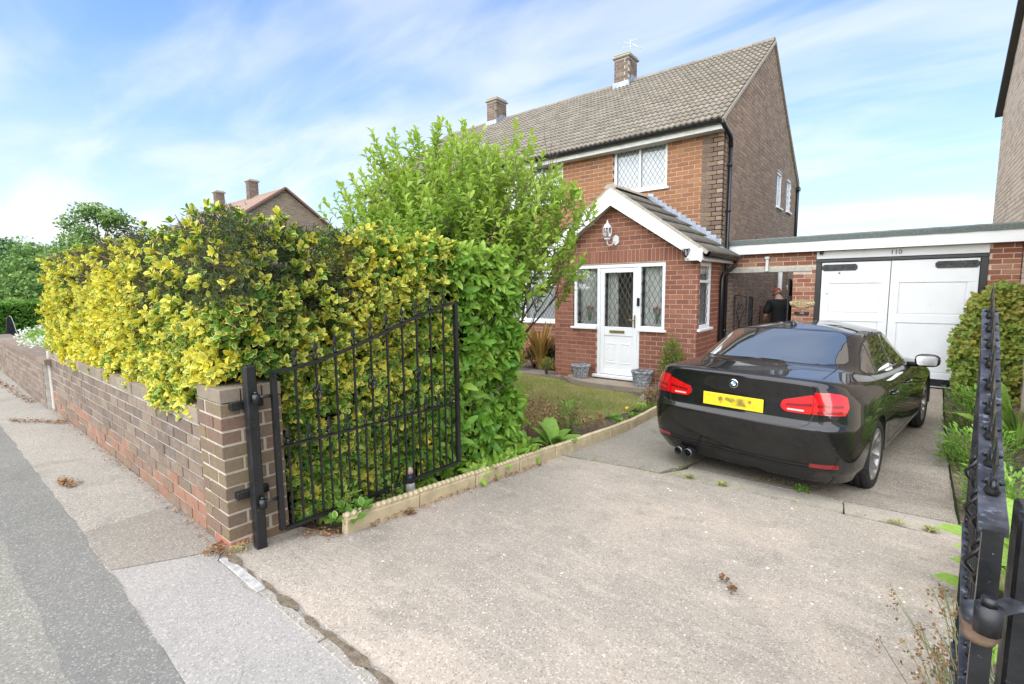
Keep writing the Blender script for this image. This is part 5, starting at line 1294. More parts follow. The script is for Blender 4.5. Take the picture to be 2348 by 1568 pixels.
ring([.060,.066,.092,.18,.40,.66,1.04,1.5,1.95,2.35,2.85,3.33,3.80,4.08,4.25,4.37,4.44,4.46], [0,.36,.605,.735,.805,.832,.845,.850,.852,.850,.845,.832,.79,.74,.68,.58,.36,0], [1.085,1.083,1.077,1.058,1.028,1.000,.972,.944,.924,.910,.90,.892,.88,.865,.83,.80,.80,.80])
ring([.66,.67,.72,.82,.97,1.15,1.38,1.66,2.0,2.36,2.72,2.93,3.08,3.20,3.28,3.36,3.43,3.45], [0,.36,.56,.665,.722,.752,.768,.778,.784,.786,.786,.780,.765,.735,.68,.58,.36,0], [1.125,1.124,1.118,1.098,1.052,1.016,.990,.968,.950,.937,.930,.930,.935,.965,.975,.995,1.015,1.02])
ring([1.37,1.38,1.41,1.45,1.52,1.60,1.70,1.84,2.02,2.22,2.38,2.46,2.50,2.52,2.53,2.545,2.565,2.57], [0,.32,.495,.578,.606,.618,.625,.630,.632,.631,.625,.615,.60,.58,.55,.49,.32,0], [1.395,1.391,1.376,1.358,1.350,1.347,1.347,1.348,1.35,1.348,1.342,1.336,1.334,1.336,1.343,1.355,1.374,1.38])
ring([1.98+(p[0]-1.98)*.58 for p in R_[8]], [p[1]*.55 for p in R_[8]], [1.422+.004*sin(i) for i in range(18)])
ring([1.98+(p[0]-1.98)*.50 for p in R_[8]], [0]*18, [1.431]*18)
CAR = thing('parked_car', 'glossy black four door saloon car with yellow rear plate parked on the drive', 'car', (-1.03, 5.49, -.358)); CAR['_local'] = 1
CAR.rotation_euler = (0, 0, radians(90-7.9))
def body_mesh():
    V = []; idx = {}
    def vid(r, i, side):
        if r == 10: side = 0
        if i in (0, 17) or r == 10: side = 0
        k = (r, i, side)
        if k not in idx:
            x, y, z = R_[r][i]; idx[k] = len(V); V.append((x-1.04, y*(-1 if side == 1 else 1) if not (i in (0, 17) or r == 10) else 0, z))
        return idx[k]
    F = []
    for side in (0, 1):
        for r in range(10):
            for i in range(17):
                q = [vid(r, i, side), vid(r, i+1, side), vid(r+1, i+1, side), vid(r+1, i, side)]
                q2 = []
                for a in q:
                    if a not in q2: q2.append(a)
                if len(q2) < 3: continue
                F.append(tuple(q2) if side == 1 else tuple(q2[::-1]))
    me = bpy.data.meshes.new('cage'); me.from_pydata(V, [], F); me.update()
    cr = me.attributes.new('crease_edge', 'FLOAT', 'EDGE')
    for e in me.edges:
        a, b = [[k for k, v in idx.items() if v == q][0] for q in e.vertices]; c = 0.
        if a[0] == b[0]:
            i0 = min(a[1], b[1])
            if a[0] == 6 and i0 <= 3: c = .95
            if a[0] == 6 and i0 > 3: c = .15
            if a[0] == 5 and 4 <= i0 <= 12: c = .8
            if a[0] == 5 and i0 < 4: c = .35
            if a[0] == 7: c = .75
            if a[0] == 8: c = .5
            if a[0] == 1: c = .55
            if a[0] == 3 and i0 < 4: c = .8
            if a[0] == 4 and i0 < 4: c = .6
        cr.data[e.index].value = c
    o = bpy.data.objects.new('tmpcar', me); COL.objects.link(o); md = o.modifiers.new('s', 'SUBSURF'); md.levels = 3; md.render_levels = 3
    dg = bpy.context.evaluated_depsgraph_get(); out = bpy.data.meshes.new_from_object(o.evaluated_get(dg)); bpy.data.objects.remove(o)
    return out
bme = body_mesh(); bme.name = 'body'
bm = bmesh.new(); bm.from_mesh(bme); bmesh.ops.recalc_face_normals(bm, faces=bm.faces[:])
if sum(f.normal.z*(f.calc_center_median().z-.7) for f in bm.faces) < 0: bmesh.ops.reverse_faces(bm, faces=bm.faces[:])
CBVH = BVHTree.FromBMesh(bm)
ARC, AZ_ = .352, .328
kill = []
for f in bm.faces:
    c = f.calc_center_median()
    for ax in (0., 2.81):
        if abs(c.y) > .5 and c.z < .9 and (c.x-ax)**2+(c.z-AZ_)**2 < ARC**2: kill.append(f); break
    else:
        if c.z < .9 and abs(c.y) > .5:
            for ax in (0., 2.81):
                if abs(c.x-ax) < ARC*.93 and c.z < AZ_: kill.append(f); break
bmesh.ops.delete(bm, geom=list(set(kill)), context='FACES')
for v in bm.verts:
    if v.is_boundary and v.co.z > .15 and abs(v.co.y) > .5:
        for ax in (0., 2.81):
            d = Vector((v.co.x-ax, v.co.z-AZ_)); 
            if .2 < d.length < ARC+.06 and v.co.z > AZ_-.05:
                d = d.normalized()*ARC; v.co.x = ax+d.x; v.co.z = AZ_+d.y
bm.to_mesh(bme); bm.free(); bme.materials.clear(); bme.materials.append(MAT['paint'])
bme.polygons.foreach_set('use_smooth', [True]*len(bme.polygons))
body = link('body', bme, CAR)
def cast(o, d):
    h = CBVH.ray_cast(Vector(o), Vector(d).normalized(), 6)
    if h[0] is None: return None
    n = h[1]
    if n.dot(Vector(d)) > 0: n = -n
    return h[0], n
def F_rear(s, t): return (-3, s, t), (1, 0, 0)                       # s = y (left +), t = z
def F_left(s, t): return (s-1.04, 3, t), (0, -1, 0)                  # s = x from the rear bumper
def F_right(s, t): return (s-1.04, -3, t), (0, 1, 0)
def F_corner(sg):
    def f(s, t):                                                       # s = angle 0 rear .. 90 side
        a = radians(s); c = Vector((.55-1.04, .45*sg, t)); dr = Vector((-cos(a), sg*sin(a), 0)); return c+dr*2.5, -dr
    return f
def dens(poly, step, closed=True):
    out = []; n = len(poly)
    for i in range(n if closed else n-1):
        a, b = Vector(poly[i]), Vector(poly[(i+1) % n]); k = max(1, int((b-a).length/step))
        for j in range(k): out.append(a.lerp(b, j/k))
    if not closed: out.append(Vector(poly[-1]))
    return out
def rounded(poly, r, n=4):
    out = []; m = len(poly)
    for i in range(m):
        p, a, b = Vector(poly[i]), Vector(poly[i-1]), Vector(poly[(i+1) % m]); rr = min(r, (a-p).length*.45, (b-p).length*.45)
        A, B = p+(a-p).normalized()*rr, p+(b-p).normalized()*rr
        for k in range(n+1): t = k/n; out.append(tuple(A*(1-t)**2+p*2*t*(1-t)+B*t*t))
    return out
def patch(name, poly, frame, mat, off=.003, parent=None, step=.03, sc=1.0, depth=.006):
    """panel with a crisp outline laid onto the body; sc scales s to metres for sampling"""
    P2 = dens([(p[0]*sc, p[1]) for p in poly], step); n = len(P2)
    xs = [p.x for p in P2]; ys = [p.y for p in P2]; pts = list(P2); pl = [(p.x, p.y) for p in P2]
    x = min(xs)+step/2
    while x < max(xs):
        y = min(ys)+step/2
        while y < max(ys):
            if inpoly(x, y, pl) and min((Vector((x, y))-q).length for q in P2) > step*.45: pts.append(Vector((x, y)))
            y += step
        x += step
    v, e, f, _, _, _ = delaunay_2d_cdt(pts, [], [list(range(n))], 1, 1e-6)
    V = []; NN = []
    for p in v:
        h = cast(*frame(p.x/sc, p.y))
        if h is None: V.append(None); NN.append(None); continue
        V.append(h[0]+h[1]*off); NN.append(h[1])
    good = [i for i, q in enumerate(V) if q is not None]; re_ = {i: k for k, i in enumerate(good)}
    mb = MB(); fs = []
    for t in f:
        if all(i in re_ for i in t):
            a, b, c = [V[i] for i in t[:3]]; nn = (b-a).cross(c-a); fs.append(tuple(re_[i] for i in (t if nn.dot(NN[t[0]]) > 0 else t[::-1])))
    mb.add([V[i] for i in good], fs, True)
    k = min(n, len(v)); loop = [i for i in range(k) if i in re_]
    vs = [V[i] for i in loop]+[V[i]-NN[i]*depth for i in loop]; m_ = len(loop)
    mb.add(vs, [(i, (i+1) % m_, m_+(i+1) % m_, m_+i) for i in range(m_)], False)
    return mb.build(name, mat, parent)
def line(name, pl, frame, mat, w=.006, off=.0008, parent=None, step=.03, sc=1.):
    P2 = dens([(p[0]*sc, p[1]) for p in pl], step, False); mb = MB(); vs = []
    for i, p in enumerate(P2):
        d = (P2[min(i+1, len(P2)-1)]-P2[max(i-1, 0)]).normalized(); nn = Vector((-d.y, d.x))
        for s in (-1, 1):
            q = p+nn*s*w/2; h = cast(*frame(q.x/sc, q.y))
            if h is None: h = cast(*frame(p.x/sc, p.y))
            vs.append(h[0]+h[1]*off if h else None)
    F_ = []
    for i in range(len(P2)-1):
        q = (2*i, 2*i+1, 2*i+3, 2*i+2)
        if all(vs[k] is not None for k in q): F_.append(q)
    keep = sorted({k for q in F_ for k in q}); rm = {k: i for i, k in enumerate(keep)}
    if not F_: return None
    mb.add([vs[k] for k in keep], [tuple(rm[k] for k in q) for q in F_]); return mb.build(name, mat, parent)
# glass
bw_poly = rounded([(-.655, 1.132), (0, 1.146), (.655, 1.132), (.61, 1.22), (.53, 1.345), (.47, 1.371), (0, 1.387), (-.47, 1.371), (-.53, 1.345), (-.61, 1.22)], .03)
patch('rear_window', bw_poly, F_rear, MAT['car_glass'], .004, CAR, .04)
belt = lambda x: 1.010-.020*(x-1.15)
rearq = [(1.09, 1.062), (1.22, belt(1.22)+.004), (1.46, belt(1.46)), (1.46, 1.262), (1.30, 1.195)]
rdoor = [(1.51, belt(1.51)), (2.12, belt(2.12)), (2.12, 1.324), (1.85, 1.318), (1.65, 1.302), (1.51, 1.275)]
fdoor = [(2.17, belt(2.17)), (2.98, belt(2.98)), (2.80, 1.10), (2.55, 1.24), (2.40, 1.302), (2.17, 1.318)]
for fr_, sd in ((F_left, 'left'), (F_right, 'right')):
    for q in (rearq, rdoor, fdoor): patch('side_window', rounded(q, .025), fr_, MAT['car_glass'], .003, CAR, .05)
    surround = [(1.05, 1.062), (1.20, belt(1.20)-.010), (2.2, belt(2.2)-.014), (3.02, belt(3.02)-.012), (2.83, 1.115), (2.57, 1.258), (2.40, 1.325), (2.1, 1.338), (1.83, 1.333), (1.62, 1.316), (1.46, 1.282), (1.28, 1.208)]
    patch('window_trim', rounded(surround, .02), fr_, MAT['trim'], .0012, CAR, .05)
    # shut lines of the doors
    line('door_gap', [(2.145, .92), (2.15, .6), (2.17, .30)], fr_, MAT['rim_dark'], .007, .0009, CAR)
    line('door_gap', [(1.22, 1.0), (1.32, .90), (1.37, .80), (1.47, .62), (1.56, .45), (1.60, .30)], fr_, MAT['rim_dark'], .007, .0009, CAR)
    line('door_gap', [(3.10, .93), (3.16, .80), (3.14, .55), (3.10, .30)], fr_, MAT['rim_dark'], .007, .0009, CAR)
    line('door_gap', [(1.58, .31), (2.3, .30), (3.12, .31)], fr_, MAT['rim_dark'], .007, .0009, CAR)
    sy = 1 if sd == 'left' else -1
    for hx in (1.60, 2.42):
        h = cast(*fr_(hx, .805)); m = MB(); y = h[0].y; x = hx-1.04
        m.tube([(x-.10, y+.004*sy, .805), (x-.075, y+.030*sy, .808), (x, y+.034*sy, .808), (x+.075, y+.030*sy, .806), (x+.10, y+.004*sy, .803)], [.010, .014, .015, .014, .010], 8); m.build('door_handle', MAT['paint'], CAR)
    # door mirror
    m = MB(); mx_, my_, mz_ = 2.90-1.04, .985*sy, .985; vs = []; fs = []; N1, N2 = 10, 16
    for i in range(N1+1):
        th = pi*i/N1
        for j in range(N2):
            ph = 2*pi*j/N2; cx_ = -cos(th); rr = sin(th)**.55
            yy = .115*rr*abs(cos(ph))**.75*(1 if cos(ph) > 0 else -1); zz = .075*rr*abs(sin(ph))**.75*(1 if sin(ph) > 0 else -1)
            xx = .10*(cx_ if cx_ > 0 else cx_*.35); vs.append((mx_+xx, my_+yy, mz_+zz))
    for i in range(N1):
        for j in range(N2): a, b = i*N2+j, i*N2+(j+1) % N2; fs.append((a, b, b+N2, a+N2))
    m.add(vs, fs, True); m.tube([(mx_+.03, .80*sy, .925), (mx_+.03, .90*sy, .93), (mx_+.02, .93*sy, .945)], [.03, .026, .03], 8); mir = m.build('door_mirror', MAT['paint'], CAR)
    m = MB(); pl_ = rounded([(-.092, -.05), (.085, -.058), (.098, .045), (-.085, .055)], .03)
    m.prism(pl_, 0, .004, Matrix.Translation((mx_-.036, my_, mz_)) @ Matrix(((0, 0, 1, 0), (1, 0, 0, 0), (0, 1, 0, 0), (0, 0, 0, 1)))); m.build('mirror_glass', MAT['chrome'], mir)
line('fuel_flap_gap', rounded([(.50, .80), (.68, .80), (.68, .93), (.50, .93), (.50, .80)], .02), F_right, MAT['rim_dark'], .004, .0009, CAR, .02)
# boot lid gaps
for sg in (-1, 1):
    line('boot_gap', [(sg*.640, 1.068), (sg*.632, .95), (sg*.622, .80), (sg*.60, .735), (sg*.54, .700)], F_rear, MAT['rim_dark'], .007, .0009, CAR, .02)
    line('boot_gap', [(sg*.640, 1.066), (sg*.63, 1.09), (sg*.60, 1.13)], F_rear, MAT['rim_dark'], .006, .0009, CAR, .01)
line('boot_gap', [(-.54, .700), (0, .694), (.54, .700)], F_rear, MAT['rim_dark'], .008, .0009, CAR, .03)
# tail lights: outer unit on the wing, inner unit on the boot lid
for sg in (-1, 1):
    FC = F_corner(sg)
    outer = rounded([(21.5, .990), (34, .992), (45, .974), (52, .948), (52, .872), (47, .815), (20.5, .815)], .02)
    tl = patch('tail_light', [(a*.0085, z) for a, z in outer], lambda s, t, FC=FC: FC(s/.0085, t), MAT['lens'], .010, CAR, .02, depth=.014)
    patch('light_bar', rounded([(24*.0085, .895), (45*.0085, .892), (46*.0085, .875), (24*.0085, .872)], .006), lambda s, t, FC=FC: FC(s/.0085, t), MAT['lens_dark'], .0118, tl, .02, depth=.002)
    patch('light_bar', rounded([(24*.0085, .845), (44*.0085, .848), (45*.0085, .831), (24*.0085, .82)], .006), lambda s, t, FC=FC: FC(s/.0085, t), MAT['lens_dark'], .0118, tl, .02, depth=.002)
    inner = rounded([(sg*.615, .812), (sg*.43, .812), (sg*.385, .845), (sg*.40, .905), (sg*.62, .972)], .02)
    ti = patch('boot_light', inner, F_rear, MAT['lens'], .009, CAR, .02, depth=.012)
    patch('light_bar', rounded([(sg*.61, .900), (sg*.43, .880), (sg*.43, .862), (sg*.61, .876)], .006), F_rear, MAT['lens_dark'], .0108, ti, .02, depth=.002)
    patch('reverse_light', rounded([(sg*.56, .842), (sg*.44, .842), (sg*.44, .828), (sg*.56, .828)], .005), F_rear, MAT['lens_pale'], .0108, ti, .02, depth=.002)
    patch('reflector', rounded([(20*.0085, .405), (44*.0085, .412), (45*.0085, .377), (20*.0085, .372)], .006), lambda s, t, FC=F_corner(sg): FC(s/.0085, t), MAT['lens_dark'], .004, CAR, .02, depth=.006)
    for a, z in ((12, .55), (38, .555)):
        h = cast(*F_corner(sg)(a, z)); m = MB(); q = h[1].to_track_quat('Z', 'Y').to_matrix().to_4x4(); m.lathe([(.011, -.002), (.011, .0015), (.009, .002), (.0, .002)], 12, Matrix.Translation(h[0]) @ q); m.build('parking_sensor', MAT['trim'], CAR)
# bumper: lower valance, sculpted strip
patch('valance', rounded([(-.66, .335), (.66, .335), (.60, .235), (-.60, .235)], .02), F_rear, MAT['trim'], .004, CAR, .05)
for z in (.385, .355):
    line('bumper_strip', [(-.70, z+.01), (-.4, z), (.4, z), (.70, z+.01)], F_rear, MAT['trim'], .012, .004, CAR, .04)
# plate, badge
h = cast(*F_rear(0, .82)); px0 = h[0].x-.012
m = MB(); m.bbox((px0-.006, -.262, .768), (px0, .262, .883), .002); pt = m.build('number_plate', MAT['plate'], CAR)
h = cast(*F_rear(0, .985)); q = (-h[1]).to_track_quat('Z', 'Y').to_matrix().to_4x4()
q = Matrix.Translation(h[0]) @ h[1].to_track_quat('Z', 'Y').to_matrix().to_4x4()
m = MB(); m.lathe([(.041, -.004), (.041, .004), (.037, .006), (.0, .006)], 24, q); bd = m.build('badge', MAT['chrome'], CAR)
m = MB(); m.lathe([(.034, .006), (.034, .0068), (.0, .0068)], 24, q); m.build('badge_ring', MAT['trim'], bd)
m = MB()
for a0 in (0, pi): m.add([q @ Vector((0, 0, .0072))]+[q @ Vector((.021*cos(a0+pi/2*k/6), .021*sin(a0+pi/2*k/6), .0072)) for k in range(7)], [(0, k, k+1) for k in range(1, 7)])
m.build('badge_quarters', MAT['badge_blue'], bd)
m = MB()
for a0 in (pi/2, 3*pi/2): m.add([q @ Vector((0, 0, .0072))]+[q @ Vector((.021*cos(a0+pi/2*k/6), .021*sin(a0+pi/2*k/6), .0072)) for k in range(7)], [(0, k, k+1) for k in range(1, 7)])
m.build('badge_quarters', MAT['badge_white'], bd)
# exhausts on the left
for y in (.50, .405):
    m = MB(); m.lathe([(.034, 0), (.040, .0), (.041, .02), (.040, .22), (.034, .22), (.034, .002)], 18, Matrix.Translation((.055-1.04, y, .255)) @ Matrix.Rotation(pi/2, 4, 'Y'), cap=False); m.build('exhaust', MAT['exhaust'], CAR)
    m = MB(); m.lathe([(.033, .03), (.0, .03)], 14, Matrix.Translation((.055-1.04, y, .255)) @ Matrix.Rotation(pi/2, 4, 'Y')); m.build('exhaust_bore', MAT['rim_dark'], CAR)
# aerial fin
m = MB(); fx_ = 1.60-1.04; h = CBVH.ray_cast(Vector((fx_, 0, 3)), Vector((0, 0, -1)))[0]; zt = h.z
m.add([(fx_-.06, 0, zt-.003), (fx_-.055, .022, zt-.003), (fx_+.12, .012, zt-.002), (fx_+.14, 0, zt-.002), (fx_+.12, -.012, zt-.002), (fx_-.055, -.022, zt-.003), (fx_-.055, .006, zt+.055), (fx_-.055, -.006, zt+.055), (fx_-.02, 0, zt+.060)], [(0, 6, 1), (0, 7, 6), (0, 5, 7), (1, 6, 8), (5, 8, 7), (6, 7, 8), (1, 8, 2), (2, 8, 3), (3, 8, 4), (4, 8, 5)], True); m.build('aerial_fin', MAT['paint'], CAR)
# underbody and wheel wells
m = MB(); m.box((.35-1.04, -.55, .20), (4.35-1.04, .55, .30)); m.box((1.45-1.04, -.80, .20), (3.42-1.04, .80, .26)); m.build('underbody', MAT['rim_dark'], CAR)
for ax in (0., 2.81):
    for sg in (-1, 1):
        m = MB(); vs = []
        for y in (.52*sg, .893*sg):
            for k in range(21): a = -.15+(pi+.3)*k/20; rr = ARC if abs(y) > .6 else ARC; vs.append((ax+rr*cos(a), y, AZ_+rr*sin(a)))
        m.add(vs, [(k, k+1, k+22, k+21) for k in range(20)]+[tuple(range(21))], True); m.build('wheel_well', MAT['rim_dark'], CAR)
def wheel(ax, sg):
    r, w = .325, .235 if ax == 0 else .22; y0 = .775*sg
    M_ = Matrix.Translation((ax, y0, r-.004)) @ Matrix.Rotation(-pi/2*sg, 4, 'X')       # lathe axis +Z -> outwards
    rr = .235; hw_ = w/2
    prof = [(rr, -hw_+.01), (.29, -hw_), (.312, -hw_+.015), (r, -hw_+.04), (r, -.062), (r-.006, -.06), (r-.006, -.05), (r, -.048), (r, -.006), (r-.006, -.004), (r-.006, .004), (r, .006), (r, .048), (r-.006, .05), (r-.006, .06), (r, .062), (r, hw_-.04), (.312, hw_-.015), (.29, hw_), (.25, hw_-.002), (rr, hw_-.012), (rr-.004, hw_-.02)]
    m = MB(); m.lathe(prof, 48, M_, cap=False); wh = m.build('wheel', MAT['tyre'], CAR)
    m = MB(); m.lathe([(rr+.002, hw_-.014), (rr-.004, hw_-.006), (rr-.014, hw_-.008), (rr-.020, hw_-.03), (rr-.03, -hw_+.02)], 48, M_, cap=False)
    m.lathe([(.0, hw_-.040), (.030, hw_-.040), (.034, hw_-.048), (.055, hw_-.055), (.06, hw_-.08)], 20, M_)
    for k in range(5):                                                      # five double spokes
        for sp in (-1, 1):
            a0 = 2*pi*k/5+pi/2+.3; a1 = a0+sp*.26; A = Vector((cos(a0), sin(a0))); B = Vector((cos(a1), sin(a1)))
            p0 = A*.035+Vector((-sin(a0), cos(a0)))*sp*.012; p1 = B*(rr-.012); d = (p1-p0).normalized(); n_ = Vector((-d.y, d.x))
            q = []
            for p, ww, zt_, zb_ in ((p0, .016, hw_-.046, hw_-.085), ((p0+p1)/2, .014, hw_-.030, hw_-.07), (p1, .020, hw_-.012, hw_-.05)):
                q += [(*(p-n_*ww), zb_), (*(p-n_*ww*.75), zt_), (*(p+n_*ww*.75), zt_), (*(p+n_*ww), zb_)]
            m.add(q, [(i*4+j, i*4+j+1, i*4+j+5, i*4+j+4) for i in range(2) for j in range(3)], False, M_)
    m.build('rim', MAT['rim'], wh)
    m = MB(); m.lathe([(rr-.022, hw_-.09), (.0, hw_-.09)], 32, M_); m.lathe([(.15, hw_-.075), (.15, hw_-.085), (.0, hw_-.085)], 32, M_); m.build('brake_disc', MAT['rim_dark'], wh)
for ax in (0., 2.81):
    for sg in (-1, 1): wheel(ax, sg)
# ------------------------------------------------------------------ plants
rg6 = np.random.default_rng(21)
def lump(P, sc, amp, seed=0.):
    return np.array([mnoise.noise(Vector((p[0]*sc+seed, p[1]*sc-seed, p[2]*sc+seed*.3))) for p in P])*amp
def surf_pts(n, o, a, b, nrm, depth=.14, rng=rg6, lumps=.10, sc=2.2, bias=2.0):
    """points on a parallelogram face with lumpy relief; returns points and outward axes"""
    o, a, b, nrm = map(lambda q: np.array(q, float), (o, a, b, nrm)); nrm = unit(nrm[None])[0]
    P = o+rng.random((n, 1))*a+rng.random((n, 1))*b
    P = P+nrm*(lump(P, sc, lumps)+lump(P, sc*3, lumps*.45, 7))[:, None]
    P = P-nrm*(depth*rng.random((n, 1))**bias)
    A = nrm+rng.normal(0, .45, (n, 3))+np.array([0, 0, .35])
    return P, A
ZT = 1.90
OVAL = leaf_tmpl(.58, .10, .10, .60); LANCE = leaf_tmpl(.40, .10, .16, .48); OBOV = leaf_tmpl(.52, .13, .20, .62)
hedge = thing('variegated_hedge', 'yellow and green variegated euonymus hedge overhanging the low brick wall', 'hedge', (-5.6, 1.5, 0))
core = MB()
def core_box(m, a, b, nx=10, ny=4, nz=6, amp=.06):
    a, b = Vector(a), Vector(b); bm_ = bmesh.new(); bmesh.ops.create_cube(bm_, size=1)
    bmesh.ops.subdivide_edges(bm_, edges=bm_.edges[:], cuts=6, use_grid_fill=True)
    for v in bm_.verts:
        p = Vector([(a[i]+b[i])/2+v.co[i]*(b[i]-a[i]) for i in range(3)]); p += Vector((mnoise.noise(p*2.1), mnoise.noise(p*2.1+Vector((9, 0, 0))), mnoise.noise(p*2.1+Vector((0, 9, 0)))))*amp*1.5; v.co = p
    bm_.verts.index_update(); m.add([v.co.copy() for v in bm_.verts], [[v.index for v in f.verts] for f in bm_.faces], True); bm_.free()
core_box(core, (-8.55, 1.30, .15), (-3.14, 2.05, ZT-.22)); core.build('dark_core', MAT['core'], hedge)
core = MB(); core_box(core, (-3.62, 1.42, .08), (-3.12, 2.75, ZT-.26)); core.build('dark_core', MAT['core'], hedge)
def euon(n, o, a, b, nrm, tone_mu, tone_sd, size=(.032, .056), depth=.20, nl=6, lumps=.09, keep=None, rng=rg6):
    C, A = surf_pts(n, o, a, b, nrm, depth, rng, lumps)
    if keep is not None: k = keep(C); C, A = C[k], A[k]
    k = rng.random(len(C)) < np.clip(.80+1.3*lump(C, 5.5, 1., 13.), .12, 1); C, A = C[k], A[k]      # gaps where the twigs show
    tn = rng.normal(0, 1, (len(C),))
    mu = tone_mu(C) if callable(tone_mu) else np.full(len(C), tone_mu)
    P, D, U = rosettes(C, A, nl, .95, .3, rng); N_ = len(P)
    # young tips at the surface are yellow, older leaves below are green
    inner = np.tile(np.arange(nl)/(nl-1), len(C))
    t = np.clip(np.repeat(mu+tone_sd*tn, nl)+rng.normal(0, .12, N_)+.16*(inner-.5), .0, .999)
    S = rng.uniform(size[0], size[1], N_)*(.75+.4*inner)
    return P, D, U, S, t
def cat_(*sets): return [np.concatenate(x) for x in zip(*sets)]
def front_tone(C):
    # yellow in broad drifts to the street side, greener towards the drive and low down
    x = C[:, 0]; n_ = lump(C, 1.1, 1.0, 3.)
    return .10+.30*np.clip((x+5.6)/2.4, 0, 1)+.22*n_
def con_mask(C):          # where the conifer shows through on top of the front face
    z = C[:, 2]; x = C[:, 0]; n_ = lump(C, 1.6, 1., 11.)+.5*lump(C, 4., 1., 2.)
    lim = np.interp(x, [-8.4, -7.2, -6.2, -5.2, -4.4, -3.0], [1.62, 1.50, 1.62, 1.46, 1.36, 1.40])+.07*np.sin(x*3.1)+.20*n_
    return (z > lim) & ((x < -3.05) | (C[:, 1] < 2.0))
E1 = euon(9800, (-8.5, 1.12, .80), (5.52, 0, 0), (0, 0, 1.06), (0, -1, .08), front_tone, .15, keep=lambda C: (~con_mask(C) | (rg6.random(len(C)) < .16)) & ((C[:, 0] < -3.32) | (C[:, 2] > .99)))
E1b = euon(1800, (-8.5, 1.06, .70), (5.3, 0, 0), (0, 0, .25), (0, -1, -.25), front_tone, .16, depth=.10, keep=lambda C: C[:, 0] < -3.34)
E2 = euon(1500, (-8.5, 1.2, ZT-.03), (5.5, 0, 0), (0, .85, 0), (0, 0, 1), lambda C: np.full(len(C), .42), .2, keep=lambda C: rg6.random(len(C)) < .30)
E3 = euon(700, (-8.62, 1.15, .62), (0, .9, 0), (0, 0, 1.2), (-1, 0, .1), .3, .18)
E4 = euon(7000, (-2.97, 1.10, .02), (0, 1.80, 0), (0, 0, 1.83), (1, 0, .05), lambda C: .47+.22*lump(C, 2.2, 1., 5.)+.10*np.clip((C[:, 1]-1.9), 0, 1)-.16*np.clip(C[:, 2]-.7, 0, 1), .24, size=(.038, .062), keep=lambda C: (rg6.random(len(C)) < np.clip(1.15-.62*np.clip(C[:, 1]-1.9, 0, 2), .1, 1)) & ~((C[:, 1] < 1.43) & (C[:, 2] < 1.0)) & ((C[:, 2] < 1.42+.25*lump(C, 2.2, 1., 9.)) | (C[:, 1] > 1.95) | (rg6.random(len(C)) < .22)))
E5 = euon(170, (-3.42, 1.06, .95), (.36, 0, 0), (0, 0, .16), (.2, -1, -.1), .14, .12, size=(.05, .072), lumps=.04)
E6 = euon(700, (-3.5, 1.9, ZT-.05), (.55, 0, 0), (0, 1.0, 0), (0, 0, 1), .35, .2)
def sprouts(n, o, a, b, nrm, mu):                       # single shoots reaching out of the clipped faces
    C, A = surf_pts(n, o, a, b, nrm, .02, rg6, .10); L = rg6.uniform(.02, .09, n); A = unit(A); out = []
    for f in (.35, .7, 1.): out.append(C+A*(L*f)[:, None])
    C3 = np.concatenate(out); P, D, U = rosettes(C3, np.tile(A, (3, 1)), 4, .85, .25, rg6); return P, D, U, rg6.uniform(.034, .054, len(P)), np.clip(rg6.normal(mu, .16, len(P)), 0, 1)
E7 = sprouts(230, (-8.5, 1.10, .85), (5.5, 0, 0), (0, 0, 1.0), (0, -1, .3), .22); E8 = sprouts(200, (-8.5, 1.12, ZT-.02), (5.5, 0, 0), (0, .5, 0), (0, -.2, 1), .40); E9 = sprouts(120, (-2.95, 1.3, 1.0), (0, 1.5, 0), (0, 0, .9), (1, 0, .3), .35)
P, D, U, S, t = cat_(E1, E1b, E2, E3, E4, E5, E6, E7, E8, E9)
near = front_first(P, 220)
mask = np.ones(len(P), bool); mask[near] = False
leaf_cloud('foliage', hedge, MAT['euonymus'], P[mask], D[mask], U[mask], S[mask], OVAL, t[mask])
single_leaves(hedge, MAT['euonymus'], P[near], D[near], U[near], S[near], OVAL, t[near])
tw = MB(); r6 = random.Random(4)
for k in range(170):                                        # bare twigs between the leaves
    x = r6.uniform(-8.3, -3.1); z = r6.uniform(.8, 1.75); p = Vector((x, 1.30, z)); q = p+Vector((r6.uniform(-.15, .15), -r6.uniform(.12, .26), r6.uniform(.1, .3))); tw.tube([p, p.lerp(q, .5)+Vector((.02, 0, .02)), q], [.006, .005, .003], 4)
for k in range(150):
    y = r6.uniform(1.5, 3.6); z = r6.uniform(0, 1.5); p = Vector((-3.15, y, z)); q = p+Vector((r6.uniform(.10, .24), r6.uniform(-.12, .12), r6.uniform(.1, .35))); tw.tube([p, p.lerp(q, .5), q], [.007, .005, .003], 4)
tag(tw.build('twig', MAT['twig'], hedge), kind='stuff')
# tall green shoots on the hedge top
sh = []
for x, z, n in ((-5.05, 2.03, 5), (-4.95, 1.98, 4), (-4.40, 2.0, 5), (-4.5, 1.95, 4), (-6.6, 1.93, 4)):
    C = np.array([[x, 1.30, z]]); q = rosettes(C, np.array([[0., -.2, 1.]]), n, .75, .2, rg6); sh.append((*q, np.full(n, .062), np.full(n, .5 if x < -4 else .25)+rg6.normal(0, .08, n)))
q = cat_(*sh); leaf_cloud('top_shoots', hedge, MAT['euonymus'], q[0], q[1], q[2], q[3], OVAL, np.clip(q[4], 0, 1))
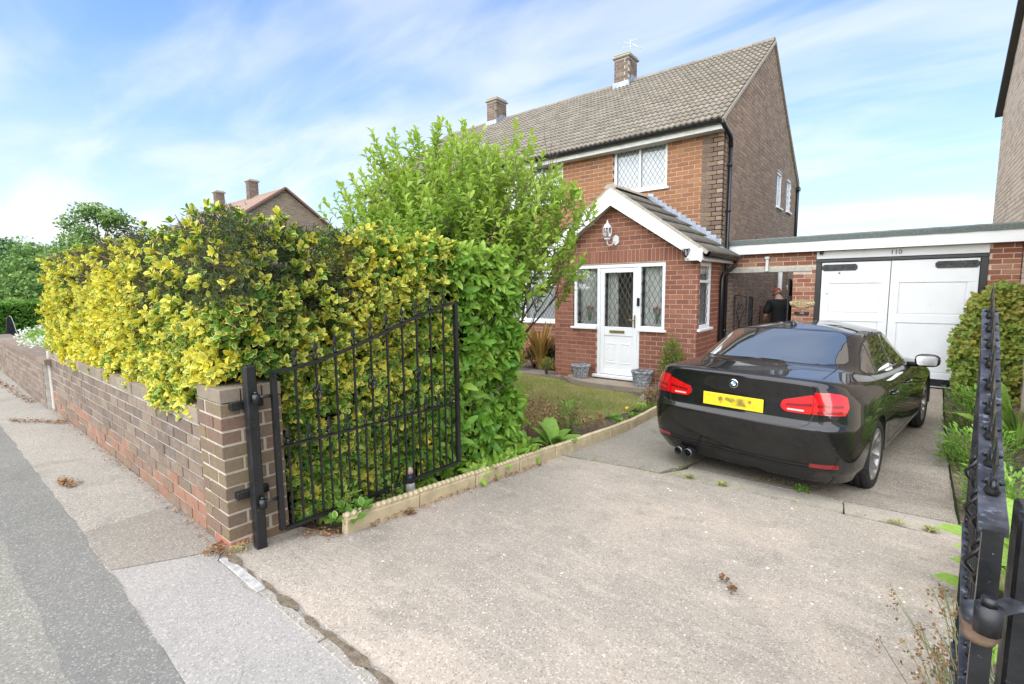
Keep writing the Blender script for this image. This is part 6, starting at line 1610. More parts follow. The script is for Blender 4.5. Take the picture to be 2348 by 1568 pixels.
# dark browning conifer growing through the hedge
con = thing('conifer_shrub', 'dark browning conifer growing through the top of the yellow hedge', 'shrub', (-5.5, 1.6, .6))
n = 34000
F1, A1 = surf_pts(n, (-8.4, 1.13, 1.10), (5.6, 0, 0), (0, 0, .85), (0, -1, .1), .16, rg6, .10)
k = con_mask(F1); F1, A1 = F1[k], A1[k]
F2, A2 = surf_pts(9000, (-8.4, 1.1, ZT-.02), (5.5, 0, 0), (0, .8, 0), (0, 0, 1), .16, rg6, .10)
F3, A3 = surf_pts(11000, (-2.97, 1.1, 1.25), (0, 1.0, 0), (0, 0, .65), (1, 0, .2), .16, rg6, .10)
C = np.concatenate([F1, F2, F3]); A = np.concatenate([A1, A2, A3]); tn = np.clip(.58+.34*lump(C, 1.6, 1., 8.)+.25*lump(C, 5., 1., 1.)+rg6.normal(0, .14, len(C)), 0, 1)
D = A+rg6.normal(0, .8, C.shape); leaf_cloud('needle_foliage', con, MAT['conifer'], C, D, rg6.normal(0, 1, C.shape), rg6.uniform(.020, .048, len(C)), (BLADE[0]*np.array([1, .16, 1]), BLADE[1], BLADE[2]), tn)
m = MB(); m.tube([(-5.5, 1.62, .1), (-5.45, 1.6, .9), (-5.4, 1.55, 1.6)], [.06, .05, .025], 7); m.build('stem', MAT['bark'], con)
# green laurel at the inner end
lau = thing('laurel_shrub', 'glossy green spotted laurel shrub at the garden end of the hedge', 'shrub', (-3.2, 3.2, -.15))
core = MB(); core_box(core, (-3.75, 2.5, -.05), (-3.10, 3.62, ZT-.42)); core.build('dark_core', MAT['core'], lau)
def laur(n, o, a, b, nrm, keep=None, size=(.09, .145), depth=.16, nl=6, tone=.5, lumps=.12, droop=.25):
    C, A = surf_pts(n, o, a, b, nrm, depth, rg6, lumps)
    if keep is not None: k = keep(C); C, A = C[k], A[k]
    A = A-np.array([0, 0, droop]); P, D, U = rosettes(C, A, nl, 1.05, .3, rg6); D = D-np.array([0, 0, droop])*.8; U = U+np.array([0, 0, .5])
    inner = np.tile(np.arange(nl)/(nl-1), len(C))
    mu = tone(C) if callable(tone) else np.full(len(C), tone)
    t = np.clip(np.repeat(mu+.16*rg6.normal(0, 1, len(C)), nl)+.15*(inner-.5)+rg6.normal(0, .1, len(P)), 0, 1)
    return P, D, U, rg6.uniform(size[0], size[1], len(P))*(.7+.45*inner), t
ltone = lambda C: .48-.30*np.clip((C[:, 2]-1.35)/.5, 0, 1)-.10*np.clip((.3-C[:, 2])/.4, 0, 1)+.10*lump(C, 2., 1., 4.)
L1 = laur(820, (-2.98, 2.15, -.1), (0, 1.50, 0), (0, 0, 1.92), (1, 0, .05), keep=lambda C: (rg6.random(len(C)) < np.clip(.10+1.1*(C[:, 1]-2.25), .05, 1)), tone=ltone)
L2 = laur(560, (-3.75, 3.70, -.15), (.80, 0, 0), (0, 0, 1.85), (.35, 1, 0), tone=ltone)
L3 = laur(420, (-3.7, 2.1, ZT-.06), (.75, 0, 0), (0, 1.55, 0), (0, 0, 1), tone=.16, size=(.06, .10))
L4 = laur(120, (-2.80, 2.85, -.08), (.08, 0, 0), (0, .85, 0), (1, .1, .3), tone=.20, size=(.08, .13), depth=.2, lumps=.08)
L5 = laur(260, (-3.0, 1.5, -.02), (0, 1.4, 0), (0, 0, .6), (1, 0, 0), tone=.30, size=(.06, .10))
P, D, U, S, t = cat_(L1, L2, L3, L4, L5)
near = front_first(P, 160, np.abs(P[:, 1]-3.2)*.3); mask = np.ones(len(P), bool); mask[near] = False
leaf_cloud('foliage', lau, MAT['laurel'], P[mask], D[mask], U[mask], S[mask], LANCE, t[mask]); single_leaves(lau, MAT['laurel'], P[near], D[near], U[near], S[near], LANCE, t[near])
st = MB()
for k in range(14): 
    y = 2.3+k*.095; st.tube([(-3.12+r6.uniform(-.05, .05), y, -.2), (-3.08+r6.uniform(-.06, .06), y+r6.uniform(-.1, .1), .35), (-3.05+r6.uniform(-.08, .08), y+r6.uniform(-.15, .15), .9)], [.014, .011, .007], 5)
tag(st.build('stem', MAT['bark'], lau), kind='stuff')

# ------------------------------------------------------------------ the bright green shrub tree
tree = thing('bright_shrub_tree', 'tall bright lime green multi stemmed shrub in front of the house', 'tree', (-4.95, 5.05, -.36))
TC = np.array([-5.15, 5.05, 2.2])
wood = MB(); shoots = []
r7 = random.Random(17)
def limb(p, d, L, r, depth):
    pts = [p]; dd = d.copy(); n = 4
    for i in range(n):
        dd = (dd+Vector((r7.uniform(-.13, .13), r7.uniform(-.13, .13), .07))).normalized(); pts.append(pts[-1]+dd*L/n)
    wood.tube(pts, [r*(1-.55*i/n) for i in range(n+1)], 6 if r > .012 else 4)
    if depth == 0: shoots.append((pts[-2], pts[-1], dd)); return
    kids = 3 if depth > 1 else 4
    for k in range(kids):
        j = r7.choice([2, 3, 4]) if k else 4; az = r7.uniform(0, 2*pi); sp = r7.uniform(.35, .75)
        nd = (dd+Vector((cos(az), sin(az), r7.uniform(-.1, .5)))*sp).normalized(); limb(pts[j], nd, L*r7.uniform(.55, .8), r*.5, depth-1)
for k in range(11):
    az = 2*pi*k/11+r7.uniform(-.2, .2); sp = r7.uniform(.18, .60); base = Vector((-4.95+.12*cos(az), 5.05+.12*sin(az), -.38))
    limb(base, Vector((cos(az)*sp, sin(az)*sp, 1)).normalized(), r7.uniform(1.25, 1.75), .034, 3)
def crown_r(dirs):                                            # uneven crown outline
    return 1.0+.16*np.array([mnoise.noise(Vector(d)*2.3) for d in dirs])+.10*np.array([mnoise.noise(Vector(d)*5.1+Vector((3, 0, 0))) for d in dirs])
RX_, RZu, RZd = 1.92, 1.42, 1.75
nS = 1850
dirs = unit(rg6.normal(0, 1, (nS, 3))); rad = rg6.random(nS)**.40*crown_r(dirs)*.97
base_ = TC+dirs*rad[:, None]*np.where(dirs[:, 2:3] > 0, np.array([[RX_, RX_*.9, RZu]]), np.array([[RX_, RX_*.9, RZd]]))
keep = (base_[:, 2] > .15) & ~((base_[:, 0] > -4.75) & (base_[:, 2] < 1.30)); base_, dirs, rad = base_[keep], dirs[keep], rad[keep]
ex = np.array([[-3.55, 5.1, 1.75], [-3.35, 5.15, 1.85], [-3.3, 5.2, 1.65], [-3.6, 5.2, 1.55], [-3.15, 5.2, 1.78], [-3.45, 5.3, 2.0], [-3.7, 5.2, 2.2], [-3.2, 5.25, 1.6], [-3.5, 5.2, 2.5], [-3.4, 5.0, 2.65], [-6.75, 4.4, 2.8], [-6.85, 4.35, 2.3], [-6.7, 4.4, 2.2], [-6.9, 4.3, 1.95]]); base_ = np.concatenate([base_, ex]); dirs = np.concatenate([dirs, unit(ex-TC)]); rad = np.concatenate([rad, np.ones(len(ex))])
Pl = []; Dl = []; Ul = []; Sl = []; Tl = []
shw = MB()
for b, d, rr in zip(base_, dirs, rad):
    ax = Vector((d[0]*.42+rg6.normal(0, .16), d[1]*.42+rg6.normal(0, .16), (.75 if d[2] > -.2 else .35))).normalized()
    L = rg6.uniform(.24, .46)*(1.0 if d[2] > .5 else .85); n = int(L/.034)
    p0 = Vector(b)-ax*L*.45
    if rr > .6: shw.tube([p0, p0+ax*L*.5, p0+ax*L*.97], [.005, .004, .002], 3, False)
    u = ax.orthogonal().normalized(); w = ax.cross(u)
    for i in range(n):
        f = (i+.5)/n; an = i*2.4+rg6.uniform(0, .5); rdl = u*cos(an)+w*sin(an); el = .95-.55*f**2+rg6.normal(0, .12)
        dd = ax*cos(el)+rdl*sin(el)+Vector((0, 0, -.10*(1-f)))
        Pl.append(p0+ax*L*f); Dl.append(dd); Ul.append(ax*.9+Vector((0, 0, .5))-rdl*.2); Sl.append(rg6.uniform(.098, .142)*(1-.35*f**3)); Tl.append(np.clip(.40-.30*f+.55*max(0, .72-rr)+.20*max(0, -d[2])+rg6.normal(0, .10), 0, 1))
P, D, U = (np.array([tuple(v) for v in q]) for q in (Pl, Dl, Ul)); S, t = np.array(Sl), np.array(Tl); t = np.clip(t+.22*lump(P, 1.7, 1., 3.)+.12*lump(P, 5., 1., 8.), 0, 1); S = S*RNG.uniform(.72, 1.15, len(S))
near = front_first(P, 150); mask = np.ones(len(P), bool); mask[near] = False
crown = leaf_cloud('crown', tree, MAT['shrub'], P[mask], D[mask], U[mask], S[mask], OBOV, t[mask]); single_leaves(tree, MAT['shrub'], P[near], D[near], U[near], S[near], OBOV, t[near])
wood.build('trunk', MAT['bark'], tree); tag(shw.build('shoot_stems', MAT['twig'], tree), kind='stuff')

# ------------------------------------------------------------------ lawn grass, weeds, garden plants
def scatter(poly, n, rng=rg6):
    xs = [p[0] for p in poly]; ys = [p[1] for p in poly]; out = []
    while len(out) < n:
        x, y = rng.uniform(min(xs), max(xs)), rng.uniform(min(ys), max(ys))
        if inpoly(x, y, poly): out.append((x, y))
    return np.array(out)
NARROW = (BLADE[0]*np.array([1, .10, 1]), BLADE[1], BLADE[2])
G = scatter(lawn_poly, 42000); z = np.array([zgarden(y) for y in G[:, 1]])+.02
P = np.c_[G, z]; dry = np.array([mnoise.noise(Vector((x*.9, y*.9, 2)))+.5*mnoise.noise(Vector((x*3, y*3, 4))) for x, y in G])
tn = np.clip(.46+.42*dry+rg6.normal(0, .14, len(P))+.0, 0, 1); D = np.c_[rg6.normal(0, .55, (len(P), 2)), np.ones(len(P))]
gr = leaf_cloud('lawn_grass', None, MAT['grass'], P, D, rg6.normal(0, 1, P.shape), rg6.uniform(.025, .055, len(P)), NARROW, tn); tag(gr, 'short patchy green and straw coloured grass of the front lawn', 'grass', kind='stuff')
def clump(name, label, cat, mat, c, n, size, tmpl, spread, el=(.2, 1.2), tone=(.5, .2), height=0., rngs=rg6, group=None, stems=0, part='foliage', stem_mat='twig'):
    """low plant: leaves radiate from a crown or sit along short stems"""
    c = np.array(c, float); o = thing(name, label, cat, tuple(c), group)
    az = rngs.uniform(0, 2*pi, n); e = rngs.uniform(el[0], el[1], n); h = rngs.random(n)
    D = np.c_[np.cos(az)*np.sin(e), np.sin(az)*np.sin(e), np.cos(e)]
    P = c+np.c_[np.cos(az)*spread*np.sqrt(h), np.sin(az)*spread*np.sqrt(h), height*rngs.random(n)]
    leaf_cloud(part, o, mat, P, D, np.c_[-D[:, 0]*.6, -D[:, 1]*.6, np.ones(n)], rngs.uniform(size[0], size[1], n), tmpl, np.clip(rngs.normal(tone[0], tone[1], n), 0, 1))
    if stems:
        m = MB()
        for k in range(stems):
            a = rngs.uniform(0, 2*pi); r = spread*sqrt(rngs.random()); m.tube([(c[0]+r*.3*cos(a), c[1]+r*.3*sin(a), c[2]-.02), (c[0]+r*cos(a), c[1]+r*sin(a), c[2]+height*rngs.uniform(.5, 1))], [.005, .002], 4)
        m.build('stem', MAT[stem_mat], o)
    return o
gzv = lambda y: zgarden(y)+.01
BROAD = leaf_tmpl(.46, .10, .22, .5); STRAP = leaf_tmpl(.07, .02, .35, .4)
for i, (x, y, s) in enumerate(((-2.98, 4.35, 1.15), (-3.10, 3.98, .9), (-2.96, 3.72, .75))):
    clump('broad_leaf_plant', ['large clump of broad pointed green leaves behind the edging', 'medium clump of broad leaves between laurel and large clump', 'small broad leaved clump at the foot of the laurel'][i], 'plant', MAT['herb'], (x, y, gzv(y)), 20, (.16*s, .30*s), BROAD, .06, (.35, 1.25), (.35, .14))
def dryplant(x, y, h, sp, n, label, seed=0):
    o = thing('dead_flower_clump', label, 'plant', (x, y, gzv(y)), 'dried flower clumps in the bed'); rr = np.random.default_rng(seed+40); m = MB(); hp = []
    for k in range(n):
        a = rr.uniform(0, 2*pi); r = sp*sqrt(rr.random()); t = Vector((x+r*cos(a), y+r*sin(a), gzv(y)+h*rr.uniform(.55, 1))); m.tube([(x+r*.5*cos(a), y+r*.5*sin(a), gzv(y)-.01), tuple((Vector((x+r*.7*cos(a), y+r*.7*sin(a), gzv(y)+h*.4)))), tuple(t)], [.003, .0025, .0015], 3, False); hp += [t, t-Vector((rr.normal(0, .012), rr.normal(0, .012), .03)), t-Vector((rr.normal(0, .02), rr.normal(0, .02), .07))]
    m.build('stem', MAT['straw'] if False else simple('dry_stalk%d' % seed, (.28,.18,.09), .9, bump=0), o)
    hp = np.array([tuple(q) for q in hp]); hp = np.repeat(hp, 3, 0)+rr.normal(0, .008, (len(hp)*3, 3)); leaf_cloud('seed_heads', o, MAT['dry'], hp, rr.normal(0, 1, hp.shape), rr.normal(0, 1, hp.shape), rr.uniform(.014, .034, len(hp)), CARD, rr.uniform(.1, .9, len(hp)))
dryplant(-3.45, 4.45, .48, .34, 80, 'tall rust brown clump of dried flowers beside the laurel', 1)
dryplant(-3.28, 4.95, .40, .26, 50, 'brown dried flower clump with dark seed heads on the lawn edge', 2)
dryplant(-3.05, 5.35, .26, .18, 26, 'small straw coloured dried clump before the bare soil', 3)
dryplant(-2.98, 7.05, .34, .14, 60, 'wispy brown dried clump beside the car', 4)
clump('green_weed', 'upright feathery green weed among the dried flowers', 'plant', MAT['herb'], (-3.12, 4.88, gzv(4.9)), 260, (.03, .06), LANCE, .12, (.3, 1.3), (.55, .2), .42, stems=14)
for i, (x, y) in enumerate(((-2.93, 5.95), (-2.95, 6.35), (-3.0, 6.75), (-3.12, 6.1), (-2.92, 6.95))):
    clump('low_weed', ['low green weed tuft by the middle of the edging', 'spreading weed tuft before the lime one', 'bright lime herb by the car corner', 'weed in the bare soil', 'lime green herb clump nearest the brown wisps'][i], 'plant', MAT['herb'], (x, y, gzv(y)), 120 if i in (2, 4) else 70, (.025, .055), OVAL, .12 if i in (2, 4) else .09, (.3, 1.4), (.12 if i in (2, 4) else .5, .15), .10 if i in (2, 4) else .05)
yf = thing('yellow_flower', 'single small yellow flower in the bare soil', 'flower', (-3.1, 6.45, gzv(6.45))); q = rosettes(np.array([[-3.1, 6.45, gzv(6.45)+.09]]), np.array([[0, -.3, 1.]]), 9, 1.2, .1, rg6); leaf_cloud('petals', yf, simple('yellow_petal', (.8,.55,.03), .6, bump=0), q[0], q[1], q[2], np.full(9, .03), OVAL, np.zeros(9), kind=None); m = MB(); m.tube([(-3.1, 6.45, gzv(6.45)-.01), (-3.1, 6.45, gzv(6.45)+.088)], .003, 4); m.build('stem', MAT['twig'], yf)
# bed left of the porch: tall straw grass, dark shrub, small gold shrub
def tallgrass(x, y, h, n, lab, seed):
    rr = np.random.default_rng(seed); o = thing('tall_grass', lab, 'plant', (x, y, gzv(y)), 'tall straw grasses by the window'); az = rr.uniform(0, 2*pi, n); e = rr.uniform(.03, .5, n)
    D = np.c_[np.cos(az)*np.sin(e), np.sin(az)*np.sin(e), np.cos(e)]; P = np.c_[x+.06*np.cos(az), y+.06*np.sin(az), np.full(n, gzv(y))+h*.35*rr.random(n)]; leaf_cloud('blades', o, MAT['straw'], P, D, np.c_[-np.cos(az), -np.sin(az), np.ones(n)*.3], h*rr.uniform(.4, .75, n), leaf_tmpl(.075, .015, .18, .35), rr.uniform(0, .9, n))
tallgrass(-6.40, 8.85, 1.15, 90, 'taller straw coloured grass clump nearest the porch', 61); tallgrass(-7.05, 8.70, 1.05, 90, 'straw coloured grass clump under the window beside the laurel', 62); tallgrass(-6.75, 8.45, .6, 60, 'shorter arching straw clump between the taller ones', 63)
def shrub(name, lab, x, y, r, h, mat, n, size, tmpl, tone, cat='shrub'):
    o = thing(name, lab, cat, (x, y, gzv(y))); d = unit(rg6.normal(0, 1, (n, 3))); d[:, 2] = np.abs(d[:, 2])*1.0-.25; rr = rg6.random(n)**.4*(1+.2*np.array([mnoise.noise(Vector(q)*3) for q in d]))
    P = np.array([x, y, gzv(y)+h*.42])+d*rr[:, None]*np.array([r, r, h*.6]); D = d+rg6.normal(0, .5, d.shape)+np.array([0, 0, .4]); leaf_cloud('foliage', o, mat, P, D, rg6.normal(0, .5, P.shape)+np.array([0, 0, 1.]), rg6.uniform(size[0], size[1], n), tmpl, np.clip(rg6.normal(tone, .22, n)+.4*(1-rr), 0, 1))
    m = MB()
    for k in range(7): a = k*.9; m.tube([(x, y, gzv(y)-.02), (x+r*.4*cos(a), y+r*.4*sin(a), gzv(y)+h*.6)], [.012, .004], 5)
    m.build('stem', MAT['bark'], o); return o
shrub('dark_evergreen', 'low dark green evergreen bush in the bed by the porch', -6.15, 9.25, .45, .72, MAT['darkleaf'], 2600, (.03, .055), OVAL, .5)
shrub('dark_evergreen', 'smaller dark bush beneath the straw grass', -6.75, 9.1, .40, .55, MAT['darkleaf'], 1400, (.03, .055), OVAL, .5)
shrub('golden_shrub', 'small upright gold green shrub at the porch corner beside the pot', -5.92, 8.42, .17, .45, MAT['vine'], 700, (.02, .035), OVAL, .25)
shrub('porch_shrub', 'tall speckled shrub between the porch corner and the car', -3.12, 8.20, .24, 1.15, MAT['vine'], 1500, (.022, .042), OVAL, .45)
# wispy bare stems in the pots
def pot(x, y, z, lab, s=1.0):
    o = thing('barrel_pot', lab, 'plant pot', (x, y, z), 'barrel pots on the doorstep'); M_ = Matrix.Translation((x, y, z)) @ Matrix.Scale(s, 4)
    m = MB(); prof = [(.0, 0), (.125, 0), (.132, .02), (.14, .07), (.147, .072), (.148, .095), (.143, .097), (.155, .16), (.162, .162), (.163, .185), (.158, .187), (.168, .225), (.185, .228), (.19, .245), (.186, .262), (.165, .264), (.16, .22), (.0, .215)]; m.lathe(prof, 36, M_, smooth=False); b = m.build('pot_body', MAT['pot'], o)
    m = MB()
    for k in range(18):
        a = 2*pi*k/18; m.tube([M_ @ Vector((r*cos(a), r*sin(a), zz)) for r, zz in ((.136, .022), (.1445, .07), (.1595, .16), (.168, .222))], .0045, 4, False)
    tag(m.build('stave_joint', MAT['pot'], b), kind='stuff'); m = MB(); m.lathe([(.158, .222), (.0, .226)], 20, M_); m.build('soil_top', MAT['soil'], o)
    m = MB()
    for k in range(11):
        a = k*1.3; hh = .10+.22*((k*37) % 10)/10; m.tube([(x+.05*cos(a), y+.05*sin(a), z+.2*s), (x+.08*cos(a)+.02, y+.08*sin(a), z+.2*s+hh*.6), (x+.10*cos(a), y+.1*sin(a), z+.2*s+hh)], [.003, .002, .001], 3, False)
    tag(m.build('dead_stems', MAT['twig'], o), kind='stuff')
def potmat():
    t = NT('weathered_barrel_stone'); f = t.noise(34, 5, .7); g = t.noise(9, 3)
    c = t.ramp(f, [(.34, (.06,.065,.075)), (.47, (.21,.22,.24)), (.60, (.50,.51,.52))]); t.P(base=c, rough=.8); t.bump(f, .5, .006); return t.m
MAT['pot'] = potmat()
pot(-4.98, 8.27, -.285, 'grey weathered barrel shaped pot on the step end nearest the straw grass', 1.0); pot(-3.66, 8.20, -.285, 'grey weathered barrel shaped pot on the step end nearest the car', 1.06)
# variegated seedlings and ferns by the gate foot
for i, (x, y, n, s, lab, mt, tm_) in enumerate(((-2.66, 1.72, 22, .085, 'white edged variegated sprig lying over the end of the rope edging', MAT['euonymus'], OVAL), (-2.72, 1.62, 18, .07, 'variegated sprig sprouting below the gate bottom rail', MAT['euonymus'], OVAL), (-2.86, 1.52, 16, .06, 'dark variegated sprig behind the gate foot', MAT['euonymus'], OVAL))):
    C = np.array([[x, y, zg(y)+.13], [x-.05, y+.05, zg(y)+.10], [x+.02, y-.07, zg(y)+.09]]); q = rosettes(C, np.array([[.3, -.3, 1.]]*3), n//3, 1.1, .2, rg6); o = thing('hedge_sprig', lab, 'plant', (x, y, zg(y))); leaf_cloud('leaves', o, mt, q[0], q[1], q[2], rg6.uniform(s*.7, s, len(q[0])), tm_, np.clip(rg6.normal(.75, .12, len(q[0])), 0, 1)); m = MB()
    for cc in C: m.tube([(x-.04, y+.02, zg(y)-.01), tuple(cc)], [.004, .003], 4)
    m.build('stem', MAT['twig'], o)
for i, (x, y) in enumerate(((-2.80, 2.02), (-2.78, 1.66))):
    clump('fern', ['bright green ferny seedling behind the gate bars', 'small ferny seedling at the near end of the edging'][i], 'plant', MAT['herb'], (x, y, zg(y)+.02), 150, (.02, .04), OVAL, .10, (.3, 1.3), (.25, .15), .22, stems=6)
# garden ornament behind the gate
orn = thing('garden_ornament', 'small cream and navy garden figure half hidden behind the gate bars', 'ornament', (-2.83, 2.34, zg(2.34)))
Mo = Matrix.Translation((-2.90, 2.30, zg(2.30)+.0)) @ Matrix.Scale(.8, 4); m = MB(); m.lathe([(.0, 0), (.045, 0), (.05, .03), (.046, .09), (.04, .13)], 14, Mo); m.build('ornament_base', simple('cream_glaze', (.62,.58,.48), .4, bump=0), orn)
m = MB(); m.lathe([(.042, .128), (.046, .15), (.038, .19), (.02, .205)], 14, Mo); m.build('ornament_coat', simple('navy_glaze', (.02,.03,.09), .3, bump=0), orn); m = MB(); m.lathe([(.018, .203), (.032, .22), (.034, .245), (.022, .27), (.0, .28)], 14, Mo); m.build('ornament_head', simple('flesh_glaze', (.55,.40,.30), .4, bump=0), orn)
# joint weeds and litter on the drive
def litter(name, lab, cat, pts, mat, n, spread, size, tone=(.5, .3), h=.02, tm_=CARD):
    pts = np.array(pts, float); k = rg6.integers(0, len(pts), n); P2 = pts[k]+rg6.normal(0, spread, (n, 2)); zz = np.array([zg(y) for y in P2[:, 1]])+.014+rg6.random(n)*h
    D = np.c_[rg6.normal(0, 1, (n, 2)), rg6.normal(.1, .25, n)]; o = leaf_cloud(name, None, mat, np.c_[P2, zz], D, rg6.normal(0, .35, (n, 3))+np.array([0, 0, 1.]), rg6.uniform(size[0], size[1], n), tm_, np.clip(rg6.normal(tone[0], tone[1], n), 0, 1)); return tag(o, lab, cat, kind='stuff')
litter('leaf_litter', 'dry brown leaf litter gathered at the foot of the pier', 'leaf litter', [(-2.98, .95), (-2.94, .96), (-2.90, .98), (-3.02, .98)], MAT['deadleaf'], 150, .028, (.008, .022))
litter('leaf_litter', 'brown leaf litter along the bottom of the edging stones', 'leaf litter', [(-2.62+.0*i, 1.75+.05*i) for i in range(10)]+[(-2.64, 2.3+.06*i) for i in range(24)]+[(-2.60, 2.05)]*8, MAT['deadleaf'], 600, .020, (.006, .018))
litter('leaf_litter', 'brown litter behind the gate post', 'leaf litter', [(-2.80+.03*i, 1.42+.02*i) for i in range(6)], MAT['deadleaf'], 150, .03, (.008, .02))
litter('leaf_pile', 'small isolated pile of brown leaves on the pavement', 'leaf litter', [(-5.02, .62), (-4.96, .64), (-5.08, .63), (-4.9, .65)], MAT['deadleaf'], 130, .026, (.010, .026))
litter('leaf_pile', 'streak of brown leaves on the pavement by the wall end', 'leaf litter', [(-8.0+.08*i, .62+.045*i) for i in range(9)], MAT['deadleaf'], 220, .035, (.010, .030))
litter('leaf_litter', 'dry litter at the foot of the neighbouring wall', 'leaf litter', [(-9.2-.3*i, .90-.012*i) for i in range(12)], MAT['deadleaf'], 300, .03, (.012, .035))
litter('wall_foot_litter', 'thin dirt and leaf crumbs along the foot of the low wall', 'leaf litter', [(-8.3+.12*i, .995) for i in range(44)], MAT['deadleaf'], 500, .018, (.006, .018))
litter('dry_grass_tuft', 'pale straw tuft at the foot of the iron gate post', 'leaf litter', [(-2.885, 1.04), (-2.87, 1.06)], MAT['grass'], 130, .018, (.02, .05), (.1, .1), .04, NARROW)
litter('joint_moss', 'dry moss and weed tufts in the joints of the drive', 'moss', [(-2.6+.12*i, 4.13+.02*i) for i in range(9)]+[(-1.6+.14*i, 4.33+.006*i) for i in range(14)]+[(-1.62, 4.4+.1*i) for i in range(6)]+[(-1.46, 4.36)]*10+[(-1.18, 4.36)]*16+[(.02, 4.42)]*10+[(.22, 4.44)]*16, MAT['grass'], 900, .020, (.012, .035), (.45, .3), .02, (BLADE[0]*np.array([1, .25, 1]), BLADE[1], BLADE[2]))
litter('dry_twigs', 'reddish dry pine needles under the rear of the car', 'litter', [(-1.0+.05*i, 4.78+.01*i) for i in range(12)], MAT['dry'], 260, .04, (.02, .06), (.25, .2), .01, NARROW)
litter('dead_leaf_lump', 'curled dark dead leaf lying on the concrete drive', 'leaf', [(-.70, 2.67), (-.68, 2.64), (-.64, 2.60), (-.63, 2.58)], MAT['deadleaf'], 36, .010, (.010, .026), (.9, .15))
clump('drive_weed', 'bright green weed growing from the drive joint behind the car', 'plant', MAT['herb'], (-.62, 4.72, zg(4.72)+.01), 90, (.015, .035), OVAL, .055, (.3, 1.4), (.5, .2), .03)
clump('drive_weed', 'straggly yellow weed at the corner of two drive slabs', 'plant', MAT['grass'], (-1.5, 4.33, zg(4.33)+.01), 60, (.02, .05), NARROW, .05, (.3, 1.3), (.4, .2), .02)
peb = MB(); rq = random.Random(8)
for k in range(420):
    x, y = rq.uniform(-2.6, .2), rq.uniform(1.1, 4.2); r = rq.uniform(.0025, .0065) if rq.random() < .93 else rq.uniform(.007, .011); z = zg(y)+.0075+.006*mnoise.noise(Vector((x*.8, y*.8, 1))); a = rq.uniform(0, 3)
    peb.add([(x+r*cos(a+q*pi/2)*rq.uniform(.8, 1.4), y+r*sin(a+q*pi/2), z-.001) for q in range(4)]+[(x, y, z+r*.55)], [(0, 1, 4), (1, 2, 4), (2, 3, 4), (3, 0, 4)], True)
tag(peb.build('loose_pebbles', simple('pale_pebble', (.52,.47,.41), .8, var=.5, scale=3, bump=0)), 'tiny loose stones scattered over the near drive slab', 'pebbles', kind='stuff')

# ------------------------------------------------------------------ right border: vine, bed plants, lavender
vine = thing('climbing_vine', 'yellowing green climbing vine over the brick pier beside the garage door', 'vine', (.95, 9.6, -.2))
def vine_pts(n):
    c = []
    while len(c) < n:
        x, z, y = rg6.uniform(.30, 1.35), rg6.uniform(-.2, 1.80), 0
        if z > 1.42+.35*mnoise.noise(Vector((x*3.1, 5, 0)))+.12*rg6.random(): continue
        w = np.interp(z, [-.2, .2, .7, 1.1, 1.45, 1.75], [.66, .56, .50, .68, .78, .95])    # left outline climbs to the right
        if x < w+.10*mnoise.noise(Vector((x*3, 0, z*4))): continue
        c.append((x, 9.95-.28*rg6.random()-.35*max(0, min(1, (1.3-z)))*rg6.random(), z))
    return np.array(c)
C = vine_pts(2300); A = np.array([-.25, -1, .25])+rg6.normal(0, .5, C.shape); P, D, U = rosettes(C, A, 3, 1.15, .35, rg6); D = D-np.array([0, 0, .45]); leaf_cloud('foliage', vine, MAT['vine'], P, D, U+np.array([0, -.4, .4]), rg6.uniform(.04, .075, len(P)), leaf_tmpl(.78, .06, .12, .42), np.clip(.36+.3*lump(P, 2.5, 1., 6.)+rg6.normal(0, .16, len(P))+.25*(P[:, 1] > 9.9), 0, 1))
m = MB(); core_box(m, (.85, 9.85, -.2), (1.2, 10.2, 1.15), amp=.10); m.build('dark_core', MAT['core'], vine)
def bed(name, lab, x, y, n, size, tm_, mat, tone, h, sp, cat='plant', el=(.2, 1.2), stems=8): return clump(name, lab, cat, mat, (x, y, zg(y)+.01), n, size, tm_, sp, el, tone, h, stems=stems)
bed('leafy_weed', 'tall green leafy weeds in the border in front of the vine', .72, 8.3, 700, (.04, .08), LANCE, MAT['herb'], (.55, .2), .55, .30)
bed('leafy_weed', 'feathery green foliage in the border behind the worn gate', .62, 6.6, 900, (.03, .07), LANCE, MAT['herb'], (.5, .2), .38, .30)
bed('leafy_weed', 'green weedy clump halfway along the border', .70, 5.2, 800, (.03, .07), LANCE, MAT['herb'], (.55, .2), .34, .30)
bed('leafy_weed', 'low weed at the drive edge before the vine', .46, 6.9, 160, (.03, .06), LANCE, MAT['herb'], (.45, .2), .14, .12)
bed('leafy_weed', 'green weeds at the near end of the border', .62, 3.9, 500, (.04, .08), LANCE, MAT['herb'], (.5, .2), .30, .25)
bed('broad_leaf_plant', 'pale lime broad veined leaves against the worn gate', .56, 3.35, 26, (.22, .38), leaf_tmpl(.62, .05, .15, .45), MAT['herb'], (.12, .1), .35, .10, el=(.4, 1.3))
bed('strap_leaf_plant', 'arching strap leaved plant in the far border', 1.0, 7.4, 40, (.5, .9), leaf_tmpl(.06, .02, .3, .4), MAT['herb'], (.25, .2), .1, .06, el=(.1, .8), stems=0)
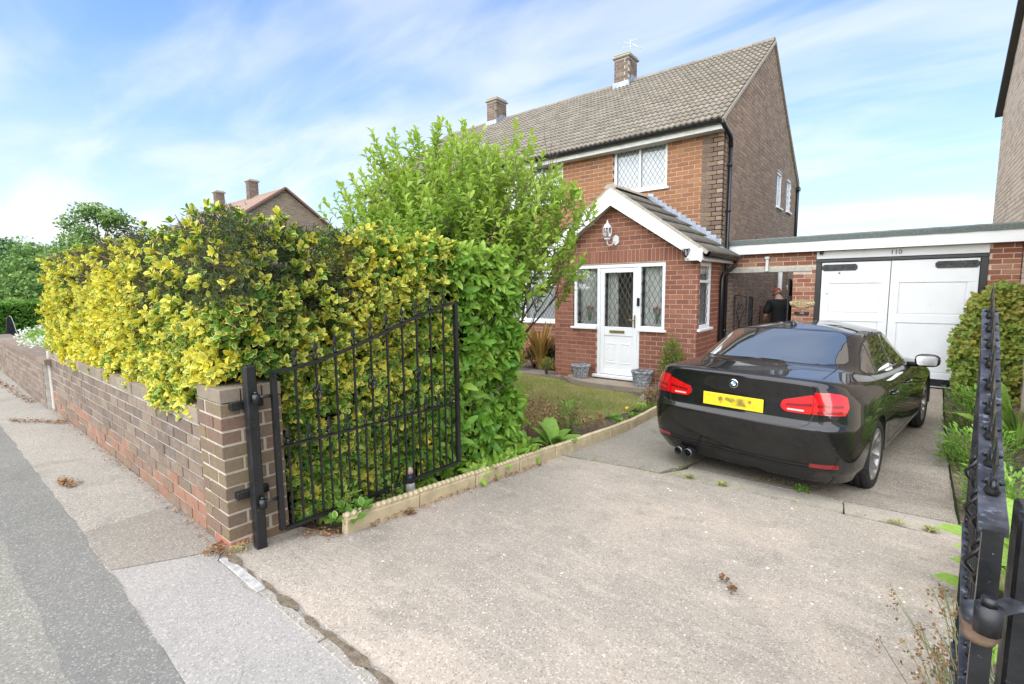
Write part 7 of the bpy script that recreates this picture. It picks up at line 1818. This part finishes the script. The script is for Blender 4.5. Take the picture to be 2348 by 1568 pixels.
# pinnate bright leaves poking through the gate
pin = thing('pinnate_plant', 'bright lime serrated leaves poking through the worn gate over the drive', 'plant', (.40, 2.9, zg(2.9)))
P = []; D = []
for k, (x, y, z, dx, dy) in enumerate(((.36, 2.62, .20, -1, -.1), (.38, 2.75, .10, -1, .1), (.38, 2.6, .02, -1, -.3), (.36, 2.9, .32, -.9, .4), (.40, 2.8, -.04, -1, .5), (.36, 2.5, .10, -.8, -.5), (.42, 3.0, .18, -.8, .8), (.44, 2.7, .3, .6, .6), (.46, 3.1, .25, .6, .3), (.5, 2.9, .35, .2, 1))):
    for q in range(5): P.append((x, y, z)); a = (q-2)*.38; D.append((dx*cos(a)-dy*sin(a), dx*sin(a)+dy*cos(a), -.05+.1*rg6.random()))
leaf_cloud('leaves', pin, MAT['herb'], np.array(P), np.array(D), np.tile([[0, 0, 1.]], (len(P), 1))+rg6.normal(0, .15, (len(P), 3)), rg6.uniform(.09, .15, len(P)), leaf_tmpl(.30, .06, .12, .5), np.clip(rg6.normal(.15, .1, len(P)), 0, 1))
m = MB()
for x, y, z in ((.36, 2.62, .20), (.38, 2.75, .10), (.36, 2.9, .32), (.42, 3.0, .18), (.5, 2.9, .35)): m.tube([(.44, 2.85, zg(2.85)-.01), ((x+.44)/2, (y+2.85)/2, z*.6-.05), (x, y, z)], [.006, .005, .003], 5)
m.build('stem', MAT['twig'], pin)
lav = thing('lavender', 'spent lavender with brown flower heads leaning over the drive by the gate', 'plant', (.24, 2.35, zg(2.35)))
m = MB(); H = []
rl = np.random.default_rng(5)
for k in range(64):
    a = rl.uniform(pi*.75, pi*1.45); e = rl.uniform(.10, .75); L = rl.uniform(.24, .48); b = Vector((.27+rl.normal(0, .04), 2.20+rl.normal(0, .16), -.10)); d = Vector((cos(a)*sin(e), sin(a)*sin(e), cos(e))); p1 = b+d*L*.55; p2 = p1+(d+Vector((0, 0, .25))).normalized()*L*.45; m.tube([b, p1, p2], [.0022, .0018, .0013], 4, False)
    for j in range(9): H.append(p2+Vector((rl.normal(0, .005), rl.normal(0, .005), -.006*j)))
    if rl.random() < .6:
        for j in range(4): H.append(p2+Vector((rl.normal(0, .004), rl.normal(0, .004), -.085-.004*j)))
ls = m.build('stem', simple('lavender_stalk', (.22,.25,.12), .8, bump=0), lav); ls['kind'] = 'stuff'
H = np.array([tuple(h) for h in H]); leaf_cloud('flower_heads', lav, MAT['dry'], H, rl.normal(0, 1, H.shape), rl.normal(0, 1, H.shape), rl.uniform(.007, .015, len(H)), CARD, rl.uniform(.3, .95, len(H)))
n = 500; b = np.c_[.30+rl.normal(0, .05, n), 2.2+rl.normal(0, .2, n), -.10+rl.random(n)*.16]; leaf_cloud('grey_leaves', lav, simple('grey_green_leaf', (.24,.28,.19), .8, bump=0), b, np.c_[-rl.random(n)*.9, rl.normal(0, .5, n), rl.random(n)+.3], rl.normal(0, 1, (n, 3)), rl.uniform(.03, .07, n), NARROW, np.zeros(n))

# ------------------------------------------------------------------ distant planting
def far_tree(name, lab, x, y, zb, h, r, mat, n, leaf, tone=.5, squash=.9, trunk=True, group=None, hollow=.35, open_=0.):
    rr = np.random.default_rng(int(abs(x*13+y*7))+3); o = thing(name, lab, 'tree', (x, y, zb), group); rnd_ = random.Random(int(abs(x)*10))
    m = MB(); tips = []; th = h*.30
    m.tube([(x, y, zb), (x+.1, y, zb+th*.5), (x+.05, y+.05, zb+th), (x, y, zb+h*.7)], [r*.07, r*.055, r*.045, r*.015], 7)
    k = 0
    nc = 26
    for i in range(nc):
        az = i*2.4+rr.uniform(-.4, .4); f = (i+.5)/nc; zz = zb+th+(h-th)*(f**.85); prof = sin(pi*min(1, .18+.80*f))**.75; rad = r*prof*rr.uniform(.55, 1.0)
        c = Vector((x+rad*cos(az), y+rad*sin(az), zz-.10*h*rr.random())); tips.append(c); s0 = Vector((x, y, zb+th*.8+(zz-zb-th*.8)*.45)); m.tube([s0, s0.lerp(c, .55)+Vector((0, 0, .05*h*.5)), c], [r*.022, r*.014, r*.005], 5)
    m.build('trunk', MAT['bark'], o)
    per = n//nc; P = []; T = []
    for c in tips:
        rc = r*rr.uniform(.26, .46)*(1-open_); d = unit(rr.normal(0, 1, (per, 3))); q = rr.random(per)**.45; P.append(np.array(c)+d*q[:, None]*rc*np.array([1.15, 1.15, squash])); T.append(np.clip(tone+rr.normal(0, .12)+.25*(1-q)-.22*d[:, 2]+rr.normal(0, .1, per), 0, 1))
    P = np.concatenate(P); T = np.concatenate(T); leaf_cloud('crown', o, mat, P, rr.normal(0, 1, P.shape)+np.array([0, 0, -.2]), rr.normal(0, .6, P.shape)+np.array([0, 0, 1.]), rr.uniform(leaf*.6, leaf*1.3, len(P)), CARD, T); return o
grp = 'trees at the far end of the street'
far_tree('open_tree', 'airy tree with open branching crown above the hedge end', -37.5, 7.4, -.4, 7.0, 2.4, MAT['fartree'], 9000, .15, .40, open_=.16, group=grp)
for i, (x, y, h, r, mt, lab) in enumerate(((-42, 5.2, 4.6, 2.6, 'fartree', 'bright green rounded tree beside the dark blue green pair'), (-46, 2.6, 5.0, 2.7, 'fardark', 'dark blue green tree standing behind the clipped hedge'), (-52, 4.0, 5.6, 3.2, 'fardark', 'second dark blue green tree at the street end'), (-44, 8.5, 5.2, 3.0, 'fartree', 'green tree below the airy open crown'), (-60, 1.5, 5.4, 3.6, 'fartree', 'mid green tree at the far end of the street'), (-36, 5.0, 3.6, 2.0, 'fartree', 'small light green tree next to the hedge end'), (-64, 6.0, 6.2, 4.0, 'fartree', 'broad hazy green tree at the very back'), (-48, -1.2, 4.8, 2.6, 'fardark', 'dark blue green tree nearest the road'))):
    far_tree('street_tree', lab, x, y, -.4, h, r, MAT[mt], 8500, .19, .42, group=grp)
fhg = thing('clipped_hedge', 'neatly clipped flat topped green hedge in the neighbouring garden', 'hedge', (-21, 3, -.3)); 
a_, b_ = atX(-40, 704, -20.5), atX(112, 690, -20.5); zt_ = .5*(a_[2]+b_[2])
m = MB(); m.box((-21.4, .9, -.4), (-20.56, 6.2, zt_-.06)); m.build('dark_core', MAT['core'], fhg)
n = 9000; P = np.c_[np.full(n, -20.5)+rg6.normal(0, .025, n), rg6.uniform(.9, 6.2, n), rg6.uniform(-.35, zt_, n)]; P2 = np.c_[rg6.uniform(-21.4, -20.5, 3000), rg6.uniform(.9, 6.2, 3000), np.full(3000, zt_)+rg6.normal(0, .03, 3000)]; P = np.concatenate([P, P2]); leaf_cloud('foliage', fhg, MAT['hedge_far'], P, rg6.normal(0, 1, P.shape)+np.array([.5, 0, .2]), rg6.normal(0, .6, P.shape)+np.array([1., 0, .4]), rg6.uniform(.05, .10, len(P)), CARD, np.clip(rg6.normal(.5, .2, len(P))-.2*(P[:, 2] > zt_-.1), 0, 1))
hyd = thing('white_hydrangea', 'white flowering bush spilling behind the neighbouring wall', 'shrub', (-11.4, 1.4, .2)); n = 1800
d = unit(rg6.normal(0, 1, (n, 3))); P = np.array([-11.2, 1.42, .60])+d*np.array([1.7, .30, .27])*(rg6.random((n, 1))**.35); leaf_cloud('foliage', hyd, MAT['herb'], P, d+rg6.normal(0, .5, d.shape), d+np.array([0, 0, .5]), rg6.uniform(.05, .09, n), OVAL, np.clip(rg6.normal(.3, .15, n), 0, 1))
nb = 34; d = unit(rg6.normal(0, 1, (nb, 3))); d[:, 2] = np.abs(d[:, 2]); C = np.array([-11.2, 1.36, .62])+d*np.array([1.7, .30, .25]); P = np.repeat(C, 42, 0); dd = unit(rg6.normal(0, 1, P.shape)); P = P+dd*.075; leaf_cloud('flower_heads', hyd, MAT['bloom'], P, rg6.normal(0, 1, P.shape), dd, np.full(len(P), .035), CARD, rg6.random(len(P))); m = MB()
for k in range(8): m.tube([(-11.2+.3*k-1.1, 1.5, -.1), (-11.2+.32*k-1.15, 1.45, .6)], [.012, .006], 5)
m.build('stem', MAT['bark'], hyd)
# neighbour's gate: brick post with a black scroll topped board
np2 = thing('neighbour_pier', 'short brick pier with pale cap beside the neighbouring gate', 'pier', (-14.8, 1.3, 0))
m = MB(); m.box((-15.0, .95, -.1), (-14.25, 1.27, .56)); cr_ = m.build('pier_core', MAT['mortar_grey'], np2)
emit(lay((-14.244, 0, 0), (0, 1, 0), (1, 0, 0), .02, 6, wch, .2345, .01, lambda k, z: [(.95, 1.27)], lambda k, x: MAT['brick_wall'])+lay((0, .944, 0), (1, 0, 0), (0, -1, 0), .02, 6, wch, .2345, .01, lambda k, z: [(-15.0, -14.25)], lambda k, x: MAT['brick_wall']), cr_, 40)
m = MB(); m.bbox((-15.06, .90, .56), (-14.19, 1.32, .615), .012); m.build('pier_cap', MAT['brick_coping'], np2)
ngt = thing('neighbour_gate', 'black board with curved top and white edge on the neighbouring pier', 'gate', (-14.6, 1.25, .615))
pts_ = [(-.26, 0)]+[(-.24+.02*k, .48*sin(pi/2*min(1, k/7))) for k in range(1, 8)]+[(-.02, .51), (.06, .47), (.12, .34), (.18, .15), (.25, 0)]
Mg = Matrix.Translation((-14.35, 1.245, .617)) @ Matrix(((0, 0, 1, 0), (.34, 0, 0, 0), (0, .80, 0, 0), (0, 0, 0, 1)))
m = MB(); m.prism(pts_, -.06, .0, Mg); m.build('gate_board', MAT['iron'], ngt); m = MB()
ed = pts_[8:]; ed2 = [(x+.02, z+.012) for x, z in ed]; n = len(ed); vs = [Mg @ Vector((x, z, q)) for q in (-.065, .012) for x, z in ed]+[Mg @ Vector((x, z, q)) for q in (-.065, .012) for x, z in ed2]
m.add(vs, [(i, i+1, n+i+1, n+i) for i in range(n-1)]+[(2*n+i, 2*n+i+1, 3*n+i+1, 3*n+i) for i in range(n-1)]+[(n+i, n+i+1, 3*n+i+1, 3*n+i) for i in range(n-1)]); m.build('gate_edge', MAT['white_wood'], ngt)
# low wooded rise on the horizon
hm = MB(); nn = 60; vs = []
for i in range(nn+1):
    a = radians(150+60*i/nn); R0 = 420; hh = 9+7*mnoise.noise(Vector((i*.12, 1, 0)))+3*mnoise.noise(Vector((i*.5, 4, 0))); vs += [(R0*cos(a), R0*sin(a), -3), (R0*1.02*cos(a), R0*1.02*sin(a), hh*.8), (R0*1.25*cos(a), R0*1.25*sin(a), hh*1.5), (R0*1.6*cos(a), R0*1.6*sin(a), -5)]
hm.add(vs, [(4*i+j, 4*i+4+j, 4*i+5+j, 4*i+1+j) for i in range(nn) for j in range(3)], True); tag(hm.build('hills', simple('wooded_hill', (.09,.14,.08), 1., var=.3, scale=.05, bump=.6, bscale=.2, bdist=3.)), kind='structure')
# ------------------------------------------------------------------ the man in the passage
def skin_mesh(name, verts, edges, radii, mat, root=0, sub=2):
    me = bpy.data.meshes.new(name); me.from_pydata(verts, edges, []); me.update()
    o = bpy.data.objects.new('tmp_skin', me); COL.objects.link(o); sk = o.modifiers.new('skin', 'SKIN'); sk.use_smooth_shade = True
    for i, r in enumerate(radii):
        d = me.skin_vertices[0].data[i]; d.radius = (r, r) if not isinstance(r, tuple) else r; d.use_root = (i == root)
    s = o.modifiers.new('sub', 'SUBSURF'); s.levels = sub; s.render_levels = sub
    dg = bpy.context.evaluated_depsgraph_get(); out = bpy.data.meshes.new_from_object(o.evaluated_get(dg)); bpy.data.objects.remove(o)
    out.materials.clear(); out.materials.append(mat); out.polygons.foreach_set('use_smooth', [True]*len(out.polygons)); out.name = name; return out
MAT['skin'] = simple('skin', (.52,.30,.22), .55, var=.06, bump=0); MAT['tee'] = simple('black_cotton', (.012,.012,.014), .85, var=.3, scale=30, bump=.4, bscale=25, bdist=.01)
MAT['trouser'] = simple('grey_trousers', (.13,.14,.16), .85, var=.2, bump=0); MAT['cap'] = simple('red_cap', (.36,.07,.055), .8, var=.15, bump=0); MAT['shoe'] = simple('dark_shoe', (.03,.028,.025), .6, bump=0)
man = thing('person', 'person in black t-shirt and red cap bending over in the side passage', 'person', (-2.10, 11.6, -.262)); man['_local'] = 1; man.rotation_euler = (0, 0, radians(28))
# local: +Y is where the man faces (away from the camera), leaning forward
V = [(0,0,.93),(0,.02,1.08),(0,.06,1.24),(0,.11,1.40),(0,.16,1.49),(0,.22,1.56),            # 0 pelvis .. 4 neck 5 skull base
     (.18,.11,1.39),(.25,.10,1.16),(.20,.27,1.02),(.16,.35,1.04),                              # 6-9 right arm
     (-.18,.11,1.39),(-.27,.07,1.15),(-.24,.26,1.02),(-.20,.35,1.03),                          # 10-13 left arm
     (.10,0,.88),(.11,.03,.48),(.11,-.02,.09),(.11,.13,.03),                                   # 14-17 right leg
     (-.10,0,.88),(-.12,.05,.48),(-.12,-.01,.09),(-.12,.14,.03)]
Ed = [(0,1),(1,2),(2,3),(3,4),(4,5),(3,6),(6,7),(7,8),(8,9),(3,10),(10,11),(11,12),(12,13),(0,14),(14,15),(15,16),(16,17),(0,18),(18,19),(19,20),(20,21)]
Rd = [(.15,.11),(.145,.105),(.155,.11),(.13,.09),.058,.07,.062,.046,.036,.030,.062,.046,.036,.030,.085,.058,.042,.035,.085,.058,.042,.035]
for base, sx_ in ((9, 1), (13, -1)):                           # palms, fingers and thumbs
    bx, by, bz = V[base]; V.append((bx-sx_*.03, by+.055, bz+.005)); Ed.append((base, len(V)-1)); Rd.append((.034, .018)); pm = len(V)-1
    for f, (ox, L) in enumerate(((-.028, .062), (-.010, .072), (.010, .066), (.027, .052))):
        p = V[pm]; V.append((p[0]+ox, p[1]+.045, p[2])); Ed.append((pm, len(V)-1)); Rd.append(.0095); V.append((p[0]+ox, p[1]+.045+L*.6, p[2]-.025)); Ed.append((len(V)-2, len(V)-1)); Rd.append(.0085)
    V.append((V[base][0]-sx_*.055, by+.03, bz+.01)); Ed.append((base, len(V)-1)); Rd.append(.011); V.append((V[-1][0]-sx_*.015, by+.065, bz-.005)); Ed.append((len(V)-2, len(V)-1)); Rd.append(.009)
bd_ = link('body', skin_mesh('body', V, Ed, Rd, MAT['skin']), man)
hc = Vector((0, .27, 1.60))
hm_ = MB(); Mh = Matrix.Translation(hc) @ Matrix.Rotation(radians(-28), 4, 'X')
vs = []; fs = []; N1, N2 = 14, 18
for i in range(N1+1):
    th = pi*i/N1
    for j in range(N2):
        ph = 2*pi*j/N2; x, y, z = sin(th)*cos(ph), sin(th)*sin(ph), cos(th); w = .075*(1-.18*max(0, -z)); yy = y*.095; 
        if y > .6 and abs(x) < .22 and -.35 < z < .1: yy += .018                      # nose
        if y > .5 and z < -.55: yy += .01                                              # chin
        vs.append(Mh @ Vector((x*w, yy, z*.115)))
for i in range(N1):
    for j in range(N2): a, b = i*N2+j, i*N2+(j+1) % N2; fs.append((a, b, b+N2, a+N2))
hm_.add(vs, fs, True); hd = hm_.build('head', MAT['skin'], man)
m = MB()
for s in (-1, 1): m.lathe([(.001, .012), (.012, .009), (.016, .002), (.012, -.004)], 8, Mh @ Matrix.Translation((s*.072, -.005, -.01)) @ Matrix.Rotation(s*pi/2, 4, 'Y') @ Matrix.Scale(1.5, 4, (1, 0, 0)))
m.build('ears', MAT['skin'], hd)
m = MB()
for s in (-1, 1): m.lathe([(.009, -.002), (.006, .004), (.001, .006)], 8, Mh @ Matrix.Translation((s*.03, .084, .012)) @ Matrix.Rotation(-pi/2, 4, 'X'))
m.build('eyes', MAT['black_plastic'], hd); m = MB(); m.bbox((-.022, .083, -.062), (.022, .092, -.054), .002, Mh); m.build('mouth', simple('lips', (.40,.16,.13), .5, bump=0), hd)
m = MB(); m.lathe([(.079, -.012), (.080, .02), (.076, .055), (.06, .092), (.03, .114), (.001, .12)], 18, Mh @ Matrix.Scale(1.18, 4, (0, 1, 0))); m.prism([(.06*cos(a), .10+.075*sin(a)) for a in [pi*k/10 for k in range(11)]]+[(-.065, .085), (.065, .085)][::1], .005, .013, Mh); m.build('cap', MAT['cap'], man)
m = MB(); m.lathe([(.073, -.055), (.0775, -.03), (.079, -.012)], 18, Mh @ Matrix.Translation((0, -.012, 0)) @ Matrix.Scale(1.1, 4, (0, 1, 0))); m.build('hair', simple('grey_hair', (.30,.22,.17), .9, bump=0), man)
TV = [(0,0,.90),(0,.02,1.08),(0,.06,1.24),(0,.11,1.39),(.19,.11,1.385),(.262,.095,1.15),(-.19,.11,1.385),(-.282,.065,1.14),(0,.135,1.455)]
link('t_shirt', skin_mesh('t_shirt', TV, [(0,1),(1,2),(2,3),(3,4),(4,5),(3,6),(6,7),(3,8)], [(.185,.14),(.180,.135),(.19,.14),(.155,.115),.088,.075,.088,.075,.072], MAT['tee'], 1), man)
link('trousers', skin_mesh('trousers', [(0,0,.95),(.10,0,.86),(.115,.03,.48),(.115,-.02,.10),(-.10,0,.86),(-.12,.05,.48),(-.12,-.01,.10)], [(0,1),(1,2),(2,3),(0,4),(4,5),(5,6)], [(.168,.13),.108,.082,.072,.108,.082,.072], MAT['trouser'], 0), man)
m = MB()
for s, y in ((.115, .05), (-.12, .06)): m.lathe([(.0, 0), (.05, 0), (.052, .03), (.04, .07), (.02, .085)], 12, Matrix.Translation((s, y, .0)) @ Matrix.Scale(2.3, 4, (0, 1, 0)))
m.build('shoes', MAT['shoe'], man)
